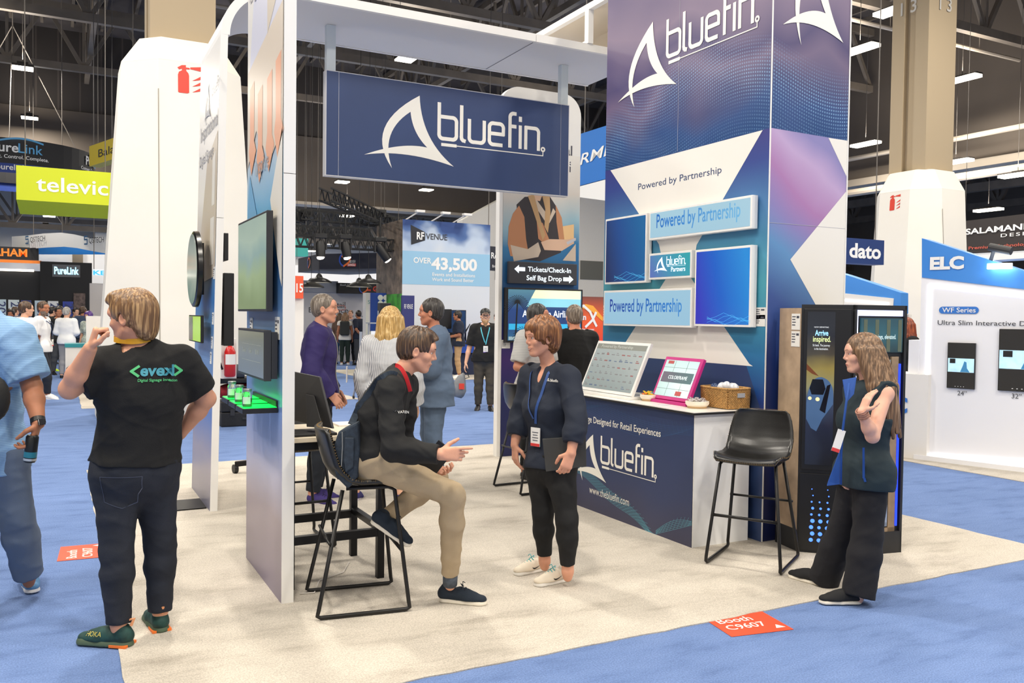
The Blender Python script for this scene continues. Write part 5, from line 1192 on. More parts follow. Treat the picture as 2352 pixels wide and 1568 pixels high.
# white edge post + orange 15 flag + teal banner
box_sign('aisle_flag','orange aisle flag numbered 15 beside the near panel',672,697,633,685,20,'B',.08,mat('flag_orange',(236,92,56),.5),[('15',.20,.28,.55,WTX,dict(width=.62,bold=.02))],hang=None,
   extra=lambda t, pl, w, h: (lambda mb: (mb.box(tuple(pl.p(-.05,-pl.o.z,-.15)),tuple(pl.p(w+.03,0,-.08))), mb.build('stand', WHT, t)))(MB()))
box_sign('hanging_sign','teal banner glimpsed through the dark stage truss',672,708,546,588,32,'B',.3,mat('teal_sign',(64,184,176),.5),[])
# black stage truss rig
def box_truss(mb, a, b, s_=.30, n=14, r=.025):
    a, b = Vector(a), Vector(b); d = (b-a).normalized(); sd = d.cross(Vector((0,0,1))).normalized()*s_; up = Vector((0,0,s_))
    C4 = [Vector((0,0,0)), sd, up, sd+up]
    for c_ in C4: mb.bar(a+c_, b+c_, r*1.6)
    for i in range(n):
        p, q = a+(b-a)*i/n, a+(b-a)*(i+1)/n
        m_ = (p+q)/2; mb.bar(p, m_+up, r); mb.bar(m_+up, q, r); mb.bar(p+sd, m_+sd+up, r); mb.bar(m_+sd+up, q+sd, r); mb.bar(p, m_+sd, r)
BT = mat('black_truss', (30,30,32), .5, metal=.3)
t = thing('stage_truss','black square lighting truss hanging over the far stage','lighting truss',(J(800,520,26).x,J(800,520,26).y,4.5))
for k, (a, b) in enumerate(((J(690,505,26),J(925,525,27)),(J(700,512,26),J(560,560,22)),(J(900,520,27),J(760,575,21)),(J(670,566,24),J(925,578,25)),(J(672,540,28),J(850,548,29)))):
    zc = [4.75,4.75,4.75,3.7,4.2][k]; mb = MB(); box_truss(mb, (a.x,a.y,a.z), (b.x,b.y,b.z if k in(0,3,4) else a.z)); mb.build('truss_run', BT, t)
for k, (x, y) in enumerate(((700,505),(875,515),(860,500),(915,525))):
    q = J(x,y,26.5); mb = MB(); mb.cyl((q.x,q.y,q.z),(q.x,q.y,14.6),.008,5); mb.build('hanging_wire', WIRE, t)
for k, x in enumerate((690,858)):
    q = J(x,490,26); mb = MB(); mb.box((q.x-.45,q.y-.15,q.z-.1),(q.x+.35,q.y+.15,q.z+.12)); mb.cyl((q.x-.05,q.y,q.z-.25),(q.x-.05,q.y,q.z+.1),.2,12); mb.build('hoist', BLK, t)
ML = 'moving stage lights under the black truss'
for k, (x, y) in enumerate(((736,571),(793,572),(873,578))):
    q = J(x,y,23+.5*k); t = thing('stage_light', 'black moving head stage light, '+('left','middle','right')[k]+' of three under the truss','stage light',(q.x,q.y,q.z),ML)
    mb = MB(); mb.box((q.x-.16,q.y-.1,q.z+.28),(q.x+.16,q.y+.1,q.z+.40)); mb.build('base', BLK, t, bevel=.01)
    for s_ in (-1,1): mb = MB(); mb.box((q.x+s_*.15-.02,q.y-.05,q.z-.02),(q.x+s_*.15+.02,q.y+.05,q.z+.28)); mb.build('yoke', BLK, t)
    mb = MB(); dx = (.0,.05,.22)[k]; mb.tube([(q.x-dx*.3,q.y,q.z+.2),(q.x,q.y,q.z+.08),(q.x+dx,q.y-.02,q.z-.22)], [.10,.135,.12], 16); mb.build('head', BLK, t, smooth=True)
    mb = MB(); mb.cyl((q.x+dx*1.0,q.y-.02,q.z-.222),(q.x+dx*1.05,q.y-.03,q.z-.24),.10,14); mb.build('lens', mat('stage_lens',(255,246,230),.3,emit=5 if k < 2 else .5), t)
    mb = MB(); mb.cyl((q.x,q.y,q.z+.4),(q.x,q.y,q.z+.95),.03,8); mb.build('clamp', BLK, t)
# hexagonal navy hanging sign
t = thing('hanging_sign','dark hexagonal hanging sign with orange and blue ring logo behind the purple jacketed man','hanging sign',(J(790,600,29).x,J(790,600,29).y,3.6))
A, B, C_, D_ = J(685,592,31), J(733,583,28.5), J(887,594,27.5), J(895,590,30.5); zt = J(733,583,28.5).z; zb = J(733,618,28.5).z
P = [(A.x,A.y),(B.x,B.y),(C_.x,C_.y),(D_.x,D_.y),((D_.x+A.x)/2+.6,(D_.y+A.y)/2+1.4)]
mb = MB(); mb.prism([(x,y,zb) for x,y in P],(0,0,zt-zb)); mb.build('box', NV, t)
def ring_logo(pl, a, b, s_, t, sub=True):
    mb = MB(); pl.stroke(mb, arc(a, b, s_*.5, 60, 250, 14), s_*.13, .02); mb.build('logo_blue', mat('logo_blue',(40,80,180),.5), t)
    mb = MB(); pl.stroke(mb, arc(a+.08*s_, b+.05*s_, s_*.38, 150, -50, 14)+[(a-.1*s_,b-.5*s_)], s_*.14, .025); mb.build('logo_orange', mat('logo_orange',(240,120,50),.5), t)
pf = Plane((B.x,B.y,zb),(C_.x-B.x,C_.y-B.y,0)); wf = math.hypot(C_.x-B.x,C_.y-B.y); ring_logo(pf, wf*.40, .30, .42, t)
mb = MB(); pf.rect(mb, wf*.43,.08,wf*.56,.17,0,.02); mb.build('logo_base', RED, t)
mb = MB(); pf.text(mb,'IANGLI',wf*.445,.09,.11,d=.03,width=wf*.11,bold=.02); pf.text(mb,'强力巨彩',wf*.47,.20,.10,d=.03,width=wf*.09); mb.build('lettering', WTX, t)
pf2 = Plane((A.x,A.y,zb),(B.x-A.x,B.y-A.y,0)); ring_logo(pf2, .62*math.hypot(B.x-A.x,B.y-A.y)*.9, .28, .36, t)
for q in (A, B, C_): mb = MB(); mb.cyl((q.x,q.y+.2,zt-.02),(q.x,q.y+.2,14.6),.008,5); mb.build('hanging_wire', WIRE, t)
# grey wall with Retail text and black fascia
GW = mat('grey_booth_wall',(186,184,186),.6)
Yg = J(770,700,30).y
t = thing('grey_booth_wall','grey booth wall reading Retail behind the purple jacketed man','booth wall',(onY(690,760,Yg).x,Yg,0)); pg = Plane((onY(690,700,Yg).x,Yg,0),(1,0,0))
zt = onY(775,672,Yg).z; x1_ = onY(842,700,Yg).x
MB().box((pg.o.x,Yg,0),(x1_,Yg+.3,zt)).build('panel', GW, t)
MB().box((pg.o.x,Yg-.08,zt),(onY(775,650,Yg).x,Yg+.3,onY(775,646,Yg).z)).build('fascia', mat('fascia_grey',(150,154,164),.6), t)
mb = MB(); a, b = pg.px(757,706); a2, b2 = pg.px(795,707); pg.text(mb,'in Retail',a-.3,b,.30,d=.01,width=a2-a+.25); a, b = pg.px(757,718); pg.text(mb,'Experience',a-.75,b,.27,d=.01,width=a2-a+.8); a, b = pg.px(775,727); pg.text(mb,'Your Retail Technology Partner',a-.6,b,.09,d=.01,width=1.6); mb.build('lettering', DTX, t)
mb = MB(); a, b = pg.px(755,701); a2, b2 = pg.px(798,712); pg.stroke(mb, [(a-.5,b),(a2-.15,b)]+arc(a2-.15,(b+b2)/2,abs(b-b2)/2,90,-90,8)+[(a-.5,b2)], .02, .01); mb.build('outline_mark', mat('outline_red',(190,110,100),.5), t)
t = thing('booth_fascia','black booth fascia reading GART beside a ring logo','booth fascia',(onY(775,660,Yg).x,Yg-.4,2.4)); x0_ = onY(775,660,Yg-.4)
z0_, z1_ = onY(775,673,Yg-.4).z, onY(775,649,Yg-.4).z; pz = Plane((x0_.x,Yg-.4,z0_),(1,0,0)); wz = onY(893,660,Yg-.4).x-x0_.x
MB().box((x0_.x+.05,Yg-.4,z0_),(x0_.x+wz,Yg-.09,z1_)).build('panel', mat('fascia_black',(30,28,28),.6), t); ring_logo(pz, wz*.50,(z1_-z0_)*.5,.30,t)
mb = MB(); pz.text(mb,'ART',wz*.74,.10,.24,d=.01,width=wz*.16,bold=.02); mb.build('lettering', mat('gart_grey',(90,88,88),.5), t)
mb = MB(); pz.text(mb,'G',wz*.68,.10,.24,d=.01,bold=.03); pz.rect(mb,wz*.55,.10,wz*.64,.16,0,.02); mb.build('lettering_red', RED, t)
mb = MB(); pz.text(mb,'Booth No.C9440',wz*.05,(z1_-z0_)*.72,.09,d=.01); mb.build('lettering_small', WTX, t)
for k, (x, y) in enumerate(((733,641),(715,652),(825,651),(846,643))):
    q = J(x,y,24); t = thing('dome_pendant','black dome pendant lamp over the far booth, '+('upper left','lower left','middle','right')[k]+' one','pendant lamp',(q.x,q.y,q.z),'dome pendant lamps')
    mb = MB(); mb.lathe((q.x,q.y,q.z-.10), [(.36,0),(.34,.04),(.22,.11),(.10,.15),(.07,.22),(.03,.26)], 28); mb.build('shade', BLK, t, smooth=True)
    mb = MB(); mb.lathe((q.x,q.y,q.z-.09), [(.001,.02),(.33,.0)], 28); mb.build('diffuser', mat('pendant_glow',(230,220,200),.5,emit=.6), t)
    mb = MB(); mb.cyl((q.x,q.y,q.z+.15),(q.x,q.y,14.6),.008,5); mb.build('cord', BLK, t)
# bright far backdrop behind it
Yh = J(760,640,40).y; t = thing('white_backdrop','bright white backdrop under the dark hexagonal sign','booth wall',(onY(690,650,Yh).x,Yh,0))
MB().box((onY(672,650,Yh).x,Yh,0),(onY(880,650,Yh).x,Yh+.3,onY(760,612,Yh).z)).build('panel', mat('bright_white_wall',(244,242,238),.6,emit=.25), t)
box_sign('booth_wall','blue booth wall with a white flower emblem beside the green tower',852,897,672,760,25,'B',.3,mat('royal_blue',(38,74,168),.5),[],hang=None,cat='booth wall',
   extra=lambda t, pl, w, h: (lambda mb: ([pl.shape(mb, [(w*.62+.12*math.cos(a)+.085*math.cos(b), h*.80+.12*math.sin(a)+.085*math.sin(b)) for b in [i*PI/5 for i in range(10)]], .01+.002*i_) for i_, a in enumerate((.8,2.37,3.94,5.5))], mb.build('flower_emblem', WTX, t)))(MB()))
box_sign('booth_wall','narrow white booth panel left of the blue flower wall',841,853,672,800,25,'B',.3,WHT,[('S',.3,.8,.1,mat('teal_text',(90,170,160),.5),{})],hang=None,cat='booth wall')
# grey shelf rack
c = onZ(868,838); c = J(868,800,22); t = thing('shelf_rack','grey open shelf rack with a black speaker in the far aisle','rack',(c.x,c.y,0)); GR = mat('rack_grey',(150,156,166),.5)
for x in (-.25,.0,.25): MB().box((c.x+x-.015,c.y-.02,0),(c.x+x+.015,c.y+.02,1.75 if x == 0 else 1.45)).build('upright', GR, t)
for z in (.35,.75,1.1,1.42): MB().box((c.x-.27,c.y-.18,z),(c.x+.27,c.y+.18,z+.03)).build('shelf', GR, t)
o = MB().box((c.x+.02,c.y-.12,1.455),(c.x+.30,c.y+.12,1.95)).build('loudspeaker', BLK, bevel=.01); tag(o,'black loudspeaker standing on the grey rack','speaker')
# RF VENUE tower
a = J(925,503,24); Yr = a.y; b = onY(1126,521,Yr); zt = a.z; x0_, x1_ = a.x, b.x
t = thing('booth_tower','tall cloud printed booth tower reading RF VENUE and OVER 43,500','booth tower',(x0_,Yr,0)); pr_ = Plane((x0_,Yr,0),(1,0,0)); wr_ = x1_-x0_
MB().box((x0_+.01,Yr+.01,0),(x1_,Yr+1.5,zt)).build('core', WHT, t)
CLD = grad_mat('cloud_print', [(0,(196,204,214)),(.35,(216,220,226)),(.72,(210,218,228)),(.86,(190,206,226)),(.94,(80,112,166)),(1,(40,70,130))], 2, 0, 4.3, .5, mixn=.5, nscale=1.1)
mb = MB(); mb.m(0); pr_.rect(mb,0,0,wr_,zt,0,.005)
z3, z4 = pr_.px(925,575)[1], pr_.px(925,652)[1]; mb.m(1); pr_.rect(mb,0,z4,wr_,z3,.005,.01)
mb.build('printed_face', [CLD, mat('band_sky',(150,196,226),.5)], t)
def pt(body, x0, y0, x1, y1, cap, m_, bold=.01, nm='lettering'):
    mb = MB(); pr_.text_px(mb, body, x0, y0, x1, y1, cap, d=.015, bold=bold); mb.build(nm, m_, t)
pt('RF', 956,549,973,550,17,WTX,.03); pt('VENUE',978,549,1027,552,14,DTX); pt('OVER',949,603,990,605,13,WTX,.02); pt('43,500',991,617,1096,622,27,WTX,.035)
pt('Events and Installations',992,633,1090,637,8,WTX,.012); pt('Work and Sound Better',992,645,1088,648,8,WTX,.012)
mb = MB(); q = [pr_.px(943,516),pr_.px(976,533),pr_.px(976,552),pr_.px(944,562)]; pr_.shape(mb, q, .012); mb.build('emblem', mat('emblem_black',(30,32,40),.5), t)
pl = Plane((x0_,Yr+2.2,0),(0,-1,0)); mb = MB(); mb.m(0); pl.rect(mb,0,zt*.52,2.2,zt,0,.005); mb.m(1); pl.rect(mb,0,0,2.2,zt*.52,0,.005); mb.build('side_face', [mat('truss_photo',(110,96,84),.5,noise=.6,nscale=4), mat('green_photo',(60,150,40),.5,noise=.7,nscale=3)], t)
for k, x in enumerate((962,1035,1098)):
    q = J(x,497,23.6); tt = thing('arm_spotlight','white arm spotlight on top of the cloud printed tower, '+('left','middle','right')[k],'spotlight',(q.x,q.y,zt),'spotlights on the cloud tower'); MB().bar((q.x-.15,Yr+.1,zt-.02),(q.x+.1,Yr-.35,zt+.20),.03).build('arm', WHT, tt); MB().box((q.x+.0,Yr-.42,zt+.18),(q.x+.25,Yr-.28,zt+.24)).build('head', WHT, tt)
box_sign('booth_banner','small navy banner wall reading RF VENUE at the foot of the cloud tower',924,952,678,868,22.5,'B',.1,mat('panel_navy',(48,52,110),.5),[('RF VENUE',.15,.84,.08,WTX,dict(width=.7))],hang=None,cat='booth panel')
# TV and mixing desk in front of it
q = J(1005,765,23.2); Yt = q.y; A = onY(1005,711,Yt); B = onY(1070,765,Yt); t = thing('wall_television','large television with a dark blue audio screen on the cloud booth','television',(A.x,Yt,B.z))
MB().box((A.x,Yt,B.z),(B.x,Yt+.06,A.z)).build('housing', BLK, t); MB().box((A.x+.02,Yt-.006,B.z+.02),(B.x-.02,Yt-.001,A.z-.02)).build('panel', mat('tv_blue',(16,44,80),.2,emit=.5,noise=.3,nscale=12), t); MB().box(((A.x+B.x)/2-.04,Yt+.01,0),((A.x+B.x)/2+.04,Yt+.05,B.z)).build('stand', BLKM, t)
o = MB().box((A.x-.15,Yt-.45,1.30),(A.x+.22,Yt-.15,1.82)).build('loudspeaker', BLK, bevel=.01); tag(o,'black loudspeaker in front of the blue television','speaker'); 
o = MB().cyl((A.x+.03,Yt-.3,0),(A.x+.03,Yt-.3,1.30),.02,8).build('speaker_pole', BLKM); tag(o,'thin black pole under the loudspeaker by the television','stand')
q = onZ(1085,862); t = thing('equipment_desk','desk with blue front cover and black audio gear on the cloud booth','desk',(q.x,q.y,0)); MB().box((q.x-.4,q.y+.2,0),(q.x+1.2,q.y+.9,.60)).build('base', mat('desk_navy',(20,34,70),.6), t); MB().box((q.x-.5,q.y+.1,.62),(q.x+1.3,q.y+1.0,.95)).build('cover', mat('desk_blue',(20,70,170),.5), t)
for k in range(6):
    o = MB(); o.tube([(q.x-.2+.2*k,q.y+.5,.95),(q.x-.22+.2*k,q.y+.45,1.2),(q.x-.15+.2*k,q.y+.3,1.42)], [.03,.025,.012], 8); o = o.build('microphone_stand', BLK, smooth='full'); tag(o,'black gooseneck microphone on the audio desk','microphone','microphones on the audio desk')
# white sloped hall building at the back, with windows
Yk = J(1110,600,40).y; t = thing('meeting_room_block','pale two storey block with dark windows across the hall behind','building block',(onY(1060,600,Yk).x,Yk,0)); pk = Plane((onY(1062,600,Yk).x,Yk,0),(1,0,0))
mb = MB(); pts = [pk.px(1062,505),pk.px(1160,452),pk.px(1400,400),(pk.px(1400,400)[0],0),(0,0)]; pk.shape(mb, pts, 0, -.6) if False else mb.prism([pk.p(a,b,0) for a,b in pts], -pk.n*.6); mb.build('wall', mat('block_wall',(200,196,188),.8,noise=.02), t)
for (xa, xb) in ((1137,1147),(1322,1329),(1333,1384)):
    a, b = pk.px(xa,598); a2, b2 = pk.px(xb,643); mb = MB(); pk.rect(mb,a,b2,a2,b,0,.03); mb.build('window', mat('dark_window',(84,84,78),.3), t)
# RME blue sign, Digigram poster
t = thing('hanging_sign','bright blue sign reading RME beside the tall tower','hanging sign',(0,0,0)); t.location = J(1330,370,15); 
A, B = J(1325,385,15), J(1420,350,13.6); pl = Plane((A.x,A.y,0),(B.x-A.x,B.y-A.y,0)); mb = MB(); P = [pl.px(1325,310),pl.px(1400,286),pl.px(1400,408),pl.px(1325,428)]
mb.prism([pl.p(a,b,0) for a,b in P], -pl.n*.3); mb.build('panel', mat('rme_blue',(10,112,200),.5), t); mb = MB(); pl.text_px(mb,'RME',1331,373,1408,360,25,d=.01,bold=.01,shear=.2); mb.build('lettering', WTX, t)
mb = MB(); P2 = [pl.px(1325,429),pl.px(1400,409),pl.px(1400,462),pl.px(1325,452)]; mb.prism([pl.p(a,b,-.01) for a,b in P2], -pl.n*.25); mb.build('lower_skirt', WTX, t)
q = pl.p(P[0][0]+.1,P[0][1],-.1); mb = MB(); mb.cyl(q,(q.x,q.y,14.6),.008,5); mb.build('hanging_wire', WIRE, t)
A = J(1325,760,17); Yd = A.y; pl = Plane((onY(1318,700,Yd).x,Yd,0),(1,0,0)); wdd = onY(1386,700,Yd).x-pl.o.x; t = thing('poster_wall','orange poster wall reading A Digigram company behind the counter','poster',(pl.o.x,Yd,0)); zt = pl.px(1350,681)[1]; zb = 0
MB().box(tuple(pl.p(0,0,-.2)),tuple(pl.p(wdd,zt,0))).build('panel', grad_mat('orange_poster',[(0,(226,66,44)),(.4,(236,70,44)),(.7,(240,100,50)),(1,(120,70,60))],2,.6,zt,.5,mixn=.15), t)
mb = MB(); pl.stroke(mb, [pl.px(x,y) for x,y in ((1322,708),(1340,702),(1355,716),(1365,740),(1369,748))], .05, .01); pl.stroke(mb, [pl.px(x,y) for x,y in ((1368,718),(1360,735),(1345,750))], .05, .012); a, b = pl.px(1325,734); pl.text(mb,'ran',a,b,.16,d=.012,bold=.03); a, b = pl.px(1331,758); pl.text(mb,'A Digigram company',a,b,.055,d=.01,width=.34,bold=.01); mb.build('lettering', WTX, t)
mb = MB(); pl.shape(mb, [pl.px(x,y) for x,y in ((1330,705),(1345,698),(1362,702),(1384,728),(1384,738),(1360,716))], .006); mb.build('flame_mark', mat('flame',(250,170,60),.5), t)
# navy/red panel glimpsed between tower and rear column
t, *_ = sign_panel('hanging_sign','dark sign with a red lower edge glimpsed left of the rear column','hanging sign',(J(1124,575,26).x,J(1124,575,26).y),(J(1156,575,26.4).x,J(1156,575,26.4).y),J(1124,565,26).z,J(1124,620,26).z,.2,NV,[('Reta',.1,.5,.35,WTX,dict(width=.8,bold=.02)),('Brightest',.2,.12,.16,WTX,dict(width=.7))],hang=14.6)
# --- right: data sign, ELC booth, SALAMANDER sign
A = J(1930,560,17); Yd = A.y; a = onY(1938,545,Yd); b = onY(2030,600,Yd)
sign_panel('hanging_sign','navy sign with white letters dato right of the tall tower','hanging sign',(a.x,Yd),(b.x,Yd),a.z,onY(1938,603,Yd).z,.3,mat('data_navy',(34,58,112),.5),[('datavideo',.13,.24,.78,WTX,dict(bold=.025,width=1.6))] if False else [('dato',.13,.24,.80,WTX,dict(bold=.03,width=.78))],hang=14.6)
E1 = Vector((9.15,6.9,0)); E2 = onZ(2352,1083); ed = (E2-E1).normalized(); E3 = E1+ed*6.5
t = thing('screen_booth','white booth wall reading ELC with a blue sloping band and glowing outline','booth wall',(E1.x,E1.y,0)); pe = Plane(E1, ed)
def ep(x, y): return pe.px(x, y)
hE = ep(2118,640)[1]; mb = MB(); w0, w1_ = ep(2112,800)[0], 6.5
mb.prism([pe.p(*q,0) for q in [(w0,0),(w1_,0),(w1_,ep(2352,664)[1]-.3),ep(2352,664),ep(2118,637),(w0,ep(2118,637)[1])]], -pe.n*.45); mb.build('wall', mat('elc_white',(240,240,244),.5), t)
mb = MB(); mb.prism([pe.p(*q,.01) for q in [ep(2118,637),ep(2352,664),ep(2500,700),ep(2500,700),ep(2352,622),ep(2118,547)]], -pe.n*.3); mb.build('sloping_band', grad_mat('elc_blue',[(0,(60,136,220)),(1,(110,176,246))],0,E1.x,E1.x+1.2,.4), t)
mb = MB(); pe.text_px(mb,'ELC',2136,617,2214,617,27,d=.02,bold=.05); mb.build('lettering', WTX, t)
mb = MB(); P = [ep(2560,1075),ep(2123,1044),ep(2136,656),ep(2352,680),ep(2560,705)]; pe.stroke(mb, P, .035, .012); mb.build('glowing_outline', mat('led_white',(250,250,255),.4,emit=2.5), t)
mb = MB(); a, b = ep(2157,720); a2, b2 = ep(2249,704); r_ = (b2-b)/2; pe.shape(mb, arc(a+r_,b+r_,r_,90,270,8)+arc(a2-r_,b+r_,r_,-90,90,8), .008); mb.build('label_pill', mat('pill_blue',(52,120,206),.5), t)
mb = MB(); pe.text_px(mb,'WF Series',2165,717,2242,717,11,d=.012,bold=.01); mb.build('pill_lettering', WTX, t)
mb = MB(); pe.text_px(mb,'Ultra Slim Interactive Digital Signage',2153,744,2475,752,11,d=.01); a, b = ep(2199,907); pe.text(mb,'24”',a,b,.075,d=.01); a, b = ep(2323,914); pe.text(mb,'32”',a,b,.075,d=.01); mb.build('caption', DTX, t)
mb = MB(); mb.prism([pe.p(-.2,0,.02),pe.p(6.5,0,.02),pe.p(6.5,0,.25),pe.p(-.2,0,.25)],(0,0,.07)) if False else pe.rect(mb,w0,.0,w1_,.06,0,.10); mb.build('plinth', mat('elc_white',(240,240,244),.5), t)
mb = MB(); pe.rect(mb, w0-.12, 0, w0, ep(2118,640)[1]*.66, -.4, .02); mb.build('side_fin', mat('elc_white',(240,240,244),.5), t)
for k, (x0, y0, x1, y1, sz) in enumerate(((2176,788,2243,890,'24'),(2293,757,2408,896,'32'))):
    a, b = ep(x0,y1); a2, b2 = ep(x1,y0); tt = thing('wall_display', f'black interactive screen above the {sz} inch caption on the white wall','screen',tuple(pe.p(a,b,0)),'black screens on the white wall')
    mb = MB(); pe.rect(mb,a,b,a2,b2,.0,.03); mb.build('housing', mat('screen_black',(18,18,20),.15,spec=.6), tt, bevel=.004)
    mb = MB(); hh = b2-b; ww_ = a2-a; pe.rect(mb,a+.01,b+hh*.36,a2-.01,b+hh*.66,.03,.032); mb.build('picture', mat('pic_ice',(176,214,232),.3,emit=.6,noise=.25,nscale=9), tt)
    mb = MB(); pe.rect(mb,a+ww_*.1,b+hh*.55,a+ww_*.3,b+hh*.65,.032,.034); mb.build('logo_patch', BLK, tt)
    mb = MB(); 
    for q in range(4): pe.rect(mb,a+ww_*(.3+.1*q),b+hh*.04,a+ww_*(.33+.1*q),b+hh*.05,.03,.032)
    mb.build('buttons', WTX, tt)
    mb = MB(); c_ = (a+ww_*.62, b+hh*.38); pe.shape(mb, [(c_[0]-ww_*.14,b+hh*.365),(c_[0]-ww_*.04,b+hh*.52),(c_[0],b+hh*.60),(c_[0]+ww_*.08,b+hh*.58),(c_[0]+ww_*.1,b+hh*.45),(c_[0]+ww_*.2,b+hh*.365)], .033); mb.build('picture_figure', mat('pic_fig',(60,130,176),.3,emit=.3), tt)
q = onZ(2120,1040); 
t = thing('arm_spotlight','bright spotlight clamped on the sloping blue band of the white booth','spotlight',tuple(pe.p(*ep(2290,590),0))); a, b = ep(2290,592)
mb = MB(); mb.bar(pe.p(a-.12,b-.12,-.1),pe.p(a+.0,b+.10,.1),.03); mb.build('arm', DGREY, t); mb = MB(); mb.cyl(pe.p(a-.05,b+.12,.1),pe.p(a+.18,b+.06,.12),.045,14); mb.build('head', DGREY, t)
mb = MB(); mb.obox(pe.p(a+.06,b-.10,.1), pe.r*.12, pe.u*.03, pe.n*.03); mb.build('lamp', mat('spot_glow',(240,250,255),.3,emit=12), t)
# smaller blue band booth piece between tower and kiosk
Q1 = J(1942,690,13); Q2 = J(2068,690,12.4); t = thing('screen_booth','far end wall of the white booth with a blue sloping band, above the black kiosk','booth wall',(Q1.x,Q1.y,0)); pl = Plane((Q1.x,Q1.y,0),(Q2.x-Q1.x,Q2.y-Q1.y,0)); w_ = math.hypot(Q2.x-Q1.x,Q2.y-Q1.y)
f = lambda x, y: pl.px(x, y)
mb = MB(); mb.prism([pl.p(*q,0) for q in [f(1925,672),f(2052,685),(f(2052,685)[0]-.03,1.3),(f(1925,672)[0],1.3)]], -pl.n*.2); mb.build('wall', WHT, t)
mb = MB(); mb.prism([pl.p(*q,-.02) for q in [f(1925,672),f(2050,688),f(2048,720),f(2068,720),f(2068,672),f(1942,631),f(1925,626)]], -pl.n*.25); mb.build('sloping_band', mat('band_blue2',(70,142,222),.5), t)
mb = MB(); mb.prism([pl.p(*q,-.3) for q in [(f(1925,672)[0],0),(f(2068,690)[0],0),(f(2068,690)[0],1.75),(f(1925,672)[0],1.75)]], -pl.n*.1); mb.build('lower_wall', WHT, t)
mb = MB(); pl.stroke(mb,[f(1925,688),f(2040,697)],.03,.01); mb.build('glowing_outline', mat('led_white',(250,250,255),.4,emit=2.5), t)
# white reception desk seen right of kiosk
c = onZ(2086,1040); t = thing('reception_desk','white reception desk with blue letters right of the kiosk','counter',(c.x,c.y,0)); pl = Plane((c.x-.5,c.y+.1,0),ed); mb = MB(); pl.rect(mb,-.2,0,.62,1.02,-.5,0); mb.build('body', WHT, t); mb = MB(); pl.text(mb,'ELC',-.05,.55,.26,d=.01,bold=.04); mb.build('lettering', mat('pill_blue',(52,120,206),.5), t)
# SALAMANDER
A, B = J(2195,540,24), J(2420,520,21.5); pl = Plane((A.x,A.y,0),(B.x-A.x,B.y-A.y,0)); t = thing('hanging_sign','black sign reading SALAMAND DESIGNS above the white screen booth','hanging sign',(A.x,A.y,3.6))
mb = MB(); P = [pl.px(2206,582),pl.px(2430,570),pl.px(2430,482),pl.px(2194,510)]; mb.prism([pl.p(a,b,0) for a,b in P], -pl.n*.8); mb.build('panel', mat('salamander_black',(52,46,44),.6), t)
mb = MB(); mb.prism([pl.p(a,b,-.02) for a,b in [pl.px(2206,583),pl.px(2430,571),pl.px(2430,588),pl.px(2206,602)]], -pl.n*.7); mb.build('lower_skirt', WTX, t)
mb = MB(); pl.text_px(mb,'SALAMANDER',2218,537,2412,523,13,d=.02,bold=.03); pl.text_px(mb,'DESIGNS',2298,544,2412,536,8,d=.02,spacing=1.3,bold=.01); mb.build('lettering', WTX, t)
mb = MB(); pl.text_px(mb,'Premium Technology Furniture',2225,571,2440,560,7,d=.02,bold=.01); mb.build('lettering_red', mat('salmon_text',(220,100,80),.5), t)
for q in (P[3],P[2]): v = pl.p(q[0]*.98,q[1]-.05,-.4); mb = MB(); mb.cyl(v,(v.x,v.y,14.6),.008,5); mb.build('hanging_wire', WIRE, t)

# rolling floor stand behind the purple jacketed man
q3 = J(828,845,15.0); t = thing('rolling_stand','grey rolling screen stand with splayed legs behind the purple jacketed man','stand',(q3.x,q3.y,0))
a, b = onZ(812,916), onZ(826,930); RG = mat('rack_grey',(150,156,166),.5)
top = Vector((q3.x,q3.y,.85))
for k, e in enumerate((Vector((a.x,a.y,.07)), Vector((b.x,b.y,.07)))):
    mb = MB(); mb.tube([top, top+Vector((0,0,-.25))*(k+.5), e], .018, 8); mb.build('leg', RG, t, smooth='full'); mb = MB(); mb.lathe(e+Vector((-.015,0,-.03)), [(.001,0),(.033,0),(.033,.03),(.001,.03)], 14, ax=(1,0,0)); mb.build('caster', BLK, t, smooth=True)
MB().box((top.x-.02,top.y-.02,.8),(top.x+.02,top.y+.02,1.35)).build('column', RG, t)
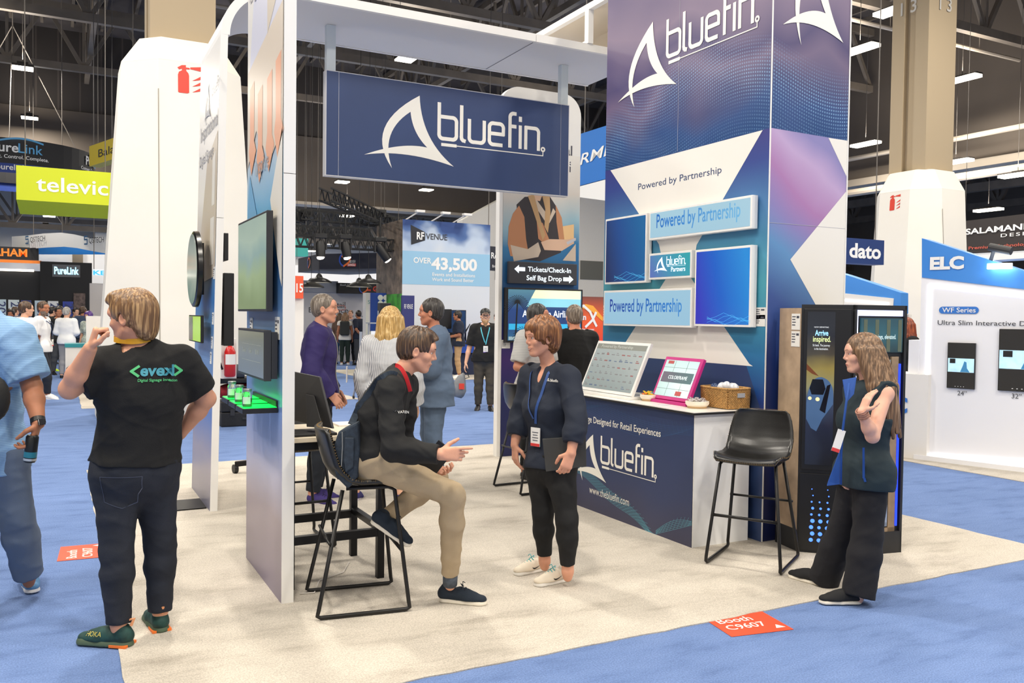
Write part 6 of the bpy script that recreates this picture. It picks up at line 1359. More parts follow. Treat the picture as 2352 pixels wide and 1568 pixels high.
# ================================================================== people: signed-distance bodies turned into smooth meshes
V3 = lambda *a: np.array(a, dtype=np.float64)
class Field:
    def __init__(s, lo, hi, h, fine=()):
        def axis(a, b, h, fr):
            c = [a]
            while c[-1] < b:
                x = c[-1]; st = h
                for f0, f1, fh in fr:
                    if f0 <= x < f1: st = min(st, fh)
                c.append(x+st)
            return np.array(c, dtype=np.float32)
        s.x = axis(lo[0], hi[0], h, [])
        s.y = axis(lo[1], hi[1], h, [])
        s.z = axis(lo[2], hi[2], h, fine)
        s.F = np.full((len(s.x), len(s.y), len(s.z)), .5, dtype=np.float32)
    def sub(s, lo, hi):
        i = [max(0, int(np.searchsorted(a, l))-1) for a, l in zip((s.x,s.y,s.z), lo)]
        j = [min(len(a), int(np.searchsorted(a, l))+1) for a, l in zip((s.x,s.y,s.z), hi)]
        if any(a >= b for a, b in zip(i, j)): return None
        sl = tuple(slice(a, b) for a, b in zip(i, j))
        return sl, s.x[sl[0]][:,None,None], s.y[sl[1]][None,:,None], s.z[sl[2]][None,None,:]
    def put(s, d, sl, k):
        A = s.F[sl]
        if k > 0:
            hh = np.clip(.5+.5*(A-d)/k, 0, 1); s.F[sl] = A*(1-hh)+d*hh-k*hh*(1-hh)
        else: s.F[sl] = np.minimum(A, d)
    def cut(s, d, sl, k=.004):
        A = s.F[sl]; d = -d; hh = np.clip(.5-.5*(A-d)/k, 0, 1); s.F[sl] = A*(1-hh)+d*hh+k*hh*(1-hh)
    # ---- primitives
    def cone(s, a, b, ra, rb, k=.02, flat=1.0, right=None, op='add', pad=0.0):
        """round cone; flat < 1 squeezes it along the direction across 'right'"""
        a = np.asarray(a, float); b = np.asarray(b, float); m = max(ra, rb)+k+.01+pad
        lo = np.minimum(a, b)-m; hi = np.maximum(a, b)+m; g = s.sub(lo, hi)
        if g is None: return
        sl, X, Y, Z = g; ba = b-a; L2 = float(ba@ba) or 1e-9
        px, py, pz = X-a[0], Y-a[1], Z-a[2]
        t = np.clip((px*ba[0]+py*ba[1]+pz*ba[2])/L2, 0, 1); qx, qy, qz = px-ba[0]*t, py-ba[1]*t, pz-ba[2]*t
        if flat != 1.0:
            ax = ba/math.sqrt(L2); r = np.asarray(right, float); r = r-ax*(r@ax); r /= np.linalg.norm(r); f = np.cross(ax, r)
            df = qx*f[0]+qy*f[1]+qz*f[2]; e = (1/flat-1); qx = qx+f[0]*df*e; qy = qy+f[1]*df*e; qz = qz+f[2]*df*e
        d = np.sqrt(qx*qx+qy*qy+qz*qz)-(ra+(rb-ra)*t)
        if flat < 1: d = d*(.5+.5*flat)
        d = d.astype(np.float32)
        s.put(d, sl, k) if op == 'add' else s.cut(d, sl, k)
    def ell(s, c, r, k=.02, R=None, op='add'):
        c = np.asarray(c, float); m = max(r)+k+.01; g = s.sub(c-m, c+m)
        if g is None: return
        sl, X, Y, Z = g; px, py, pz = X-c[0], Y-c[1], Z-c[2]
        if R is not None:
            u = [px*R[0][i]+0 for i in range(0)]
            a = px*R[0][0]+py*R[0][1]+pz*R[0][2]; b = px*R[1][0]+py*R[1][1]+pz*R[1][2]; c_ = px*R[2][0]+py*R[2][1]+pz*R[2][2]; px, py, pz = a, b, c_
        k0 = np.sqrt((px/r[0])**2+(py/r[1])**2+(pz/r[2])**2); k1 = np.sqrt((px/r[0]**2)**2+(py/r[1]**2)**2+(pz/r[2]**2)**2)
        d = (k0*(k0-1)/np.maximum(k1, 1e-6)).astype(np.float32)
        s.put(d, sl, k) if op == 'add' else s.cut(d, sl, k)
    def halfspace(s, p, n, lo=None, hi=None, k=.003):
        """removes what lies on the side n points to"""
        p = np.asarray(p, float); n = np.asarray(n, float); n = n/np.linalg.norm(n)
        g = s.sub(lo if lo is not None else (-99,)*3, hi if hi is not None else (99,)*3)
        if g is None: return
        sl, X, Y, Z = g; d = -((X-p[0])*n[0]+(Y-p[1])*n[1]+(Z-p[2])*n[2])
        s.cut(d.astype(np.float32)+np.zeros(s.F[sl].shape, np.float32), sl, k)
    def cutcyl(s, p, n, rad, L=.2, k=.003):
        p = np.asarray(p, float); n = unit(n); g = s.sub(p-rad-.02-np.abs(n)*L, p+rad+.02+np.abs(n)*L)
        if g is None: return
        sl, X, Y, Z = g; t = (X-p[0])*n[0]+(Y-p[1])*n[1]+(Z-p[2])*n[2]; r = np.sqrt(np.maximum((X-p[0])**2+(Y-p[1])**2+(Z-p[2])**2-t*t, 0))
        s.cut(np.maximum(np.maximum(-t, r-rad), t-L).astype(np.float32), sl, k)
    def folds(s, amp, wl, seed=0, stretch=(1,1,1.6)):
        """soft cloth folds"""
        rnd = random.Random(seed); X = s.x[:,None,None]; Y = s.y[None,:,None]; Z = s.z[None,None,:]; tot = 0
        m = np.abs(s.F) < .03
        idx = np.nonzero(m); x, y, z = s.x[idx[0]], s.y[idx[1]], s.z[idx[2]]
        v = np.zeros(len(x), np.float32)
        for q in range(7):
            kx, ky, kz = [rnd.uniform(-1,1)*st for st in stretch]; l = math.sqrt(kx*kx+ky*ky+kz*kz); f = 6.283/(wl*rnd.uniform(1.2,3.2)*l)
            ph = rnd.uniform(0,6.28)+1.5*np.sin((x*rnd.uniform(-1,1)+y*rnd.uniform(-1,1)+z*rnd.uniform(-1,1))*6.283/(wl*3))
            w = np.sin((x*kx+y*ky+z*kz)*f+ph); v += np.where(w > 0, w**2, w*.25)-.2
        s.F[idx] -= v*amp/3
    def mesh(s):
        F = s.F; S_ = F < 0; c = S_.astype(np.uint8)
        n = c[:-1,:-1,:-1]+c[1:,:-1,:-1]+c[:-1,1:,:-1]+c[:-1,:-1,1:]+c[1:,1:,:-1]+c[1:,:-1,1:]+c[:-1,1:,1:]+c[1:,1:,1:]
        act = (n > 0) & (n < 8); I, Jx, K = np.nonzero(act); N_ = len(I)
        vid = np.full(act.shape, -1, np.int32); vid[I,Jx,K] = np.arange(N_)
        cs = [(a,b,d) for a in (0,1) for b in (0,1) for d in (0,1)]; val = {q: F[I+q[0],Jx+q[1],K+q[2]] for q in cs}
        P = np.zeros((N_,3)); cnt = np.zeros(N_)
        for q in cs:
            for ax in range(3):
                if q[ax]: continue
                q2 = list(q); q2[ax] = 1; q2 = tuple(q2); a, b = val[q], val[q2]; m = (a < 0) != (b < 0)
                t = np.where(m, a/np.where(m, a-b, 1), 0); pos = np.zeros((N_,3)); pos[:,0], pos[:,1], pos[:,2] = q; pos[:,ax] += t
                P += pos*m[:,None]; cnt += m
        P /= cnt[:,None]
        out = np.zeros((N_,3))
        for ax, (A, idx) in enumerate(((s.x,I),(s.y,Jx),(s.z,K))): out[:,ax] = A[idx]*(1-P[:,ax])+A[idx+1]*P[:,ax]
        Q = []
        for ax in range(3):
            o1, o2 = [(1,2),(2,0),(0,1)][ax]
            sh = [slice(None)]*3; sh2 = [slice(None)]*3; sh[ax] = slice(0,-1); sh2[ax] = slice(1,None)
            a = S_[tuple(sh)]; b = S_[tuple(sh2)]; e = np.nonzero(a != b); e = list(e); inside = a[tuple(e)]
            ok = (e[o1] > 0) & (e[o2] > 0) & (e[o1] < F.shape[o1]-1) & (e[o2] < F.shape[o2]-1); e = [v[ok] for v in e]; inside = inside[ok]
            def g(d1, d2):
                q = [v.copy() for v in e]; q[o1] = q[o1]+d1; q[o2] = q[o2]+d2; return vid[tuple(q)]
            f = np.stack([g(-1,-1), g(0,-1), g(0,0), g(-1,0)], 1); f[~inside] = f[~inside][:, ::-1]; Q.append(f)
        Q = np.concatenate(Q); Q = Q[(Q >= 0).all(1)]
        return out, Q
def np_mesh(name, verts, quads, mats, parent=None, mi=None, smooth=True):
    me = bpy.data.meshes.new(name); me.vertices.add(len(verts)); me.vertices.foreach_set('co', verts.astype(np.float32).ravel())
    me.loops.add(len(quads)*4); me.loops.foreach_set('vertex_index', quads.astype(np.int32).ravel())
    me.polygons.add(len(quads)); me.polygons.foreach_set('loop_start', np.arange(0, len(quads)*4, 4, dtype=np.int32))
    try: me.polygons.foreach_set('loop_total', np.full(len(quads), 4, np.int32))
    except Exception: pass
    for m_ in (mats if isinstance(mats, (list, tuple)) else [mats]): me.materials.append(m_)
    if mi is not None: me.polygons.foreach_set('material_index', mi.astype(np.int32))
    me.polygons.foreach_set('use_smooth', np.ones(len(quads), bool)); me.update(calc_edges=True); me.validate()
    o = bpy.data.objects.new(name, me); COL.objects.link(o)
    if parent is not None:
        o.parent = parent; o.matrix_parent_inverse = parent_world(parent).inverted()
    return o
def unit(v): v = np.asarray(v, float); return v/(np.linalg.norm(v) or 1)
SKINS = {}
def skin_mat(key, rgb):
    if key not in SKINS:
        m = mat('skin_'+key, rgb, .5, noise=.05, nscale=18, bump=.05, bscale=160, spec=.35)
        b = m.node_tree.nodes['Principled BSDF']; b.inputs['Subsurface Weight'].default_value = .12; b.inputs['Subsurface Radius'].default_value = (.01,.004,.002)
        lip = mat('lip_'+key, tuple(int(c*f) for c, f in zip(rgb, (.86,.72,.72))), .45); SKINS[key] = (m, lip)
    return SKINS[key]
def hair_mat(name, rgb, rgb2=None):
    """strand-streaked hair"""
    if name in _MATS: return _MATS[name]
    m = bpy.data.materials.new(name); m.use_nodes = True; nt = m.node_tree; N = nt.nodes; L = nt.links; b = N['Principled BSDF']; b.inputs['Roughness'].default_value = .42; b.inputs['Specular IOR Level'].default_value = .5
    tc = N.new('ShaderNodeTexCoord'); mp = N.new('ShaderNodeMapping'); mp.inputs['Scale'].default_value = (1,1,.05); n = N.new('ShaderNodeTexNoise'); n.inputs['Scale'].default_value = 95; n.inputs['Detail'].default_value = 2
    n0 = N.new('ShaderNodeTexNoise'); n0.inputs['Scale'].default_value = 4; L.new(tc.outputs['Object'], n0.inputs['Vector'])
    va = N.new('ShaderNodeVectorMath'); va.operation = 'MULTIPLY_ADD'; va.inputs[1].default_value = (.02,.02,.01); L.new(n0.outputs['Color'], va.inputs[0]); L.new(tc.outputs['Object'], va.inputs[2])
    L.new(va.outputs[0], mp.inputs[0]); L.new(mp.outputs[0], n.inputs['Vector']); r = N.new('ShaderNodeValToRGB'); c1 = srgb(*rgb); c2 = srgb(*(rgb2 or tuple(min(255,int(v*1.35)+8) for v in rgb)))
    r.color_ramp.elements[0].position = .36; r.color_ramp.elements[0].color = tuple(v*.6 for v in c1[:3])+(1,); r.color_ramp.elements[1].position = .68; r.color_ramp.elements[1].color = c2
    q = r.color_ramp.elements.new(.5); q.color = c1
    L.new(n.outputs['Fac'], r.inputs['Fac']); L.new(r.outputs['Color'], b.inputs['Base Color'])
    bp = N.new('ShaderNodeBump'); bp.inputs['Strength'].default_value = .6; bp.inputs['Distance'].default_value = .006; L.new(n.outputs['Fac'], bp.inputs['Height']); L.new(bp.outputs['Normal'], b.inputs['Normal'])
    _MATS[name] = m; return m

def make_hand(f, W, d, nrm, side, curl=(.35,.4,.45,.5), thumb=.5, k=1.0, sm=.004, spread=.06, point=None):
    """W wrist, d towards the fingers, nrm out of the palm, side = the thumb's side; curl per finger in radians per joint"""
    W = np.asarray(W, float); d = unit(d); nrm = unit(np.asarray(nrm, float)-d*(np.asarray(nrm, float)@d)); sd = unit(np.asarray(side, float)-d*(np.asarray(side)@d)-nrm*(np.asarray(side)@nrm))
    pl_ = .088*k
    for o, r0, r1 in ((.026,.015,.0145),(.009,.016,.0145),(-.009,.016,.0140),(-.025,.014,.0125)):
        f.cone(W+sd*o*.7*k, W+d*pl_+sd*o*k, r0*k, r1*k, .010, flat=.82, right=sd)
    for i, (o, L, r) in enumerate(((.029,(.042,.026,.020),.0092),(.0095,(.047,.030,.022),.0096),(-.010,(.043,.027,.021),.0090),(-.0285,(.034,.021,.018),.0080))):
        p = W+d*(pl_-.004)+sd*o*k; a = curl[i]*.8; dd = unit(d+sd*o*spread*20)
        for j, l in enumerate(L):
            v = unit(dd*math.cos(a)+nrm*math.sin(a)); q = p+v*l*k; f.cone(p, q, r*(1-.08*j)*k, r*(.92-.08*j)*k, sm); p = q; a += curl[i]*1.15
    p = W+d*.022*k+sd*.026*k+nrm*.006*k
    v = unit(d*.62+sd*.70+nrm*(.35+.4*thumb)); q = p+v*.040*k; f.cone(p, q, .0155*k, .012*k, .008)
    v2 = unit(d*(.9)+sd*(.42-.7*thumb)+nrm*(.25+.5*thumb)); r_ = q+v2*.032*k; f.cone(q, r_, .0118*k, .0105*k, sm); v3 = unit(v2+nrm*.2*thumb-sd*.2*thumb); f.cone(r_, r_+v3*.024*k, .0105*k, .0085*k, sm)

def head_frame(face, tilt=0.0, roll=0.0):
    """rows right, forward, up for a head looking along 'face' (3-vector)"""
    fwd = unit(face); r = unit(np.cross(fwd, (0,0,1))); u = np.cross(r, fwd)
    if roll: r, u = r*math.cos(roll)+u*math.sin(roll), u*math.cos(roll)-r*math.sin(roll)
    return np.array([r, fwd, u])
def face_sdf(f, C, R, s, beard=False, fat=1.0, smile=0, female=False, nose=1.0):
    P = lambda x, y, z: C+(R[0]*x+R[1]*y+R[2]*z)*s
    E = lambda c, r, k=.012, op='add': f.ell(P(*c), tuple(v*s for v in r), k*s, R, op)
    E((0,-.014,.035), (.076,.096,.088), .02); E((0,.022,-.012), (.064*fat,.070,.088), .03)
    E((0,.034,-.066), ((.042 if female else .047)*fat,.050,.040), .03); E((0,.066,-.098), (.022,.020,.017), .022)
    for q in (-1,1):
        E((q*.043*fat,.060,-.022), (.022,.022,.020), .02)
        f.cone(P(q*.058*fat,.0,-.055), P(q*.022,.055,-.098), .016*s, .014*s, .022*s)
        # ear
        E((q*.080,-.006,-.006), (.009,.020,.031), .005); E((q*.086,-.004,-.004), (.006,.010,.018), .003, 'cut')
        f.cone(P(q*.012,.090,.028), P(q*.046,.078,.029), .010*s, .009*s, .012*s)
        E((q*.0315,.100,.008), (.017,.016,.011), .008, 'cut')
    E((0,.078,.045), (.05,.018,.03), .03)
    f.cone(P(0,.090,.020), P(0,(.1065 if female else .109),-.022), .0075*s, (.0085 if female else .0105)*s, .012*s); f.cone(P(-.011,.095,-.029), P(.011,.095,-.029), .0078*s, .0085*s, .007*s)
    f.cone(P(-.020-.005*smile,.080,-.060+.004*smile), P(0,.0905,-.0595), .005*s, .0068*s, .008*s); f.cone(P(.020+.005*smile,.080,-.060+.004*smile), P(0,.0905,-.0595), .005*s, .0068*s, .008*s)
    f.cone(P(-.013,.0825,-.071), P(.013,.0825,-.071), .0068*s, .0068*s, .008*s)
    f.cone(P(-.022,.0955,-.0655), P(.022,.0955,-.0655), .0026*s, .0026*s, .002*s, op='cut')

def hair_sdf(kind, C, R, s, h, hd=None):
    P = lambda x, y, z: C+(R[0]*x+R[1]*y+R[2]*z)*s
    drop = {'long':.66,'midlong':.50,'bob':.12}.get(kind, .02)
    lo = C-.2*s-np.array([.12,.12,drop]); hi = C+.2*s+.1; f = Field(lo, hi, h)
    E = lambda c, r, k=.012, op='add': f.ell(P(*c), tuple(v*s for v in r), k*s, R, op)
    HS = lambda p, n, k=.006: f.halfspace(P(*p), R[0]*n[0]+R[1]*n[1]+R[2]*n[2], k=k*s)
    if kind in ('short','crew','swept','balding','fringe'):
        th = {'crew':.006,'balding':.005}.get(kind, .011)
        E((0,-.016,.038), (.078+th,.098+th,.090+th*1.35)); E((0,-.045,-.01), (.066+th*.8,.060+th,.065), .02)
        if kind in ('swept','fringe'):
            E((0,.045,.105), (.055,.040,.026), .03)
            if kind == 'swept': E((.01,.085,.085), (.04,.022,.022), .02)
        # face opening, cut in front below the hairline
        E((0,.115,.000), (.082,.062,.088 if kind != 'fringe' else .072), .01, 'cut')
        HS((0,0,-.052), (0,.25,-1)); 
        for q in (-1,1):
            E((q*.085,.030,-.045), (.03,.040,.055), .006, 'cut'); E((q*.084,-.004,-.012), (.016,.023,.036), .004, 'cut')
            
        if kind == 'balding': E((0,.03,.13), (.05,.075,.04), .01, 'cut')
    elif kind == 'full':    # collar length, covers the nape
        E((0,-.018,.040), (.094,.114,.104)); E((0,-.070,-.03), (.072,.050,.085), .03); E((0,.055,.112), (.058,.045,.024), .03); E((.0,.088,.090), (.05,.022,.020), .02)
        E((0,.122,-.005), (.088,.070,.090), .012, 'cut'); HS((0,0,-.098), (0,.15,-1))
        for q in (-1,1): E((q*.088,.040,-.055), (.03,.046,.065), .006, 'cut'); E((q*.090,.002,-.012), (.022,.020,.034), .004, 'cut')
    elif kind == 'bob':     # womans short layered cut
        E((0,-.020,.045), (.104,.118,.112)); E((0,-.062,-.025), (.090,.062,.080), .03); E((0,.060,.075), (.078,.048,.045), .03)
        for q in (-1,1): E((q*.078,.030,.02), (.024,.05,.05), .02)
        E((0,.135,-.020), (.082,.075,.085), .010, 'cut'); HS((0,0,-.095), (0,.25,-1))
        for q in (-1,1): E((q*.090,.050,-.065), (.035,.050,.060), .006, 'cut'); E((q*.098,.008,-.018), (.024,.018,.030), .004, 'cut')
    elif kind in ('long','midlong'):
        L_ = drop-.12; E((0,-.018,.042), (.095,.114,.106))
        dn = np.array([0,0,-1.0]); back = -R[1]
        for i in range(15):
            a = -2.0+4.0*i/14; r_ = .088; base = P(math.sin(a)*.086, -.025-math.cos(a)*.085+(.02 if abs(a)>1.6 else 0), .03)
            out = R[0]*math.sin(a)-R[1]*math.cos(a); out[2] = 0; hx = np.zeros(3) if hd is None else np.asarray(hd, float)
            ll = L_*(1-.12*(i % 3)/2)*(1 if abs(a) < 1.5 else .92); m_ = base+dn*ll*.45*s+out*.022*s+hx*.8; e = base+dn*ll*s+out*.030*s+back*.01+hx
            f.cone(base, m_, .030*s, .026*s, .018*s); f.cone(m_, e, .026*s, .012*s, .016*s)
        E((0,.128,-.02), (.074,.078,.100), .010, 'cut')
    # strand grooves
    I = np.nonzero(np.abs(f.F) < .02); x, y, z = f.x[I[0]]-C[0], f.y[I[1]]-C[1], f.z[I[2]]-C[2]
    lx = x*R[0][0]+y*R[0][1]+z*R[0][2]; ly = x*R[1][0]+y*R[1][1]+z*R[1][2]; lz = x*R[2][0]+y*R[2][1]+z*R[2][2]
    an = np.arctan2(lx, -ly-.01); f.F[I] += (np.sin(an*30+lz*5)*.0012+np.sin(an*11+lz*8+2)*.0022)*s*(1 if kind not in ('crew','balding') else .35)
    return f

def lerp(a, b, t): return np.asarray(a, float)*(1-t)+np.asarray(b, float)*t
def person(name, label, J_, o, group=None):
    """J_: world joints pelvis, chest, neck, head (centre), shL, shR, elL, elR, wrL, wrR, hipL, hipR, knL, knR, anL, anR, toeL, toeR (numpy)
       o: options"""
    J_ = {k: np.asarray(v, float) for k, v in J_.items()}
    s = o.get('s', 1.0); h = o.get('h', .006); fat = o.get('fat', 1.0); fem = o.get('female', False)
    base = J_['pelvis'].copy(); t = thing('person', label, 'person', (float(base[0]), float(base[1]), 0.0), group)
    right = unit(J_['shR']-J_['shL']); hr = unit(J_['hipR']-J_['hipL'])
    allp = np.array(list(J_.values())); lo = allp.min(0)-.26; hi = allp.max(0)+.24; lo[2] = -.02
    R = head_frame(o['face'], roll=o.get('roll', 0)); hs = o.get('hs', 1.0)*s; C = J_['head']
    skm, lipm = skin_mat(o.get('skin','fair'), o.get('skin_rgb', (222,172,144)))
    det = h <= .009
    fine = []
    if det: fine = [(C[2]-.15*s, C[2]+.08*s, min(h, .0045))]
    # ---------------- body
    f = Field(lo, hi, h, fine)
    def torso(f, e, k=.05, hem=None):
        P, Cc, N_ = J_['pelvis'], J_['chest'], J_['neck']
        Wst = lerp(P, Cc, .48)
        f.cone(P+hr*.055*s, P-hr*.055*s, (.112*fat+e)*s, (.112*fat+e)*s, k, flat=.98, right=(0,0,1))
        f.cone(P, Wst, (.138*fat+e)*s, ((.122 if not fem else .112)*fat*o.get('belly',1)+e)*s, k, flat=.80, right=hr)
        f.cone(Wst, Cc, ((.124 if not fem else .112)*fat*o.get('belly',1)+e)*s, (.140*fat+e)*s, k, flat=.80, right=right)
        up = lerp(Cc, N_, .55)
        f.cone(Cc, up, (.140*fat+e)*s, (.115*fat+e)*s, k, flat=.80, right=right)
        for q in ('shL','shR'):
            f.cone(lerp(Cc, up, .8), lerp(J_[q], up, .18), (.085+e)*s, (.060+e)*s, k)
            f.cone(N_-unit(N_-Cc)*.03*s, J_[q], (.042+e)*s, (.052+e)*s, k*.8)
        if fem:
            fw = unit(np.cross(unit(N_-Cc), right)); fw = -fw if False else np.cross((0,0,1), right)
            for q in (-1,1): f.ell(Cc+right*q*.066*s+fw*(.070+e*.4)*s-np.array([0,0,.01]), ((.060+e)*s, (.060+e)*s, (.062+e)*s), k*1.2)
    def arm(f, side, e, upto=1.0, k=.02, r=(.050,.041,.040,.027)):
        S_, E_, W_ = J_['sh'+side], J_['el'+side], J_['wr'+side]; af = o.get('arm', 1.0)
        if upto <= 1: f.cone(S_, lerp(S_, E_, upto), (r[0]*af+e)*s, (r[0]+(r[1]-r[0])*upto)*af*s+e*s, k); return lerp(S_, E_, upto), unit(E_-S_)
        f.cone(S_, E_, (r[0]*af+e)*s, (r[1]*af+e)*s, k); u = min(upto-1, 1)
        f.cone(E_, lerp(E_, W_, min(.35, u)), (r[1]*af*.98+e)*s, (r[2]*af*1.04+e)*s, k)
        if u > .35: f.cone(lerp(E_, W_, .35), lerp(E_, W_, u), (r[2]*af*1.04+e)*s, ((r[2]+(r[3]-r[2])*(u-.35)/.65)*af+e*(1 if u < 1 else .8))*s, k)
        return lerp(E_, W_, u), unit(W_-E_)
    def leg(f, side, e, upto=2.0, k=.03, r=(.088,.056,.056,.036), flare=0):
        H_, K_, A_ = J_['hip'+side], J_['kn'+side], J_['an'+side]; r = tuple(q_*o.get('leg', 1.0) for q_ in r)
        f.cone(H_, K_, (r[0]*fat**.5+e)*s, (r[1]+e+flare*.35)*s, k); u = upto-1
        mid = lerp(K_, A_, .32); f.cone(K_, mid, (r[1]+e+flare*.35)*s, (r[2]+e*1.0+flare*.6)*s, k)
        f.cone(mid, lerp(K_, A_, u), (r[2]+e+flare*.6)*s, (r[3]+e*1.15+flare)*s, k)
        return lerp(K_, A_, u), unit(A_-K_)
    torso(f, 0)
    f.cone(J_['neck']-unit(J_['neck']-J_['chest'])*.02*s, C-R[2]*.055*s-R[1]*.018*s, (.058 if not fem else .050)*s, (.054 if not fem else .046)*s, .02)
    for q in 'LR':
        arm(f, q, 0, 2.0); leg(f, q, 0)
    for q in 'LR':
        hd = o.get('hand'+q)
        if hd is None:
            d = unit(J_['wr'+q]-J_['el'+q]); inw = unit((J_['pelvis']-J_['wr'+q])*np.array([1,1,0])+1e-5); fwd = np.cross((0,0,1), hr)
            hd = dict(d=d, n=inw, side=fwd, curl=(.30,.36,.42,.48), thumb=.35)
        if det: make_hand(f, J_['wr'+q], hd['d'], hd['n'], hd['side'], hd.get('curl',(.3,.36,.42,.48)), hd.get('thumb',.4), k=s*hd.get('k',1))
        else:
            d = unit(hd['d']); f.cone(J_['wr'+q], J_['wr'+q]+d*.09*s, .028*s, .032*s, .01, flat=.6, right=hd['side']); f.cone(J_['wr'+q]+d*.09*s, J_['wr'+q]+(d+unit(hd['n'])*.3)*.15*s, .028*s, .016*s, .01, flat=.6, right=hd['side'])
        # feet inside the shoes
        A_, T_ = J_['an'+q], J_['toe'+q]; f.cone(A_, A_+np.array([0,0,-.035])*s, .034*s, .03*s, .02)
    face_sdf(f, C, R, hs, fat=o.get('facefat',1.0), smile=o.get('smile',0), female=fem)
    v, qd = f.mesh()
    cen = v[qd].mean(1)-C; lx = cen@R[0]/hs; ly = cen@R[1]/hs; lz = cen@R[2]/hs
    mi = np.zeros(len(qd), int); hm = o.get('hairm'); mats_ = [skm]
    if o.get('beard'):
        mats_.append(o['beard']); b_ = (lz < -.045) & (ly > -.01) & (lz > -.15) & (ly > .0); b_ &= ~((np.abs(lx) < .022) & (lz > -.075) & (ly > .08)); mi[b_] = len(mats_)-1
    bo = np_mesh('body', v, qd, mats_, t, mi)
    PH = lambda x, y, z: Vector(C+(R[0]*x+R[1]*y+R[2]*z)*hs)
    if det:
        m_ = np.abs(v-C).max(1) < .16*hs; keep = m_[qd].all(1); from mathutils.bvhtree import BVHTree as BT_
        tr_ = BT_.FromPolygons([Vector(q) for q in v], [tuple(int(i) for i in q) for q in qd[keep]])
        def patch(name, rows, mm, par, lift=.0007):
            """rows of (x, z) face coordinates laid on the skin from the front"""
            pts = []
            for row in rows:
                for x, z in row:
                    h_ = tr_.ray_cast(PH(x,.16,z), Vector(-R[1]), .3); pts.append(h_[0]+Vector(R[1])*lift if h_[0] is not None else PH(x,.08,z))
            n_ = len(rows[0]); m2 = MB(); m2.add(pts, [(r*n_+i, r*n_+i+1, (r+1)*n_+i+1, (r+1)*n_+i) for r in range(len(rows)-1) for i in range(n_-1)]); m2.build(name, mm, par, smooth='full')
        sm = o.get('smile', 0); U = np.linspace(-1, 1, 15); ed = np.sqrt(np.maximum(0, 1-U**2)); cz = -.0655+.004*sm*U**2; wd = .0215+.002*sm; tk = .55 if not fem else .8
        gp = .0016*sm*ed
        patch('upper_lip', [list(zip(U*wd, cz+gp+ed**.6*k*(.0085*tk)*(1-.12*np.exp(-(U*6)**2)))) for k in (0,.5,1)], lipm, bo)
        patch('lower_lip', [list(zip(U*wd, cz-gp-ed**.8*k*.0105*tk)) for k in (0,.5,1)], lipm, bo)
        if sm >= 1: patch('teeth', [list(zip(U*wd*.8, cz+gp*k)) for k in (-1,0,1)], mat('teeth',(236,228,216),.3), bo)
        if hm is not None:
            W_ = np.linspace(0, 1, 9)
            for q in (-1,1): patch('eyebrow', [list(zip(q*(.014+.034*W_), .0285+.006*np.sin(W_*2.4)-.002*W_+k*.0028*(1-.7*W_**2)*(.7 if fem else 1.1))) for k in (-1,0,1)], o.get('browm', hm), bo, .0012)
        for q in (-1,1):
            m_ = MB(); m_.sphere(PH(q*.031,.0765,.008), .0118*hs, 14); e = m_.build('eye', mat('eye_white',(226,218,210),.2), t, smooth='full')
            m_ = MB(); cc = PH(q*.031,.0878,.0078); fw = Vector(R[1]); m_.cyl(cc-fw*.0015*hs, cc+fw*.0006*hs, .0054*hs, 12); m_.build('iris', mat('iris_dark',(52,44,40),.15), e)
            m_ = MB(); m_.sphere(PH(q*.031,.0752,.0148), .0140*hs, 14, (1.05,1,.62)); m_.build('eyelid', skm, t, smooth='full')
    # ---------------- hair
    if o.get('hair'):
        hh = hair_sdf(o['hair'], C, R, hs, o.get('hh', max(.0035, h*.75)), o.get('hairdir')); hv, hq = hh.mesh()
        if len(hq): np_mesh('hair', hv, hq, hm, t)
    if o.get('beardlong'):
        bf = Field(C-.25*hs, C+.2*hs, max(.005, h*.6)); 
        Pn = lambda x, y, z: C+(R[0]*x+R[1]*y+R[2]*z)*hs
        bf.cone(Pn(0,.055,-.085), Pn(0,.075,-.175), .048*hs, .016*hs, .02); bf.cone(Pn(-.05,.03,-.06), Pn(0,.07,-.1), .022*hs, .03*hs, .02); bf.cone(Pn(.05,.03,-.06), Pn(0,.07,-.1), .022*hs, .03*hs, .02)
        v, qd = bf.mesh(); np_mesh('beard', v, qd, o['beardlong'], t)
    # ---------------- trousers
    tr = o['trousers']; et = tr.get('e', .013); f = Field(np.array([lo[0],lo[1],-.01]), np.array([hi[0],hi[1],float(J_['pelvis'][2])+.30]), h*1.1)
    P_, Cc = J_['pelvis'], J_['chest']; Wst = lerp(P_, Cc, .48)
    f.cone(P_+hr*.055*s, P_-hr*.055*s, (.112*fat+et)*s, (.112*fat+et)*s, .04, flat=.98, right=(0,0,1))
    f.cone(P_, Wst, (.138*fat+et)*s, (.124*fat+et)*s, .04, flat=.80, right=hr)
    for q in 'LR': leg(f, q, et, upto=1+tr.get('len', .97), flare=tr.get('flare', 0))
    if tr.get('short'): 
        for q in 'LR': f.halfspace(lerp(J_['kn'+q], J_['an'+q], .02), J_['an'+q]-J_['kn'+q])
    for q in 'LR':
        K_, A_ = J_['kn'+q], J_['an'+q]; e_ = lerp(K_, A_, tr.get('len', .97)); d = unit(A_-K_); m = .16; f.halfspace(e_, d, e_-m, e_+m)
    wtop = lerp(P_, Cc, .42); f.halfspace(wtop, Cc-P_, np.array([lo[0],lo[1],P_[2]-.1]), hi)
    f.folds(tr.get('fold', .006), .07, seed=len(label)); v, qd = f.mesh(); np_mesh(tr.get('name','trousers'), v, qd, tr['m'], t)
    # ---------------- shirt
    sh = o['shirt']; es = sh.get('e', .014); hem = sh.get('hem', .30)   # hem: how far below the waist toward/past the pelvis
    f = Field(lo, hi, h); torso(f, es)
    hemp = P_+unit(P_-Cc)*(sh.get('drop', .02))*s
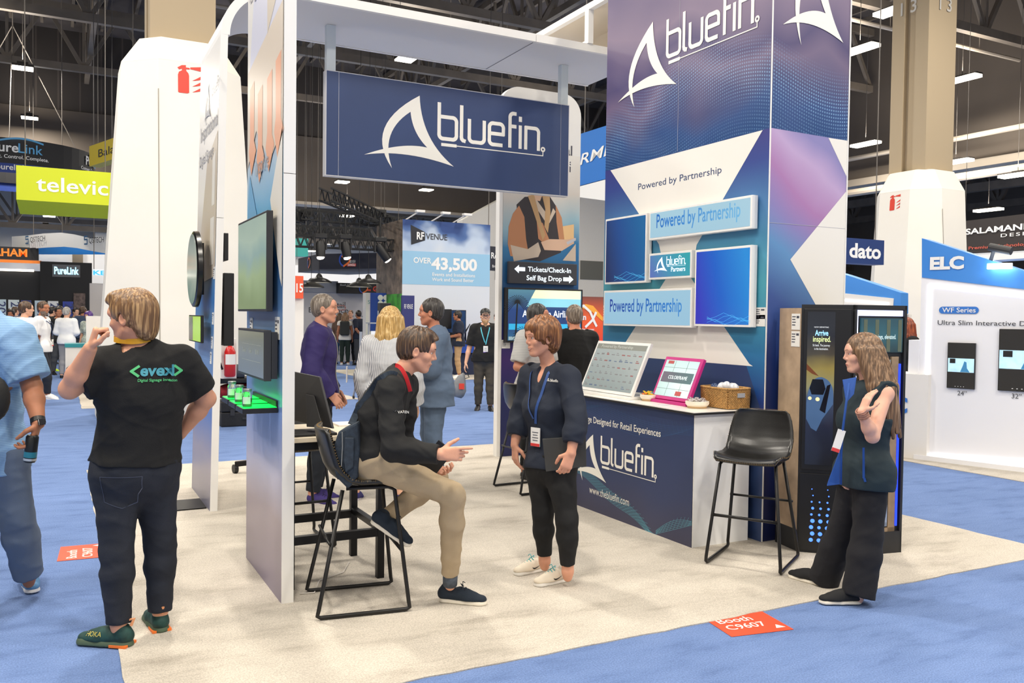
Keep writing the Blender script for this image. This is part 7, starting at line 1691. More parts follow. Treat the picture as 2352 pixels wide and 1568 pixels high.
    if sh.get('drop', 0) > .03:
        f.cone(P_, hemp, (.138*fat+es+.012)*s, (.140*fat+es+.014+sh.get('flare',0))*s, .04, flat=.84, right=hr); f.cone(P_+hr*.055*s, P_-hr*.055*s, (.112*fat+es+.010)*s, (.112*fat+es+.010)*s, .04)
        f.cone(hemp+hr*.05*s, hemp-hr*.05*s, (.105*fat+es+.014)*s, (.105*fat+es+.014)*s, .04)
    ends = []
    for q in 'LR':
        sl_ = sh.get('sleeve', 2.0)
        if sl_ <= 0: continue
        e_, d = arm(f, q, es+sh.get('loose', .004), sl_, .03); ends.append((e_, d, (.050*o.get('arm',1)+es+sh.get('loose',.004))*s*(1.25 if sl_ < 1.3 else 1.1)+.01))
    for e_, d, rr_ in ends: f.cutcyl(e_-d*.004, d, rr_)
    f.halfspace(hemp, P_-Cc, np.array([lo[0],lo[1],0]), np.array([hi[0],hi[1],float(P_[2])+.06]))
    if sh.get('sleeve', 2.0) <= 0:
        for q in 'LR': S_ = J_['sh'+q]; d = unit((S_-J_['neck'])*np.array([1,1,.2])); f.halfspace(S_+d*.035*s, d, S_-.14, S_+.14)
    # neck opening
    nk = J_['neck']; nd = unit(C-R[2]*.05*s-nk)
    if sh.get('collar'):
        f.cone(nk-nd*.01, nk+nd*.045*s, .066*s, .062*s, .02); f.halfspace(nk+nd*.040*s, nd, nk-.12, nk+.12)
    else: f.halfspace(nk+nd*(.012+sh.get('neckup',0))*s, nd, nk-.085, nk+.12)
    f.cone(nk-nd*.0, nk+nd*.14, (.0595 if not fem else .054)*s, (.0595 if not fem else .054)*s, .004, op='cut')
    if sh.get('vneck'):
        fw = np.cross((0,0,1), right); f.cone(nk+fw*.08*s+np.array([0,0,.01])*s, lerp(nk, Cc, .62)+fw*.16*s, .030*s, .008*s, .006, op='cut')
    f.folds(sh.get('fold', .006), .075, seed=len(label)+7); v, qd = f.mesh(); mi = None; mm = [sh['m']]
    if sh.get('m2'):
        mm.append(sh['m2']); c_ = v[qd].mean(1); mi = sh['m2f'](c_, J_).astype(int)
    np_mesh(sh.get('name','shirt'), v, qd, mm, t, mi)
    # ---------------- shoes
    sc = o.get('shoes')
    if sc:
        for q in 'LR':
            A_, T_ = J_['an'+q], J_['toe'+q]; d3 = unit(T_-J_.get('heel'+q, A_+np.array([0,0,-.06*s]))); up = unit(np.cross(np.cross(d3, (0,0,1)), d3)); rt = np.cross(d3, up)
            if 'heel'+q in J_: Hl = J_['heel'+q]
            else: Hl = np.array([A_[0],A_[1],T_[2]])-d3*.05*s; 
            Ln = np.linalg.norm(T_-Hl); f = Field(np.minimum(Hl,T_)-.12, np.maximum(Hl,T_)+np.array([.12,.12,.17]), min(h, .006))
            a0 = Hl+d3*.035*s+up*.045*s; 
            f.cone(a0, Hl+d3*.05*s+up*.075*s, .036*s, .037*s, .02); f.cone(a0, Hl+d3*Ln*.55+up*.035*s, .038*s, .043*s, .02, flat=.95, right=rt)
            f.cone(Hl+d3*Ln*.45+up*.06*s, Hl+d3*Ln*.72+up*.032*s, .030*s, .036*s, .02); f.cone(Hl+d3*Ln*.62+up*.026*s, Hl+d3*(Ln-.036*s)+up*.026*s, .045*s, .036*s, .015, flat=.72, right=rt)
            f.halfspace(Hl+up*.020*s, -up); f.halfspace(Hl+up*.098*s+d3*.04, up)
            v, qd = f.mesh(); sh_o = np_mesh('shoe', v, qd, sc['m'], t)
            f = Field(np.minimum(Hl,T_)-.12, np.maximum(Hl,T_)+np.array([.12,.12,.1]), min(h, .006)); kk = sc.get('wide', 1.0)
            f.cone(Hl+d3*.038*s, Hl+d3*Ln*.5, .038*s*kk, .039*s*kk, .01); f.cone(Hl+d3*Ln*.5, Hl+d3*(Ln-.040*s), .040*s*kk, .041*s*kk, .01)
            f.halfspace(Hl+up*sc.get('sole', .026)*s, up); f.halfspace(Hl+up*.0, -up)
            v, qd = f.mesh(); np_mesh('sole', v, qd, sc['ms'], sh_o)
            if sc.get('lace') is not None and det:
                m_ = MB()
                for i_ in range(5):
                    c0 = Hl+d3*(Ln*.50+.018*i_*s)+up*(.094-.0088*i_)*s; m_.tube([Vector(c0+rt*.022*s-up*.008), Vector(c0+up*.004*s), Vector(c0-rt*.022*s-up*.008)], .0028, 5)
                m_.tube([Vector(Hl+d3*Ln*.5+up*.10*s), Vector(Hl+d3*Ln*.48+up*.115*s+rt*.02), Vector(Hl+d3*Ln*.52+up*.105*s+rt*.03)], .0024, 5)
                m_.tube([Vector(Hl+d3*Ln*.5+up*.10*s), Vector(Hl+d3*Ln*.48+up*.115*s-rt*.02), Vector(Hl+d3*Ln*.52+up*.105*s-rt*.03)], .0024, 5)
                m_.build('laces', sc['lace'], sh_o, smooth='full')
    return t, J_, C, R, hs
def stand(x, y, face_deg, Hh=1.75, arms='down', stride=0.0, lean=0, look=None, wide=.0):
    """standing joints for a person whose chest faces compass angle face_deg (0 = +X, 90 = +Y)"""
    s = Hh/1.75; a = math.radians(face_deg); fw = np.array([math.cos(a),math.sin(a),0]); rt = np.array([math.sin(a),-math.cos(a),0]); up = np.array([0,0,1.0]); b = np.array([x,y,0.0])
    P = lambda r, f_, z: b+rt*r*s+fw*f_*s+up*z*s
    J_ = dict(pelvis=P(0,0,.94), chest=P(0,lean*.5,1.27), neck=P(0,-.01+lean,1.475), head=P(0,.035+lean*1.2,1.635), shL=P(-.178,lean*.9,1.415), shR=P(.178,lean*.9,1.415), hipL=P(-.085,0,.90), hipR=P(.085,0,.90),
              knL=P(-.10-wide*.5,.02+stride*.5,.50), knR=P(.10+wide*.5,.02-stride*.4,.50), anL=P(-.105-wide,-.03+stride,.09), anR=P(.105+wide,-.03-stride,.09),
              toeL=P(-.14-wide,.175+stride,.0), toeR=P(.14+wide,.175-stride,.0), elL=P(-.235,-.03,1.13), elR=P(.235,-.03,1.13), wrL=P(-.245,.05,.89), wrR=P(.245,.05,.89))
    D = dict(crossed=dict(elL=P(-.22,.07,1.13), wrL=P(.02,.20,1.17), elR=P(.22,.07,1.13), wrR=P(-.02,.22,1.13)),
             hipL=dict(elL=P(-.38,-.10,1.16), wrL=P(-.20,-.02,.98)), hipR=dict(elR=P(.38,-.10,1.16), wrR=P(.20,-.02,.98)),
             front=dict(elL=P(-.24,.0,1.14), wrL=P(-.10,.24,1.08), elR=P(.24,.0,1.14), wrR=P(.10,.24,1.08)), back=dict(elL=P(-.26,-.12,1.15), wrL=P(-.06,-.16,.96), elR=P(.26,-.12,1.15), wrR=P(.06,-.16,.96)))
    for q in ([arms] if isinstance(arms, str) else arms):
        if q in D: J_.update(D[q])
    return J_, fw, rt, s
def ribbon(mb, pts, nf, w, th=.0024):
    """continuous flat band of width w through pts, its face along nf(p)"""
    V = []; n = len(pts)
    for i, p_ in enumerate(pts):
        d = unit(pts[min(i+1,n-1)]-pts[max(i-1,0)]); sd = unit(np.cross(d, nf(p_)))*w/2; nn = unit(np.cross(sd, d))*th/2; V += [p_-sd-nn, p_+sd-nn, p_+sd+nn, p_-sd+nn]
    F_ = [(0,1,2,3),(4*n-1,4*n-2,4*n-3,4*n-4)]+[(4*i+k,4*i+(k+1)%4,4*i+4+(k+1)%4,4*i+4+k) for i in range(n-1) for k in range(4)]
    mb.add(V, F_)
def lanyard(t, J_, s, col, badge=True, drop=.36, off=.0, w=.018, depth=.155, fat=1.0, bm=None, cloth=None):
    right = unit(J_['shR']-J_['shL']); fw = np.cross((0,0,1), right); N_, Cc = J_['neck'], J_['chest']
    bot = lerp(N_, J_['pelvis'], drop/.52)+fw*depth*s+right*off
    m_ = MB()
    for q in (-1,1):
        P = [N_-fw*.075*s+np.array([0,0,.035])*s, N_+right*q*.070*s+np.array([0,0,.028])*s, N_+right*q*.078*s+fw*.065*s-np.array([0,0,.03])*s, lerp(N_,Cc,.5)+right*q*.062*s+fw*(depth-.012)*s, lerp(N_,Cc,.9)+right*q*.04*s+fw*depth*s, bot]
        pts = []
        for i in range(len(P)-1):
            for k in range(5): pts.append(lerp(P[i], P[i+1], k/5))
        pts.append(P[-1])
        pts = [np.mean(pts[max(0,i-2):i+3], 0) for i in range(len(pts))]
        if cloth is not None:
            tr_ = BVHTree.FromPolygons([w_.co for w_ in cloth.data.vertices], [tuple(q_.vertices) for q_ in cloth.data.polygons]); fv = Vector(fw)
            for i in range(9, len(pts)):
                h_ = tr_.ray_cast(Vector(pts[i])+fv*.3, -fv, .6)
                if h_[0] is not None: pts[i] = np.array(h_[0])+fw*.004
            pts = pts[:8]+[np.mean(pts[max(0,i-1):i+2], 0)+fw*.003 for i in range(8, len(pts))]; bot = pts[-1] if q == -1 else bot
        ribbon(m_, pts, lambda p_: p_-lerp(N_, Cc, .4), w)
    m_.build('lanyard', col, t)
    if badge:
        c = Vector(bot)+Vector((0,0,-.085*s)); r_ = Vector(right); n_ = Vector(fw)
        m_ = MB(); m_.obox(c, r_*.040*s, Vector((0,0,.060*s)), n_*.0025); b = m_.build('badge', mat('badge_white',(236,234,230),.4), t)
        m_ = MB(); m_.obox(c+Vector((0,0,-.050*s))+n_*.003, r_*.039*s, Vector((0,0,.009*s)), n_*.001); m_.build('badge_band', bm or mat('badge_red',(214,60,60),.5), b)
        m_ = MB()
        for k in range(4): m_.obox(c+Vector((0,0,(.03-.017*k)*s))+n_*.003, r_*(.026-.005*(k % 2))*s, Vector((0,0,.0022*s)), n_*.001)
        m_.build('badge_print', mat('badge_ink',(80,84,96),.5), b)
# ================================================================== the people
from mathutils.bvhtree import BVHTree
def project(name, obj, pl, build, m, parent, dist=.6, lift=.005, cut=None):
    """lettering printed on cloth: flat shapes carried onto the surface along the plane's normal"""
    me = obj.data; tree = BVHTree.FromPolygons([v.co for v in me.vertices], [tuple(p.vertices) for p in me.polygons])
    mb = MB(); build(pl, mb); hs_ = []
    for v in mb.v:
        hit = tree.ray_cast(Vector(v)+pl.n*dist, -pl.n, dist*2); hs_.append(None if hit[0] is None else (hit[0]-Vector(v)).dot(pl.n))
    ok = sorted(h for h in hs_ if h is not None); md = ok[len(ok)//2] if ok else 0
    mb.v = [tuple(Vector(v)+pl.n*((h if h is not None and abs(h-md) < .045 else md)+lift)) for v, h in zip(mb.v, hs_)]
    return mb.build(name, m, parent, fixn=False)
def child(t, nm):
    return [o for o in COL.objects if o.parent == t and o.name.split('.')[0] == nm][0]
IR, IU, IF_ = np.array(_R*[1,1,0])/np.linalg.norm(_R[:2]), np.array([0,0,1.0]), np.array([math.sin(YAW),math.cos(YAW),0])   # image right, up, away
def D3(r, a, u=0): return unit(IR*r+IF_*a+IU*u)
def A(*q): return np.array(J(*q))
def Z0(x, y, z=0): return np.array(onZ(x, y, z))
def feet(J_, q, heel, toe, L=.285, z=.007):
    a = Z0(*heel, z); b = Z0(*toe, z); d = unit((b-a)*[1,1,0]); J_['heel'+q] = a; J_['toe'+q] = a+d*L
BLKC = mat('black_cotton', (20,20,21), .9, bump=.2, bscale=220); DEN = mat('dark_denim', (27,32,44), .85, noise=.22, nscale=9, bump=.3, bscale=300)
# 1 man in black lettered shirt
j = dict(pelvis=A(312,1078,4.36), chest=A(327,905,4.33), neck=A(322,800,4.32), head=A(303,731,4.27), shL=A(240,843,4.22), shR=A(415,836,4.40),
  elL=A(160,893,4.12), wrL=A(207,800,4.02), elR=A(474,915,4.52), wrR=A(416,993,4.58), hipL=A(268,1095,4.30), hipR=A(352,1090,4.42),
  knL=A(268,1265,4.27), knR=A(368,1245,4.45), anL=A(272,1432,4.25), anR=A(368,1402,4.46))
feet(j,'L',(303,1482),(195,1474)); feet(j,'R',(373,1452),(345,1418))
EV = dict(s=1.02, h=.0055, fat=1.26, belly=1.06, face=D3(-1,.18,-.10), hair='full', hairm=hair_mat('hair_sandy',(128,94,62),(186,150,104)), skin='tanned', skin_rgb=(216,158,128), arm=1.12, hs=1.03,
  handL=dict(d=D3(.28,.05,1), n=D3(.85,.5,0), side=D3(.35,-.55,.0), curl=(1.35,1.4,1.4,1.4), thumb=.25), handR=dict(d=D3(-.6,.1,-.55), n=D3(-.3,-1,0), side=D3(-.3,.4,.8), curl=(.4,.4,.4,.4), thumb=.3),
  trousers=dict(m=DEN, e=.018, len=.99, name='jeans', fold=.005), shirt=dict(m=BLKC, e=.022, sleeve=.78, loose=.018, drop=-.05, name='t_shirt', fold=.007, neckup=.028), shoes=dict(m=mat('shoe_green',(24,62,58),.7,noise=.4,nscale=30), ms=mat('sole_olive',(74,92,72),.6), sole=.040, wide=1.14))
t1, j1, C1, R1_, hs1 = person('person', 'man in a black t-shirt lettered evexi, seen from behind with one hand on his nose', j, EV)
# thumb reaching the nose
TS = child(t1,'t_shirt'); nb = D3(.12,-1,0); rb = Vector(np.cross((0,0,1), nb)); pl = Plane(A(297,868,4.16), rb); 
EVG = grad_mat('evexi_print',[(0,(64,170,90)),(.5,(50,150,170)),(1,(70,190,110))],2,1.30,1.36,.6)
a = lambda k: k
project('lettering', TS, pl, lambda p_, mb: (p_.text(mb,'evexI',.044,.010,.076,0,width=.150,bold=.03)), mat('evexi_teal',(66,150,168),.6), TS)
def sub_(P, n=6): return [tuple(lerp(P[i], P[i+1], k/n)) for i in range(len(P)-1) for k in range(n)]+[P[-1]]
project('lettering_green', TS, pl, lambda p_, mb: (p_.stroke(mb,[(.037,.055),(.006,.032),(.037,.009)],.012,0), p_.stroke(mb,[(.202,.058),(.232,.036),(.202,.014)],.012,0), p_.text(mb,'Digital Signage Innovation',.036,-.018,.019,0,width=.175,bold=.015)), mat('evexi_green',(84,190,120),.6), TS)
project('sleeve_lettering', TS, Plane(A(168,850,4.1), Vector(D3(.30,-.05,-.95)), Vector(D3(.95,0,.30))), lambda p_, mb: p_.text(mb,'vexI>',0,0,.030,0,width=.062,bold=.02), LOGO, TS)
lan = mat('lanyard_orange',(240,176,40),.6); mb = MB(); BO = child(t1,'body'); tb_ = BVHTree.FromPolygons([v.co for v in BO.data.vertices], [tuple(p_.vertices) for p_ in BO.data.polygons])
nk = lerp(j1['neck'], j1['head'], .30); pts = []
for a_ in np.linspace(-2.9, .1, 22):
    d = IR*math.cos(a_)+IF_*math.sin(a_); zz = nk+IU*(.012+.02*math.sin(a_)); h_ = tb_.ray_cast(Vector(zz+d*.11), Vector(-d), .11); pts.append(np.array(h_[0])+d*.006 if h_[0] is not None else zz+d*.075)
ribbon(mb, pts, lambda p_: p_-nk, .026); mb.build('lanyard', lan, t1)
tg = MB(); 
for q in 'LR':
    hl, tl = j1['heel'+q], j1['toe'+q]; d = unit(tl-hl); tg.tube([Vector(hl+d*.005+IU*.10), Vector(hl-d*.012+IU*.135), Vector(hl+d*.02+IU*.125)], .008, 6)
tg.build('pull_tab', mat('tab_orange',(244,170,120),.6), t1)
for q in 'LR':
    hl, tl = j1['heel'+q], j1['toe'+q]; d = unit(tl-hl); mb = MB(); mb.obox(hl+d*.05+IU*.006, d*.045, np.cross(d,IU)*.047, IU*.006); mb.build('outsole_patch', mat('outsole_orange',(238,120,44),.6), t1)
d = unit(j1['toeL']-j1['heelL']); sd = np.cross(d, IU); sd = sd if sd@IF_ < 0 else -sd
sp_ = Plane(j1['heelL']+d*.225+sd*.055+IU*.052, Vector(-d), Vector(unit(IU-sd*.3))); project('shoe_lettering', child(t1,'shoe'), sp_, lambda p_, mb: p_.text(mb,'HOKA',0,0,.034,0,width=.085,bold=-.005), mat('thread_yellow',(206,190,90),.6), t1, dist=.1, lift=.002)
o = MB().box(tuple(A(398,1078,4.44)-[.03,.02,.0]), tuple(A(398,1078,4.44)+[.03,.012,.075])).build('wallet', BLK, bevel=.006); tag(o,'black wallet sticking out of the rear jeans pocket of the man in the black t-shirt','wallet')
JN = child(t1,'jeans'); pj = Plane(A(238,1092,4.2), Vector(IR), Vector(IU)); w_ = 85*4.2/1981
project('pocket_stitching', JN, pj, lambda p_, mb: [p_.stroke(mb,sub_(pts),.003,0) for pts in ([(0,0),(w_,-.006),(w_-.01,-.125),(w_/2,-.16),(.012,-.125),(0,0)],)], mat('denim_thread',(64,70,88),.8), JN, lift=.002)

# 2 sitting man
j = dict(pelvis=A(852,1050,4.88), chest=A(872,955,4.90), neck=A(918,858,4.92), head=A(958,806,4.93), shR=A(895,893,4.70), shL=A(932,885,5.10),
  elR=A(902,1030,4.60), wrR=A(1010,1043,4.58), elL=A(925,1015,5.15), wrL=A(988,1068,5.02), hipR=A(864,1062,4.79), hipL=A(868,1060,4.99),
  knR=A(1040,1136,4.76), anR=A(1034,1330,4.92), knL=A(1000,1098,5.14), anL=A(884,1192,4.98))
feet(j,'R',(1008,1378),(1118,1388)); j['heelL'] = A(852,1196,4.93); j['toeL'] = j['heelL']+unit(A(930,1248,4.86)-A(852,1196,4.93))*.28
CHI = mat('chino_khaki', (176,156,126), .85, noise=.06, nscale=6, bump=.2, bscale=260); BKJ = mat('black_jersey', (19,19,20), .8, bump=.15, bscale=260)
SIT = dict(s=1.0, h=.0055, fat=1.06, leg=.9, face=D3(1,.10,-.20), hair='swept', hairm=hair_mat('hair_brown',(74,54,40),(128,98,70)), skin='rosy', skin_rgb=(224,166,138), smile=1,
  handR=dict(d=D3(1,-.05,.02), n=D3(.0,1,-.15), side=D3(0,.1,1), curl=(.10,.55,.75,.85), thumb=-.1), handL=dict(d=D3(.8,-.2,-.35), n=D3(.1,-.5,.8), side=D3(.2,.9,.2), curl=(.7,.75,.8,.85), thumb=.6),
  trousers=dict(m=CHI, e=.017, len=.93, name='chinos', fold=.006), shirt=dict(m=BKJ, e=.016, sleeve=1.98, loose=.008, drop=.03, name='zip_pullover', fold=.009, collar=True), shoes=dict(m=mat('shoe_navy',(26,38,52),.85,bump=.3,bscale=200), ms=mat('sole_white',(236,228,212),.6), lace=mat('lace_navy',(20,28,40),.8), sole=.028))
t2, j2, C2, R2_, hs2 = person('person', 'man in a black pullover and khaki chinos sitting on a bar stool, gesturing', j, SIT)
for q in 'LR':
    mb = MB(); an, kn = Vector(j2['an'+q]), Vector(j2['kn'+q]); d = (kn-an).normalized(); mb.tube([an-d*.035, an+d*.06], [.041,.044], 16); mb.build('sock', mat('sock_grey',(84,92,104),.9,noise=.2,nscale=60), t2, smooth='full')
lr = mat('lanyard_red',(214,40,44),.5); mb = MB(); nk = j2['neck']; up = unit(j2['head']-j2['neck']); 
c_ = [A(905,838,4.80), A(917,840,4.78), A(929,856,4.77), A(938,880,4.78), A(944,905,4.80)]; PTS = []
for i in range(4):
    for k in range(4): PTS.append(lerp(c_[i], c_[i+1], k/4))
PTS.append(c_[-1])
PTS = [np.mean(PTS[max(0,i-2):i+3],0) for i in range(len(PTS))]; ribbon(mb, PTS, lambda p_: -IF_, .022)
mb.build('lanyard', lr, t2)
PO = child(t2,'zip_pullover'); project('sleeve_lettering', PO, Plane(A(905,945,4.62), Vector(D3(1,0,-.06))), lambda p_, mb: (p_.text(mb,'VAXEN',.022,-.006,.020,0,width=.056,bold=.01), p_.shape(mb,[(0,.012),(.007,-.010),(.016,.012),(.008,.004)],0)), LOGO, PO)
bt = MB(); tube_pts = [A(806,978,4.74),A(815,945,4.70),A(840,908,4.66),A(870,872,4.66),A(900,856,4.72),A(925,862,4.80)]; PT = []
for i in range(5):
    for k in range(4): PT.append(lerp(tube_pts[i], tube_pts[i+1], k/4))
BAGM = mat('bag_denim', (44,54,66), .85, noise=.25, nscale=40, bump=.2, bscale=200)
tb = thing('messenger_bag','dark denim messenger bag slung on the back of the sitting man','bag',tuple(A(805,1040,4.78)))
tree = BVHTree.FromPolygons([v.co for v in PO.data.vertices], [tuple(p.vertices) for p in PO.data.polygons]); PT2 = []
for q in PT[2:]:
    hit = tree.ray_cast(Vector(q-IF_*.4), Vector(IF_), .9); PT2.append(np.array(hit[0])-IF_*.004 if hit[0] is not None else q)
PT2 = [PT[0], PT[1]]+PT2; PT2 = [np.mean(PT2[max(0,i-1):i+2],0) for i in range(len(PT2))]
ribbon(bt, [q-IF_*.006 for q in PT2], lambda p_: -IF_, .038, .004)
bt.build('strap', BAGM, tb)
bc = A(800,1042,4.74); mb = MB()
prof = [(-.045,.13),(.060,.185),(.072,.02),(.060,-.12),(.010,-.185),(-.055,-.12),(-.085,.0)]
mb.prism([Vector(bc+IR*x+IU*y-IF_*.06) for x,y in prof], Vector(IF_)*.16); mb.build('body', BAGM, tb, bevel=.014)
mb = MB(); mb.prism([Vector(bc+IR*x+IU*y-IF_*.078) for x,y in [(-.005,.10),(.045,.10),(.042,-.06),(.0,-.09),(-.01,-.02)]], Vector(IF_)*.015); mb.build('pocket', BAGM, tb, bevel=.005)
mb = MB(); mb.tube([Vector(bc+IR*x+IU*y-IF_*.072) for x,y in ((-.02,.13),(-.018,.05),(-.024,-.08))], .003, 6); mb.build('zip', mat('zip_silver',(170,168,160),.4,metal=.6), tb)
mb = MB(); nbc = A(1004,1050,4.93); mb.obox(nbc, D3(.35,0,-.2)*.0+unit(IR*.8-IU*.62)*.055, unit(IR*.62+IU*.8)*.085, unit(IF_*1)*.008); o = mb.build('notebook', BLK, bevel=.003); tag(o,'black notebook held on the knee of the sitting man','notebook')

# 3 woman in the navy blouse
j = dict(pelvis=A(1266,1063,5.40), chest=A(1264,935,5.40), neck=A(1262,843,5.40), head=A(1244,777,5.36), shL=A(1307,868,5.27), shR=A(1220,862,5.50),
  elL=A(1324,962,5.16), wrL=A(1312,1040,5.10), elR=A(1195,955,5.52), wrR=A(1182,1022,5.46), hipL=A(1286,1080,5.33), hipR=A(1244,1080,5.45),
  knL=A(1303,1195,5.24), knR=A(1247,1182,5.42), anL=A(1304,1312,5.26), anR=A(1251,1288,5.46))
feet(j,'L',(1309,1330),(1228,1346),.27); feet(j,'R',(1258,1305),(1175,1322),.27)
NVB = mat('navy_blouse', (28,36,52), .8, bump=.15, bscale=240); BKT = mat('black_trouser_cloth',(17,17,18),.85,bump=.12,bscale=220)
WOM = dict(s=.96, h=.0055, fat=1.15, belly=1.06, female=True, face=D3(-1,-.48,-.04), hair='bob', hairm=hair_mat('hair_auburn',(120,74,40),(176,122,76)), skin='warm', skin_rgb=(220,160,132), smile=1.5,
  handL=dict(d=D3(-.35,-.1,-1), n=D3(-.2,1,0), side=D3(-1,-.2,-.1), curl=(.5,.55,.6,.65), thumb=.5), handR=dict(d=D3(.05,-.1,-1), n=D3(.8,.4,0), side=D3(-.5,-.8,0), curl=(.30,.38,.45,.5), thumb=.4),
  trousers=dict(m=BKT, e=.010, len=.86, name='trousers', fold=.004), shirt=dict(m=NVB, e=.016, sleeve=1.72, loose=.012, drop=.02, name='blouse', fold=.006, vneck=True, neckup=.018),
  shoes=dict(m=mat('shoe_cream',(230,218,198),.7), ms=mat('sole_offwhite',(238,234,226),.6), lace=mat('lace_teal',(50,170,176),.7), sole=.024))
t3, j3, C3, R3_, hs3 = person('person', 'smiling woman in a navy blouse and black trousers holding a dark tablet case', j, WOM)
BL = child(t3,'blouse'); project('chest_logo', BL, Plane(A(1246,878,5.2), Vector(D3(1,-.35,-.02))), lambda p_, mb: (fin_mark(p_,mb,0,0,.024,.022,0), p_.text(mb,'bluefin',.026,.002,.024,0,width=.056,bold=.02)), LOGO, BL)
lanyard(t3, j3, .96, cloth=BL, col=mat('lanyard_blue',(44,78,140),.5), drop=.33, depth=.200, off=IR*0.0+np.array([0,0,0]), w=.016)
mb = MB(); qd = [A(1246,1008,5.20),A(1346,1001,5.20),A(1347,1071,5.20),A(1254,1083,5.20)]; mb.prism([Vector(q) for q in qd], Vector(IF_)*.018); o = mb.build('tablet_case', mat('case_charcoal',(62,62,60),.75), bevel=.003); tag(o,'dark charcoal tablet case held flat by the woman in the navy blouse','tablet')
for q in 'LR':
    hl, tl = j3['heel'+q], j3['toe'+q]; d = unit(tl-hl); sd = np.cross(d, IU); sd = sd if sd@IF_ < 0 else -sd
    shs = [o for o in COL.objects if o.parent == t3 and o.name.startswith('shoe')]; so = min(shs, key=lambda o: (Vector(hl)-sum((v.co for v in list(o.data.vertices)[::50]), Vector())/len(list(o.data.vertices)[::50])).length)
    project('swoosh_mark', so, Plane(hl+d*.14+sd*.06+IU*.035, Vector(-d), Vector(unit(IU-sd*.2))), lambda p_, mb: strip(p_, mb, bez((-.02,.012),(-.01,-.022),(.055,.022)), bez((-.02,.012),(.005,-.004),(.055,.022)), 0), BLK, so, dist=.1, lift=.002)
# 4 young woman in the vest
j = dict(pelvis=A(1985,1085,5.15), chest=A(1992,962,5.15), neck=A(1997,878,5.17), head=A(1979,815,5.17), shL=A(2032,903,5.04), shR=A(1966,898,5.28),
  elL=A(2004,1002,4.90), wrL=A(1979,945,4.84), elR=A(1950,1000,5.36), wrR=A(1937,1075,5.22), hipL=A(2000,1108,5.08), hipR=A(1966,1106,5.20),
  knL=A(1992,1235,5.06), knR=A(1935,1220,5.28), anL=A(1972,1362,5.02), anR=A(1893,1328,5.38))
feet(j,'L',(1978,1384),(1920,1384),.25); feet(j,'R',(1893,1345),(1832,1328),.25)
VST = mat('vest_teal_black', (24,42,50), .8, noise=.05, nscale=5, bump=.1, bscale=260); VSB = mat('vest_blue', (20,72,150), .7); BKW = mat('black_wide_cloth',(20,20,26),.9,bump=.1,bscale=200)
def vfront(c, J_):
    fw = D3(-.85,-.5); rt = np.cross(fw, IU); q = (c-J_['chest'])@fw; w = (c-J_['chest'])@rt; return (q > .135) | ((c[:,2] > J_['neck'][2]-.02) & (q > .02))
GIR = dict(s=.93, h=.0055, fat=1.0, female=True, face=D3(-1,.12,.0), hair='long', hairdir=D3(.75,-.65)*.085, hairm=hair_mat('hair_light_brown',(112,84,60),(164,130,98)), skin='light', skin_rgb=(228,176,152), hs=1.0, arm=.95,
  handL=dict(d=D3(.45,.1,1), n=D3(.9,.3,-.4), side=D3(-.2,-.9,.3), curl=(.18,.2,.22,.25), thumb=.4, k=.9), 
  trousers=dict(m=BKW, e=.020, len=1.06, name='wide_trousers', fold=.004, flare=.042), shirt=dict(m=VST, e=.028, sleeve=0, loose=.0, drop=.09, name='vest', fold=.004, collar=True),
  shoes=dict(m=mat('shoe_black_suede',(24,24,26),.85), ms=mat('sole_cream',(232,224,208),.6), sole=.022))
t4, j4, C4, R4_, hs4 = person('person', 'young woman with long straight hair in a dark vest and wide black trousers', j, GIR)
VS = child(t4,'vest'); project('zip_pocket', VS, Plane(A(1982,1095,5.0), Vector(D3(1,-.2))), lambda p_, mb: (p_.stroke(mb,[(.0,.0),(-.005,.17)],.012,0), p_.stroke(mb,[(.004,-.005),(.008,-.02)],.012,0)), VSB, VS)
mb = MB(); fr_ = [A(1950,880,4.97),A(1943,930,4.93),A(1936,985,4.92),A(1932,1040,4.93),A(1931,1112,4.95)]
mb.tube([Vector(q) for q in fr_], .007, 6); mb.build('zip_edge', VSB, t4, smooth='full')
mb = MB(); mb.prism([Vector(q) for q in (A(1936,872,5.03),A(1968,866,5.02),A(1962,905,4.98),A(1944,925,4.96))], Vector(IF_)*.012); mb.build('collar_flap', VSB, t4, bevel=.003)
mb = MB(); mb.prism([Vector(q) for q in (A(1934,1022,5.0),A(1931,1112,5.0),A(1900,1116,5.04),A(1903,1106,5.04))], Vector(IF_)*.012); mb.build('open_front', VSB, t4, bevel=.003)
mb = MB(); bc = Vector(A(1926,1012,4.92)); rr = Vector(D3(.9,-.3,-.28)); uu = Vector(D3(.28,0,.95)); mb.obox(bc, rr*.022, uu*.065, rr.cross(uu)*.002); b = mb.build('badge', mat('badge_white',(236,234,230),.4), t4); mb = MB(); mb.obox(bc-uu*.055, rr*.0215, uu*.010, rr.cross(uu)*.003); mb.build('badge_band', mat('badge_red',(214,60,60),.5), b)
mb = MB(); w_, e_ = j4['wrL'], j4['elL']; ax = unit(w_-e_)
for k in range(5): mb.lathe(Vector(w_-ax*(.012*k-.01)), [(.030+.001*(k%2),-.004),(.034,0),(.030,.004),(.027,0),(.030+.001*(k%2),-.004)], 20, ax=tuple(ax+IR*.08*(k%3-1)))
mb.build('bracelets', mat('bracelet_rose',(190,140,120),.5,noise=.3,nscale=60), t4, smooth='full')
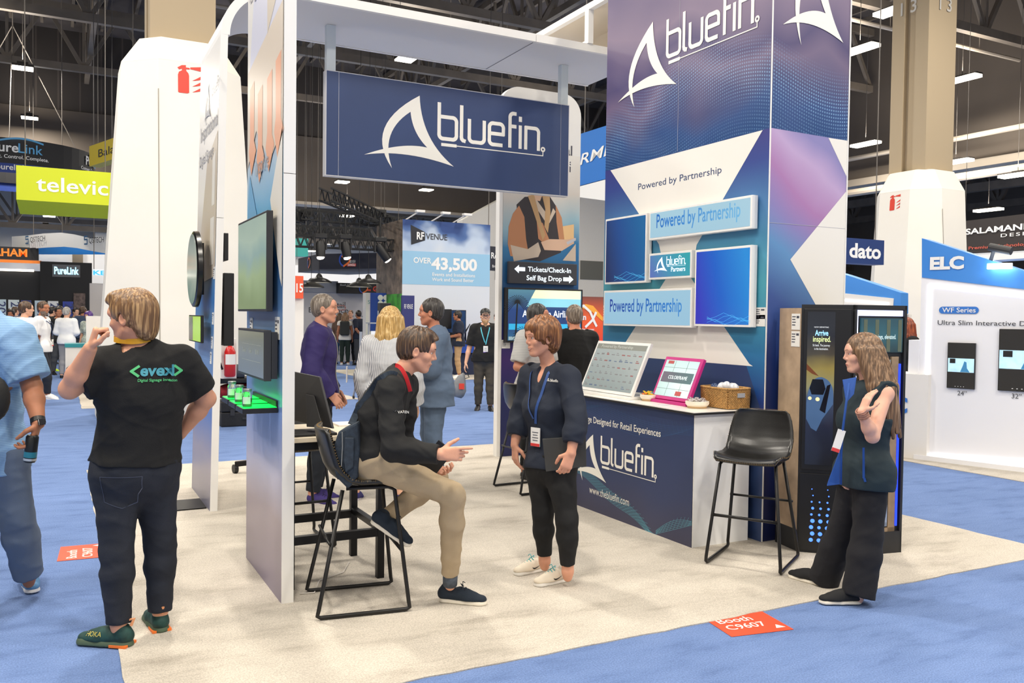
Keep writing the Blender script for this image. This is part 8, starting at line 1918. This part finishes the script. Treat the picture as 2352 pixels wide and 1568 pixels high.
# 5 man at the left edge
j = dict(pelvis=A(-40,1030,4.80), chest=A(-45,850,4.75), neck=A(-60,705,4.72), head=A(-62,625,4.66), shL=A(32,778,4.66), shR=A(-130,770,4.90),
  elL=A(74,888,4.66), wrL=A(88,972,4.56), elR=A(-170,900,4.9), wrR=A(-150,1010,4.8), hipL=A(8,1050,4.76), hipR=A(-75,1050,4.86),
  knL=A(38,1185,4.82), knR=A(-80,1210,4.7), anL=A(66,1322,4.98), anR=A(-110,1330,4.5))
feet(j,'L',(62,1332),(80,1372),.30); feet(j,'R',(-110,1380),(-80,1450),.30)
BSH = mat('blue_shirt', (120,160,204), .8, stripes=(2,.009,.5,(148,184,220)), bump=.15, bscale=200)
LM = dict(s=1.07, h=.006, fat=1.30, belly=1.1, face=D3(.5,-.8,0), hair='short', hairm=hair_mat('hair_dark',(40,32,28)), skin='tan', skin_rgb=(176,118,88), arm=1.12,
  handL=dict(d=D3(-.22,-.15,-1), n=D3(-.9,-.2,0), side=D3(.1,-1,0), curl=(.6,.65,.7,.75), thumb=.7), trousers=dict(m=mat('slate_chino',(92,106,128),.85,bump=.15,bscale=240), e=.022, len=.97, name='trousers', fold=.006, flare=.014),
  shirt=dict(m=BSH, e=.024, sleeve=.86, loose=.028, drop=.10, name='shirt', fold=.007, flare=.02), shoes=dict(m=mat('shoe_sky',(92,142,186),.75,bump=.4,bscale=240), ms=mat('sole_white2',(232,230,226),.6), lace=mat('lace_blue',(60,110,160),.8), sole=.030))
t5, j5, C5, R5_, hs5 = person('person', 'man in a light blue short sleeved shirt and slate trousers walking at the left edge', j, LM)
ax = unit(j5['wrL']-j5['elL']); c = j5['wrL']-ax*.015; mb = MB(); mb.lathe(Vector(c), [(.034,-.013),(.037,-.013),(.037,.013),(.034,.013)], 24, ax=tuple(ax)); mb.build('watch_strap', BLK, t5, smooth=True)
mb = MB(); mb.obox(c+D3(.8,-.6,0)*.040, unit(D3(.6,.8,0))*.019, ax*.020, D3(.8,-.6,0)*.006); mb.build('watch_face', mat('watch_glass',(30,32,38),.15), t5, bevel=.004)
mb = MB(); cc = A(71,1034,4.53); ca = D3(-.12,0,-1); mb.tube([Vector(cc-ca*.082),Vector(cc-ca*.072),Vector(cc+ca*.050),Vector(cc+ca*.062)], [.024,.031,.031,.026], 24)
ct_ = thing('drink_can','black and teal printed drink can in the hand of the man at the left edge','can',tuple(cc)); mb.build('can', mat('can_print',(34,36,38),.35,metal=.3,noise=.2,nscale=40), ct_, smooth=True)
mb = MB(); mb.tube([Vector(cc+ca*.005),Vector(cc+ca*.035)], .0315, 24, cap=False); mb.build('teal_band', mat('can_teal',(40,120,140),.35), ct_, smooth=True)
mb = MB(); mb.tube([Vector(cc+ca*.040),Vector(cc+ca*.052)], .0316, 24, cap=False); mb.build('silver_band', mat('can_silver',(200,204,204),.3,metal=.5), ct_, smooth=True)
mb = MB(); bc = A(-14,915,4.45); mb.sphere(Vector(bc), .10, 16, (.75,.6,1.2)); o = mb.build('shoulder_bag', mat('bag_black',(26,26,26),.7,bump=.2,bscale=120), smooth=True); tag(o,'black bag cut by the left edge of the picture in front of the blue shirt','bag')
mb = MB(); mb.lathe(Vector(A(12,803,4.40)), [(.001,.002),(.006,.002),(.006,0)], 12, ax=tuple(-IF_)); 

# ---- middle distance
def q_person(label, j, o, fw_deg=None): return person('person', label, j, o)
# 6 purple jacket
x, y, _ = onZ(730,1150); J6, fw, rt, s6 = stand(x, y, -22, 1.81, lean=.01, look=None); b = np.array([x,y,0.])
J6['wrR'] = b+rt*.20+fw*.13+IU*.96; J6['elR'] = b+rt*.26-fw*.03+IU*1.16; J6['wrL'] = b-rt*.20+fw*.13+IU*.96
PUR = mat('purple_jacket',(44,32,92),.75,bump=.12,bscale=160)
t6, *_ = q_person('grey haired man in a dark purple zip jacket standing behind the high table', J6, dict(s=s6, h=.0075, fat=1.10, face=D3(1,.06,.02), hair='crew', hairm=hair_mat('hair_grey',(120,108,96),(160,150,138)), skin='fair2', skin_rgb=(214,156,130), trousers=dict(m=mat('trousers_navy_black',(22,28,38),.85), e=.02, len=.97), shirt=dict(m=PUR, e=.026, loose=.014, drop=.12, name='jacket', collar=True, flare=.01), shoes=dict(m=mat('shoe_purple',(56,42,110),.8), ms=mat('sole_lilac',(200,190,200),.6), lace=mat('lace_purple',(40,30,80),.8))))
JK = child(t6,'jacket'); 
tj_ = BVHTree.FromPolygons([v.co for v in JK.data.vertices], [tuple(q.vertices) for q in JK.data.polygons]); zp = []
for z in np.linspace(1.50, .84, 14):
    h_ = tj_.ray_cast(Vector(b+rt*.02+fw*.5+IU*z), Vector(-fw), .6)
    if h_[0] is not None: zp.append(h_[0]+Vector(fw)*.003)
mb = MB(); mb.tube(zp, .005, 6); mb.build('zip', mat('zip_silver',(170,168,160),.4,metal=.6), t6, smooth='full')
mb = MB(); c = Vector(b+fw*.235*s6-rt*.02+IU*1.12); mb.obox(c, Vector(rt)*.045, (0,0,.07), Vector(fw)*.003); mb.build('badge', mat('badge_white',(236,234,230),.4), t6)
# 7 blonde woman in a striped shirt
x, y, _ = onZ(892,1150); J7, fw, rt, s7 = stand(x, y, 48, 1.70, wide=.03); b = np.array([x,y,0.]); J7['anL'] += -IR*.16; J7['toeL'] += -IR*.16; J7['knL'] += -IR*.08
STR = mat('striped_shirt',(226,226,226),.8,stripes=(0,.011,.55,(168,172,180)),bump=.1,bscale=100)
t7, *_ = q_person('blonde woman in a grey striped shirt and ripped jeans, seen from behind', J7, dict(s=s7, h=.0075, fat=1.22, female=True, face=D3(.35,1,0), hair='midlong', hairm=hair_mat('hair_blonde',(206,164,96),(240,212,156)), skin='fair', trousers=dict(m=mat('pale_denim',(140,166,186),.85,noise=.1,nscale=10), e=.016, len=.90, name='jeans'), shirt=dict(m=STR, e=.030, loose=.02, drop=.12, flare=.03), shoes=dict(m=mat('shoe_purple2',(48,44,110),.8), ms=mat('sole_lilac',(200,190,200),.6))))
# 8 suit man
x, y, _ = onZ(994,1122); J8, fw, rt, s8 = stand(x, y, 168, 1.79, arms='crossed')
SU = mat('suit_blue_grey',(98,116,140),.85,noise=.08,nscale=14,bump=.1,bscale=160)
t8, *_ = q_person('laughing man in a blue grey check suit with folded arms', J8, dict(s=s8, h=.0075, fat=1.22, belly=1.1, face=D3(-1,.02,.03), hair='short', hairm=hair_mat('hair_dark_grey',(58,54,52),(96,92,88)), skin='ruddy', skin_rgb=(206,140,112), smile=2, trousers=dict(m=SU, e=.022, len=.98, name='suit_trousers'), shirt=dict(m=SU, e=.030, loose=.016, drop=.16, name='suit_jacket', flare=.012, neckup=-.01), shoes=dict(m=mat('shoe_brown',(90,62,44),.4), ms=BLK)))
lanyard(t8, J8, s8, cloth=child(t8,'suit_jacket'), col=mat('lanyard_blue',(44,78,140),.5), badge=False, depth=.20)
# 9 polo man and 10 black shirt man behind the woman
x, y, _ = onZ(1226,1098); J9, fw, rt, s9 = stand(x, y, -70, 1.76, arms='front'); PG_ = mat('polo_grey_stripe',(206,204,200),.8,stripes=(2,.016,.7,(176,176,176)))
J9['elR'] = J9['elR']-IR*.02
t9, *_ = q_person('man in a pale striped polo shirt mostly hidden behind the woman in navy', J9, dict(s=s9, h=.009, fat=1.2, face=D3(.9,-.3,0), hair='short', hairm=hair_mat('hair_dark_grey',(58,54,52)), skin='ruddy', skin_rgb=(206,140,112), trousers=dict(m=BKT, e=.018), shirt=dict(m=PG_, e=.024, sleeve=.85, loose=.02, drop=.11, name='polo_shirt'), shoes=dict(m=BLK, ms=BLKM)))
x, y, _ = onZ(1316,1082); J10, fw, rt, s10 = stand(x, y, 80, 1.76, arms='front')
t10, *_ = q_person('grey haired man in a black shirt seen from behind at the airline television', J10, dict(s=s10, h=.009, fat=1.28, face=D3(-.25,1,0), hair='short', hairm=hair_mat('hair_salt',(116,102,90),(168,156,142)), skin='ruddy', skin_rgb=(206,140,112), trousers=dict(m=BKT, e=.018), shirt=dict(m=BLKC, e=.026, sleeve=1.98, loose=.012, drop=.11), shoes=dict(m=BLK, ms=BLKM)))
# 11 bearded man
x, y, _ = onZ(1112,942); J11, fw, rt, s11 = stand(x, y, 245, 1.76, stride=.04); b = np.array([x,y,0.]); J11['wrR'] = b+rt*.33+fw*.05+IU*.83; J11['elR'] = b+rt*.27-fw*.0+IU*1.10
t11, _, C11, R11, h11 = q_person('man with a long ginger beard in a black cap and black shirt walking this way', J11, dict(s=s11, h=.009, fat=1.3, belly=1.08, face=D3(.12,-1,-.03), hair='crew', hairm=hair_mat('hair_dark',(40,32,28)), skin='fair', beardlong=hair_mat('beard_ginger',(170,130,88),(206,172,130)), trousers=dict(m=mat('olive_grey_trousers',(72,66,56),.85), e=.02, name='trousers'), shirt=dict(m=BLKC, e=.024, sleeve=.9, loose=.022, drop=.09, collar=True), shoes=dict(m=BLK, ms=BLKM)))
lanyard(t11, J11, s11, cloth=child(t11,'shirt'), col=mat('lanyard_cyan',(90,190,206),.5), depth=.22, bm=mat('badge_violet',(90,60,160),.5))
PH = lambda x, y, z: Vector(C11+(R11[0]*x+R11[1]*y+R11[2]*z)*h11)
mb = MB(); mb.grid(lambda u, v: PH(.092*math.cos(6.28*u)*math.cos(v*1.5), -.012+.108*math.sin(6.28*u)*math.cos(v*1.5), .06+.085*math.sin(v*1.5)), 24, 8, True); mb.grid(lambda u, v: PH((.078*math.cos(PI*u)), .07+(.04+.05*v)*math.sin(PI*u)**.6*1.2, .062-.012*v), 12, 4); o = mb.build('cap', BLK, smooth=True); tag(o,'black baseball cap on the head of the man with the ginger beard','cap')
mb = MB(); 
for q in (-1,1): mb.tube([PH(q*.033+.024*math.cos(a), .108, .006+.017*math.sin(a)) for a in np.linspace(0,6.28,14)], .0025, 5, cap=False)
mb.tube([PH(-.010,.109,.008),PH(.010,.109,.008)], .0025, 5); o = mb.build('glasses', BLK); o.parent = t11; o.matrix_parent_inverse = parent_world(t11).inverted()
bg = thing('drawstring_bag','grey drawstring bag with a red patch hanging from the bearded man hand','bag',tuple(J11['wrR'])); w_ = J11['wrR']+np.array([0,0,-.10]); mb = MB()
mb.tube([Vector(w_-IU*.08-IR*.03),Vector(w_-IU*.15-IR*.07),Vector(w_-IU*.32-IR*.12),Vector(w_-IU*.44-IR*.10),Vector(w_-IU*.50-IR*.05)], [.02,.07,.13,.12,.03], 16); mb.build('sack', mat('bag_grey',(128,130,132),.85,noise=.15,nscale=10), bg, smooth='full')
mb = MB(); mb.tube([Vector(w_),Vector(w_-IU*.10-IR*.03)], .008, 6); mb.tube([Vector(w_),Vector(w_-IU*.15+IR*.06),Vector(w_-IU*.18-IR*.02)], .008, 6); mb.build('cord', BLK, bg); mb = MB(); mb.obox(w_-IU*.30-IR*.06-IF_*.125, IR*.045, IU*.05, IF_*.01); mb.build('patch', RED, bg)
# 12 navy polo side man
x, y, _ = onZ(1052,868); J12, fw, rt, s12 = stand(x, y, 160, 1.76, arms='front')
TANT = mat('tan_chino',(186,150,108),.85); NVP = mat('navy_polo',(26,34,52),.85)
t12, *_ = q_person('man in a navy polo and tan trousers beside the far audio desk', J12, dict(s=s12, h=.012, fat=1.15, face=D3(-1,.1,0), hair='short', hairm=hair_mat('hair_dark',(40,32,28)), skin='tan', skin_rgb=(176,118,88), trousers=dict(m=TANT, e=.010, len=.92), shirt=dict(m=NVP, e=.028, sleeve=.85, loose=.02, drop=.10, name='polo_shirt'), shoes=dict(m=WHTF, ms=WHTF)))
# 13.. small people: (px, py foot, face deg, height, label, shirt mat, trousers mat, hair kind, hair mat, arms, female, sleeve, face dir)
HD = hair_mat('hair_dark',(40,32,28)); HB = hair_mat('hair_brown',(74,54,40)); HG = hair_mat('hair_white_grey',(176,170,160),(214,210,204)); HL = hair_mat('hair_light_brown',(112,84,60)); HP = hair_mat('hair_purple',(84,52,130),(130,90,170)); HR = hair_mat('hair_red_curly',(126,56,30),(176,90,50))
WP = mat('white_polo',(236,236,238),.8); BKS = BLKC; GT = mat('grey_trousers',(140,140,144),.85); DG = mat('dark_grey_trousers',(62,64,68),.85); GRN = mat('dark_green_trousers',(28,42,34),.85); BRN = mat('brown_top',(96,74,60),.85); GSH = mat('grey_shirt',(150,152,164),.85); WS = mat('white_shirt',(240,240,240),.8); NSU = mat('navy_suit',(60,74,100),.85); JB = mat('mid_denim',(52,86,120),.85)
small = [
 (96,915,-20,1.80,'bearded man in a white polo facing right in the far left aisle',WP,DEN,'short',HB,('hipL',),False,.85,D3(1,-.4,0),dict(beard=hair_mat('beard_grey',(120,104,92)))),
 (57,935,40,1.78,'dark haired man in white polo and jeans, back turned, at far left',WP,JB,'short',HB,'down',False,.85,D3(.8,.6,0),{}),
 (153,868,72,1.72,'grey haired person in a white shirt seen from behind, far left aisle',WS,GT,'short',HG,'front',False,1.98,D3(.1,1,0),{}),
 (133,860,-60,1.72,'man in a black shirt standing left of the white shirted back',BKS,DG,'short',HD,'down',False,1.2,D3(.7,-.8,0),{}),
 (119,852,20,1.74,'person in a black t-shirt with lime shoes behind the white polo man',BKS,BLKC,'short',HD,'front',False,.8,D3(.6,.6,0),dict(lime=1)),
 (205,858,235,1.62,'woman with purple hair behind the white counter at far left',mat('pale_print_top',(176,186,176),.8,noise=.5,nscale=30),BLKC,'bob',HP,'down',True,.9,D3(-.2,-1,0),{}),
 (190,843,60,1.76,'man in a navy jacket seen from behind right of the white shirted back',NSU,DG,'short',HB,'down',False,1.98,D3(.3,1,0),{}),
 (172,838,-40,1.72,'dark bearded man facing right under the year banners',mat('charcoal_top',(48,48,52),.8),DG,'short',HD,'down',False,1.98,D3(.8,-.5,0),{}),
 (181,836,140,1.70,'dark haired man looking left beside the man in the navy jacket',BLKC,DG,'short',HD,'down',False,1.98,D3(-1,-.2,0),{}),
 (22,858,30,1.66,'woman with dark hair and sunglasses on her head behind the blue shirt',BLKC,DG,'bob',HD,'down',True,1.98,D3(.3,-.8,0),{}),
 (35,846,60,1.74,'bald man far behind the dark haired woman at the left edge',GSH,DG,'balding',HB,'down',False,1.98,D3(.4,1,0),{}),
 (137,836,60,1.78,'tall dark haired man in the crowd before the year banners',BLKC,DG,'short',HD,'down',False,1.98,D3(.5,1,0),{}),
 (792,838,70,1.68,'woman with a black backpack and dark green trousers seen from behind',mat('cream_top',(226,220,210),.8),GRN,'midlong',HL,'down',True,.3,D3(.0,1,0),dict(pack=1)),
 (779,836,50,1.66,'woman in a brown top beside the woman with the backpack',BRN,JB,'midlong',HB,'down',True,1.6,D3(.5,1,0),{}),
 (805,834,240,1.78,'bald man in a grey shirt facing this way between the backpack and navy polo',GSH,BLKC,'balding',HB,'down',False,1.98,D3(-.1,-1,0),{}),
 (824,838,120,1.76,'man in a navy polo with clasped hands right of the backpack woman',NVP,DG,'short',HD,'back',False,.85,D3(-.6,.6,0),{}),
 (950,845,100,1.74,'man in a bright blue shirt glimpsed between the blonde woman and the suit',mat('bright_blue_top',(30,100,190),.8),DG,'short',HG,'down',False,1.98,D3(-.3,1,0),{}),
 (1146,905,200,1.70,'dark haired person half hidden by the white wall edge behind the bearded man',BLKC,mat('beige_trousers',(176,160,140),.8),'bob',HB,'down',True,1.98,D3(-.8,-.4,0),{}),
]
for i, (px, py, deg, Hh, lab, sm_, tm, hk, hm, arms, fem, slv, fd, ex) in enumerate(small):
    x, y, _ = onZ(px, py); js, fw, rt, ss = stand(x, y, deg, Hh, arms=arms, stride=.06 if i in (0,) else 0)
    js['toeL'][2] = js['toeR'][2] = 0
    D_ = y*.885+x*.466; hpx = .010 if D_ < 20 else .014
    if i == 0: js['anR'] = js['anR']+IR*.25; js['toeR'] = js['toeR']+IR*.25; js['knR'] = js['knR']+IR*.15
    o_ = dict(s=ss, h=hpx, fat=1.1, female=fem, face=fd, hair=hk, hairm=hm, hh=hpx*.8, skin='fair' if i % 3 else 'tan', skin_rgb=(222,172,144) if i % 3 else (176,118,88), trousers=dict(m=tm, e=.016, len=.97, fold=.003), shirt=dict(m=sm_, e=.018, sleeve=slv, loose=.012, drop=.09, fold=.003), shoes=dict(m=(mat('shoe_lime',(200,230,40),.7) if ex.get('lime') else WHTF if i in (0,1,12) else BLK), ms=WHTF if i in (0,1,12) else BLK))
    if ex.get('beard'): o_['beard'] = ex['beard']
    tt, *_ = person('person', lab, js, o_)
    if i in (0,): lanyard(tt, js, ss, mat('lanyard_navy',(30,50,90),.5), depth=.19)
    if ex.get('pack'):
        c = js['chest']-fw*.21; mb = MB(); mb.obox(c+IU*(-.02), rt*.15, IU*.23, fw*.09); o = mb.build('backpack', mat('pack_black',(40,42,40),.8), bevel=.04); tag(o,'black backpack worn by the woman in dark green trousers','backpack')
# 32 red haired woman behind the far booth
c = J(2086,760,12.3); js, fw, rt, ss = stand(c.x, c.y, 150, 1.68); tt, *_ = person('person','woman with curly red hair in black, half hidden behind the kiosk',js,dict(s=ss,h=.010,female=True,fat=1.15,face=D3(-.2,1,0),hair='midlong',hairm=HR,skin='fair',trousers=dict(m=BLKC),shirt=dict(m=BLKC,e=.02,loose=.02,drop=.1),shoes=dict(m=BLK,ms=BLK)))
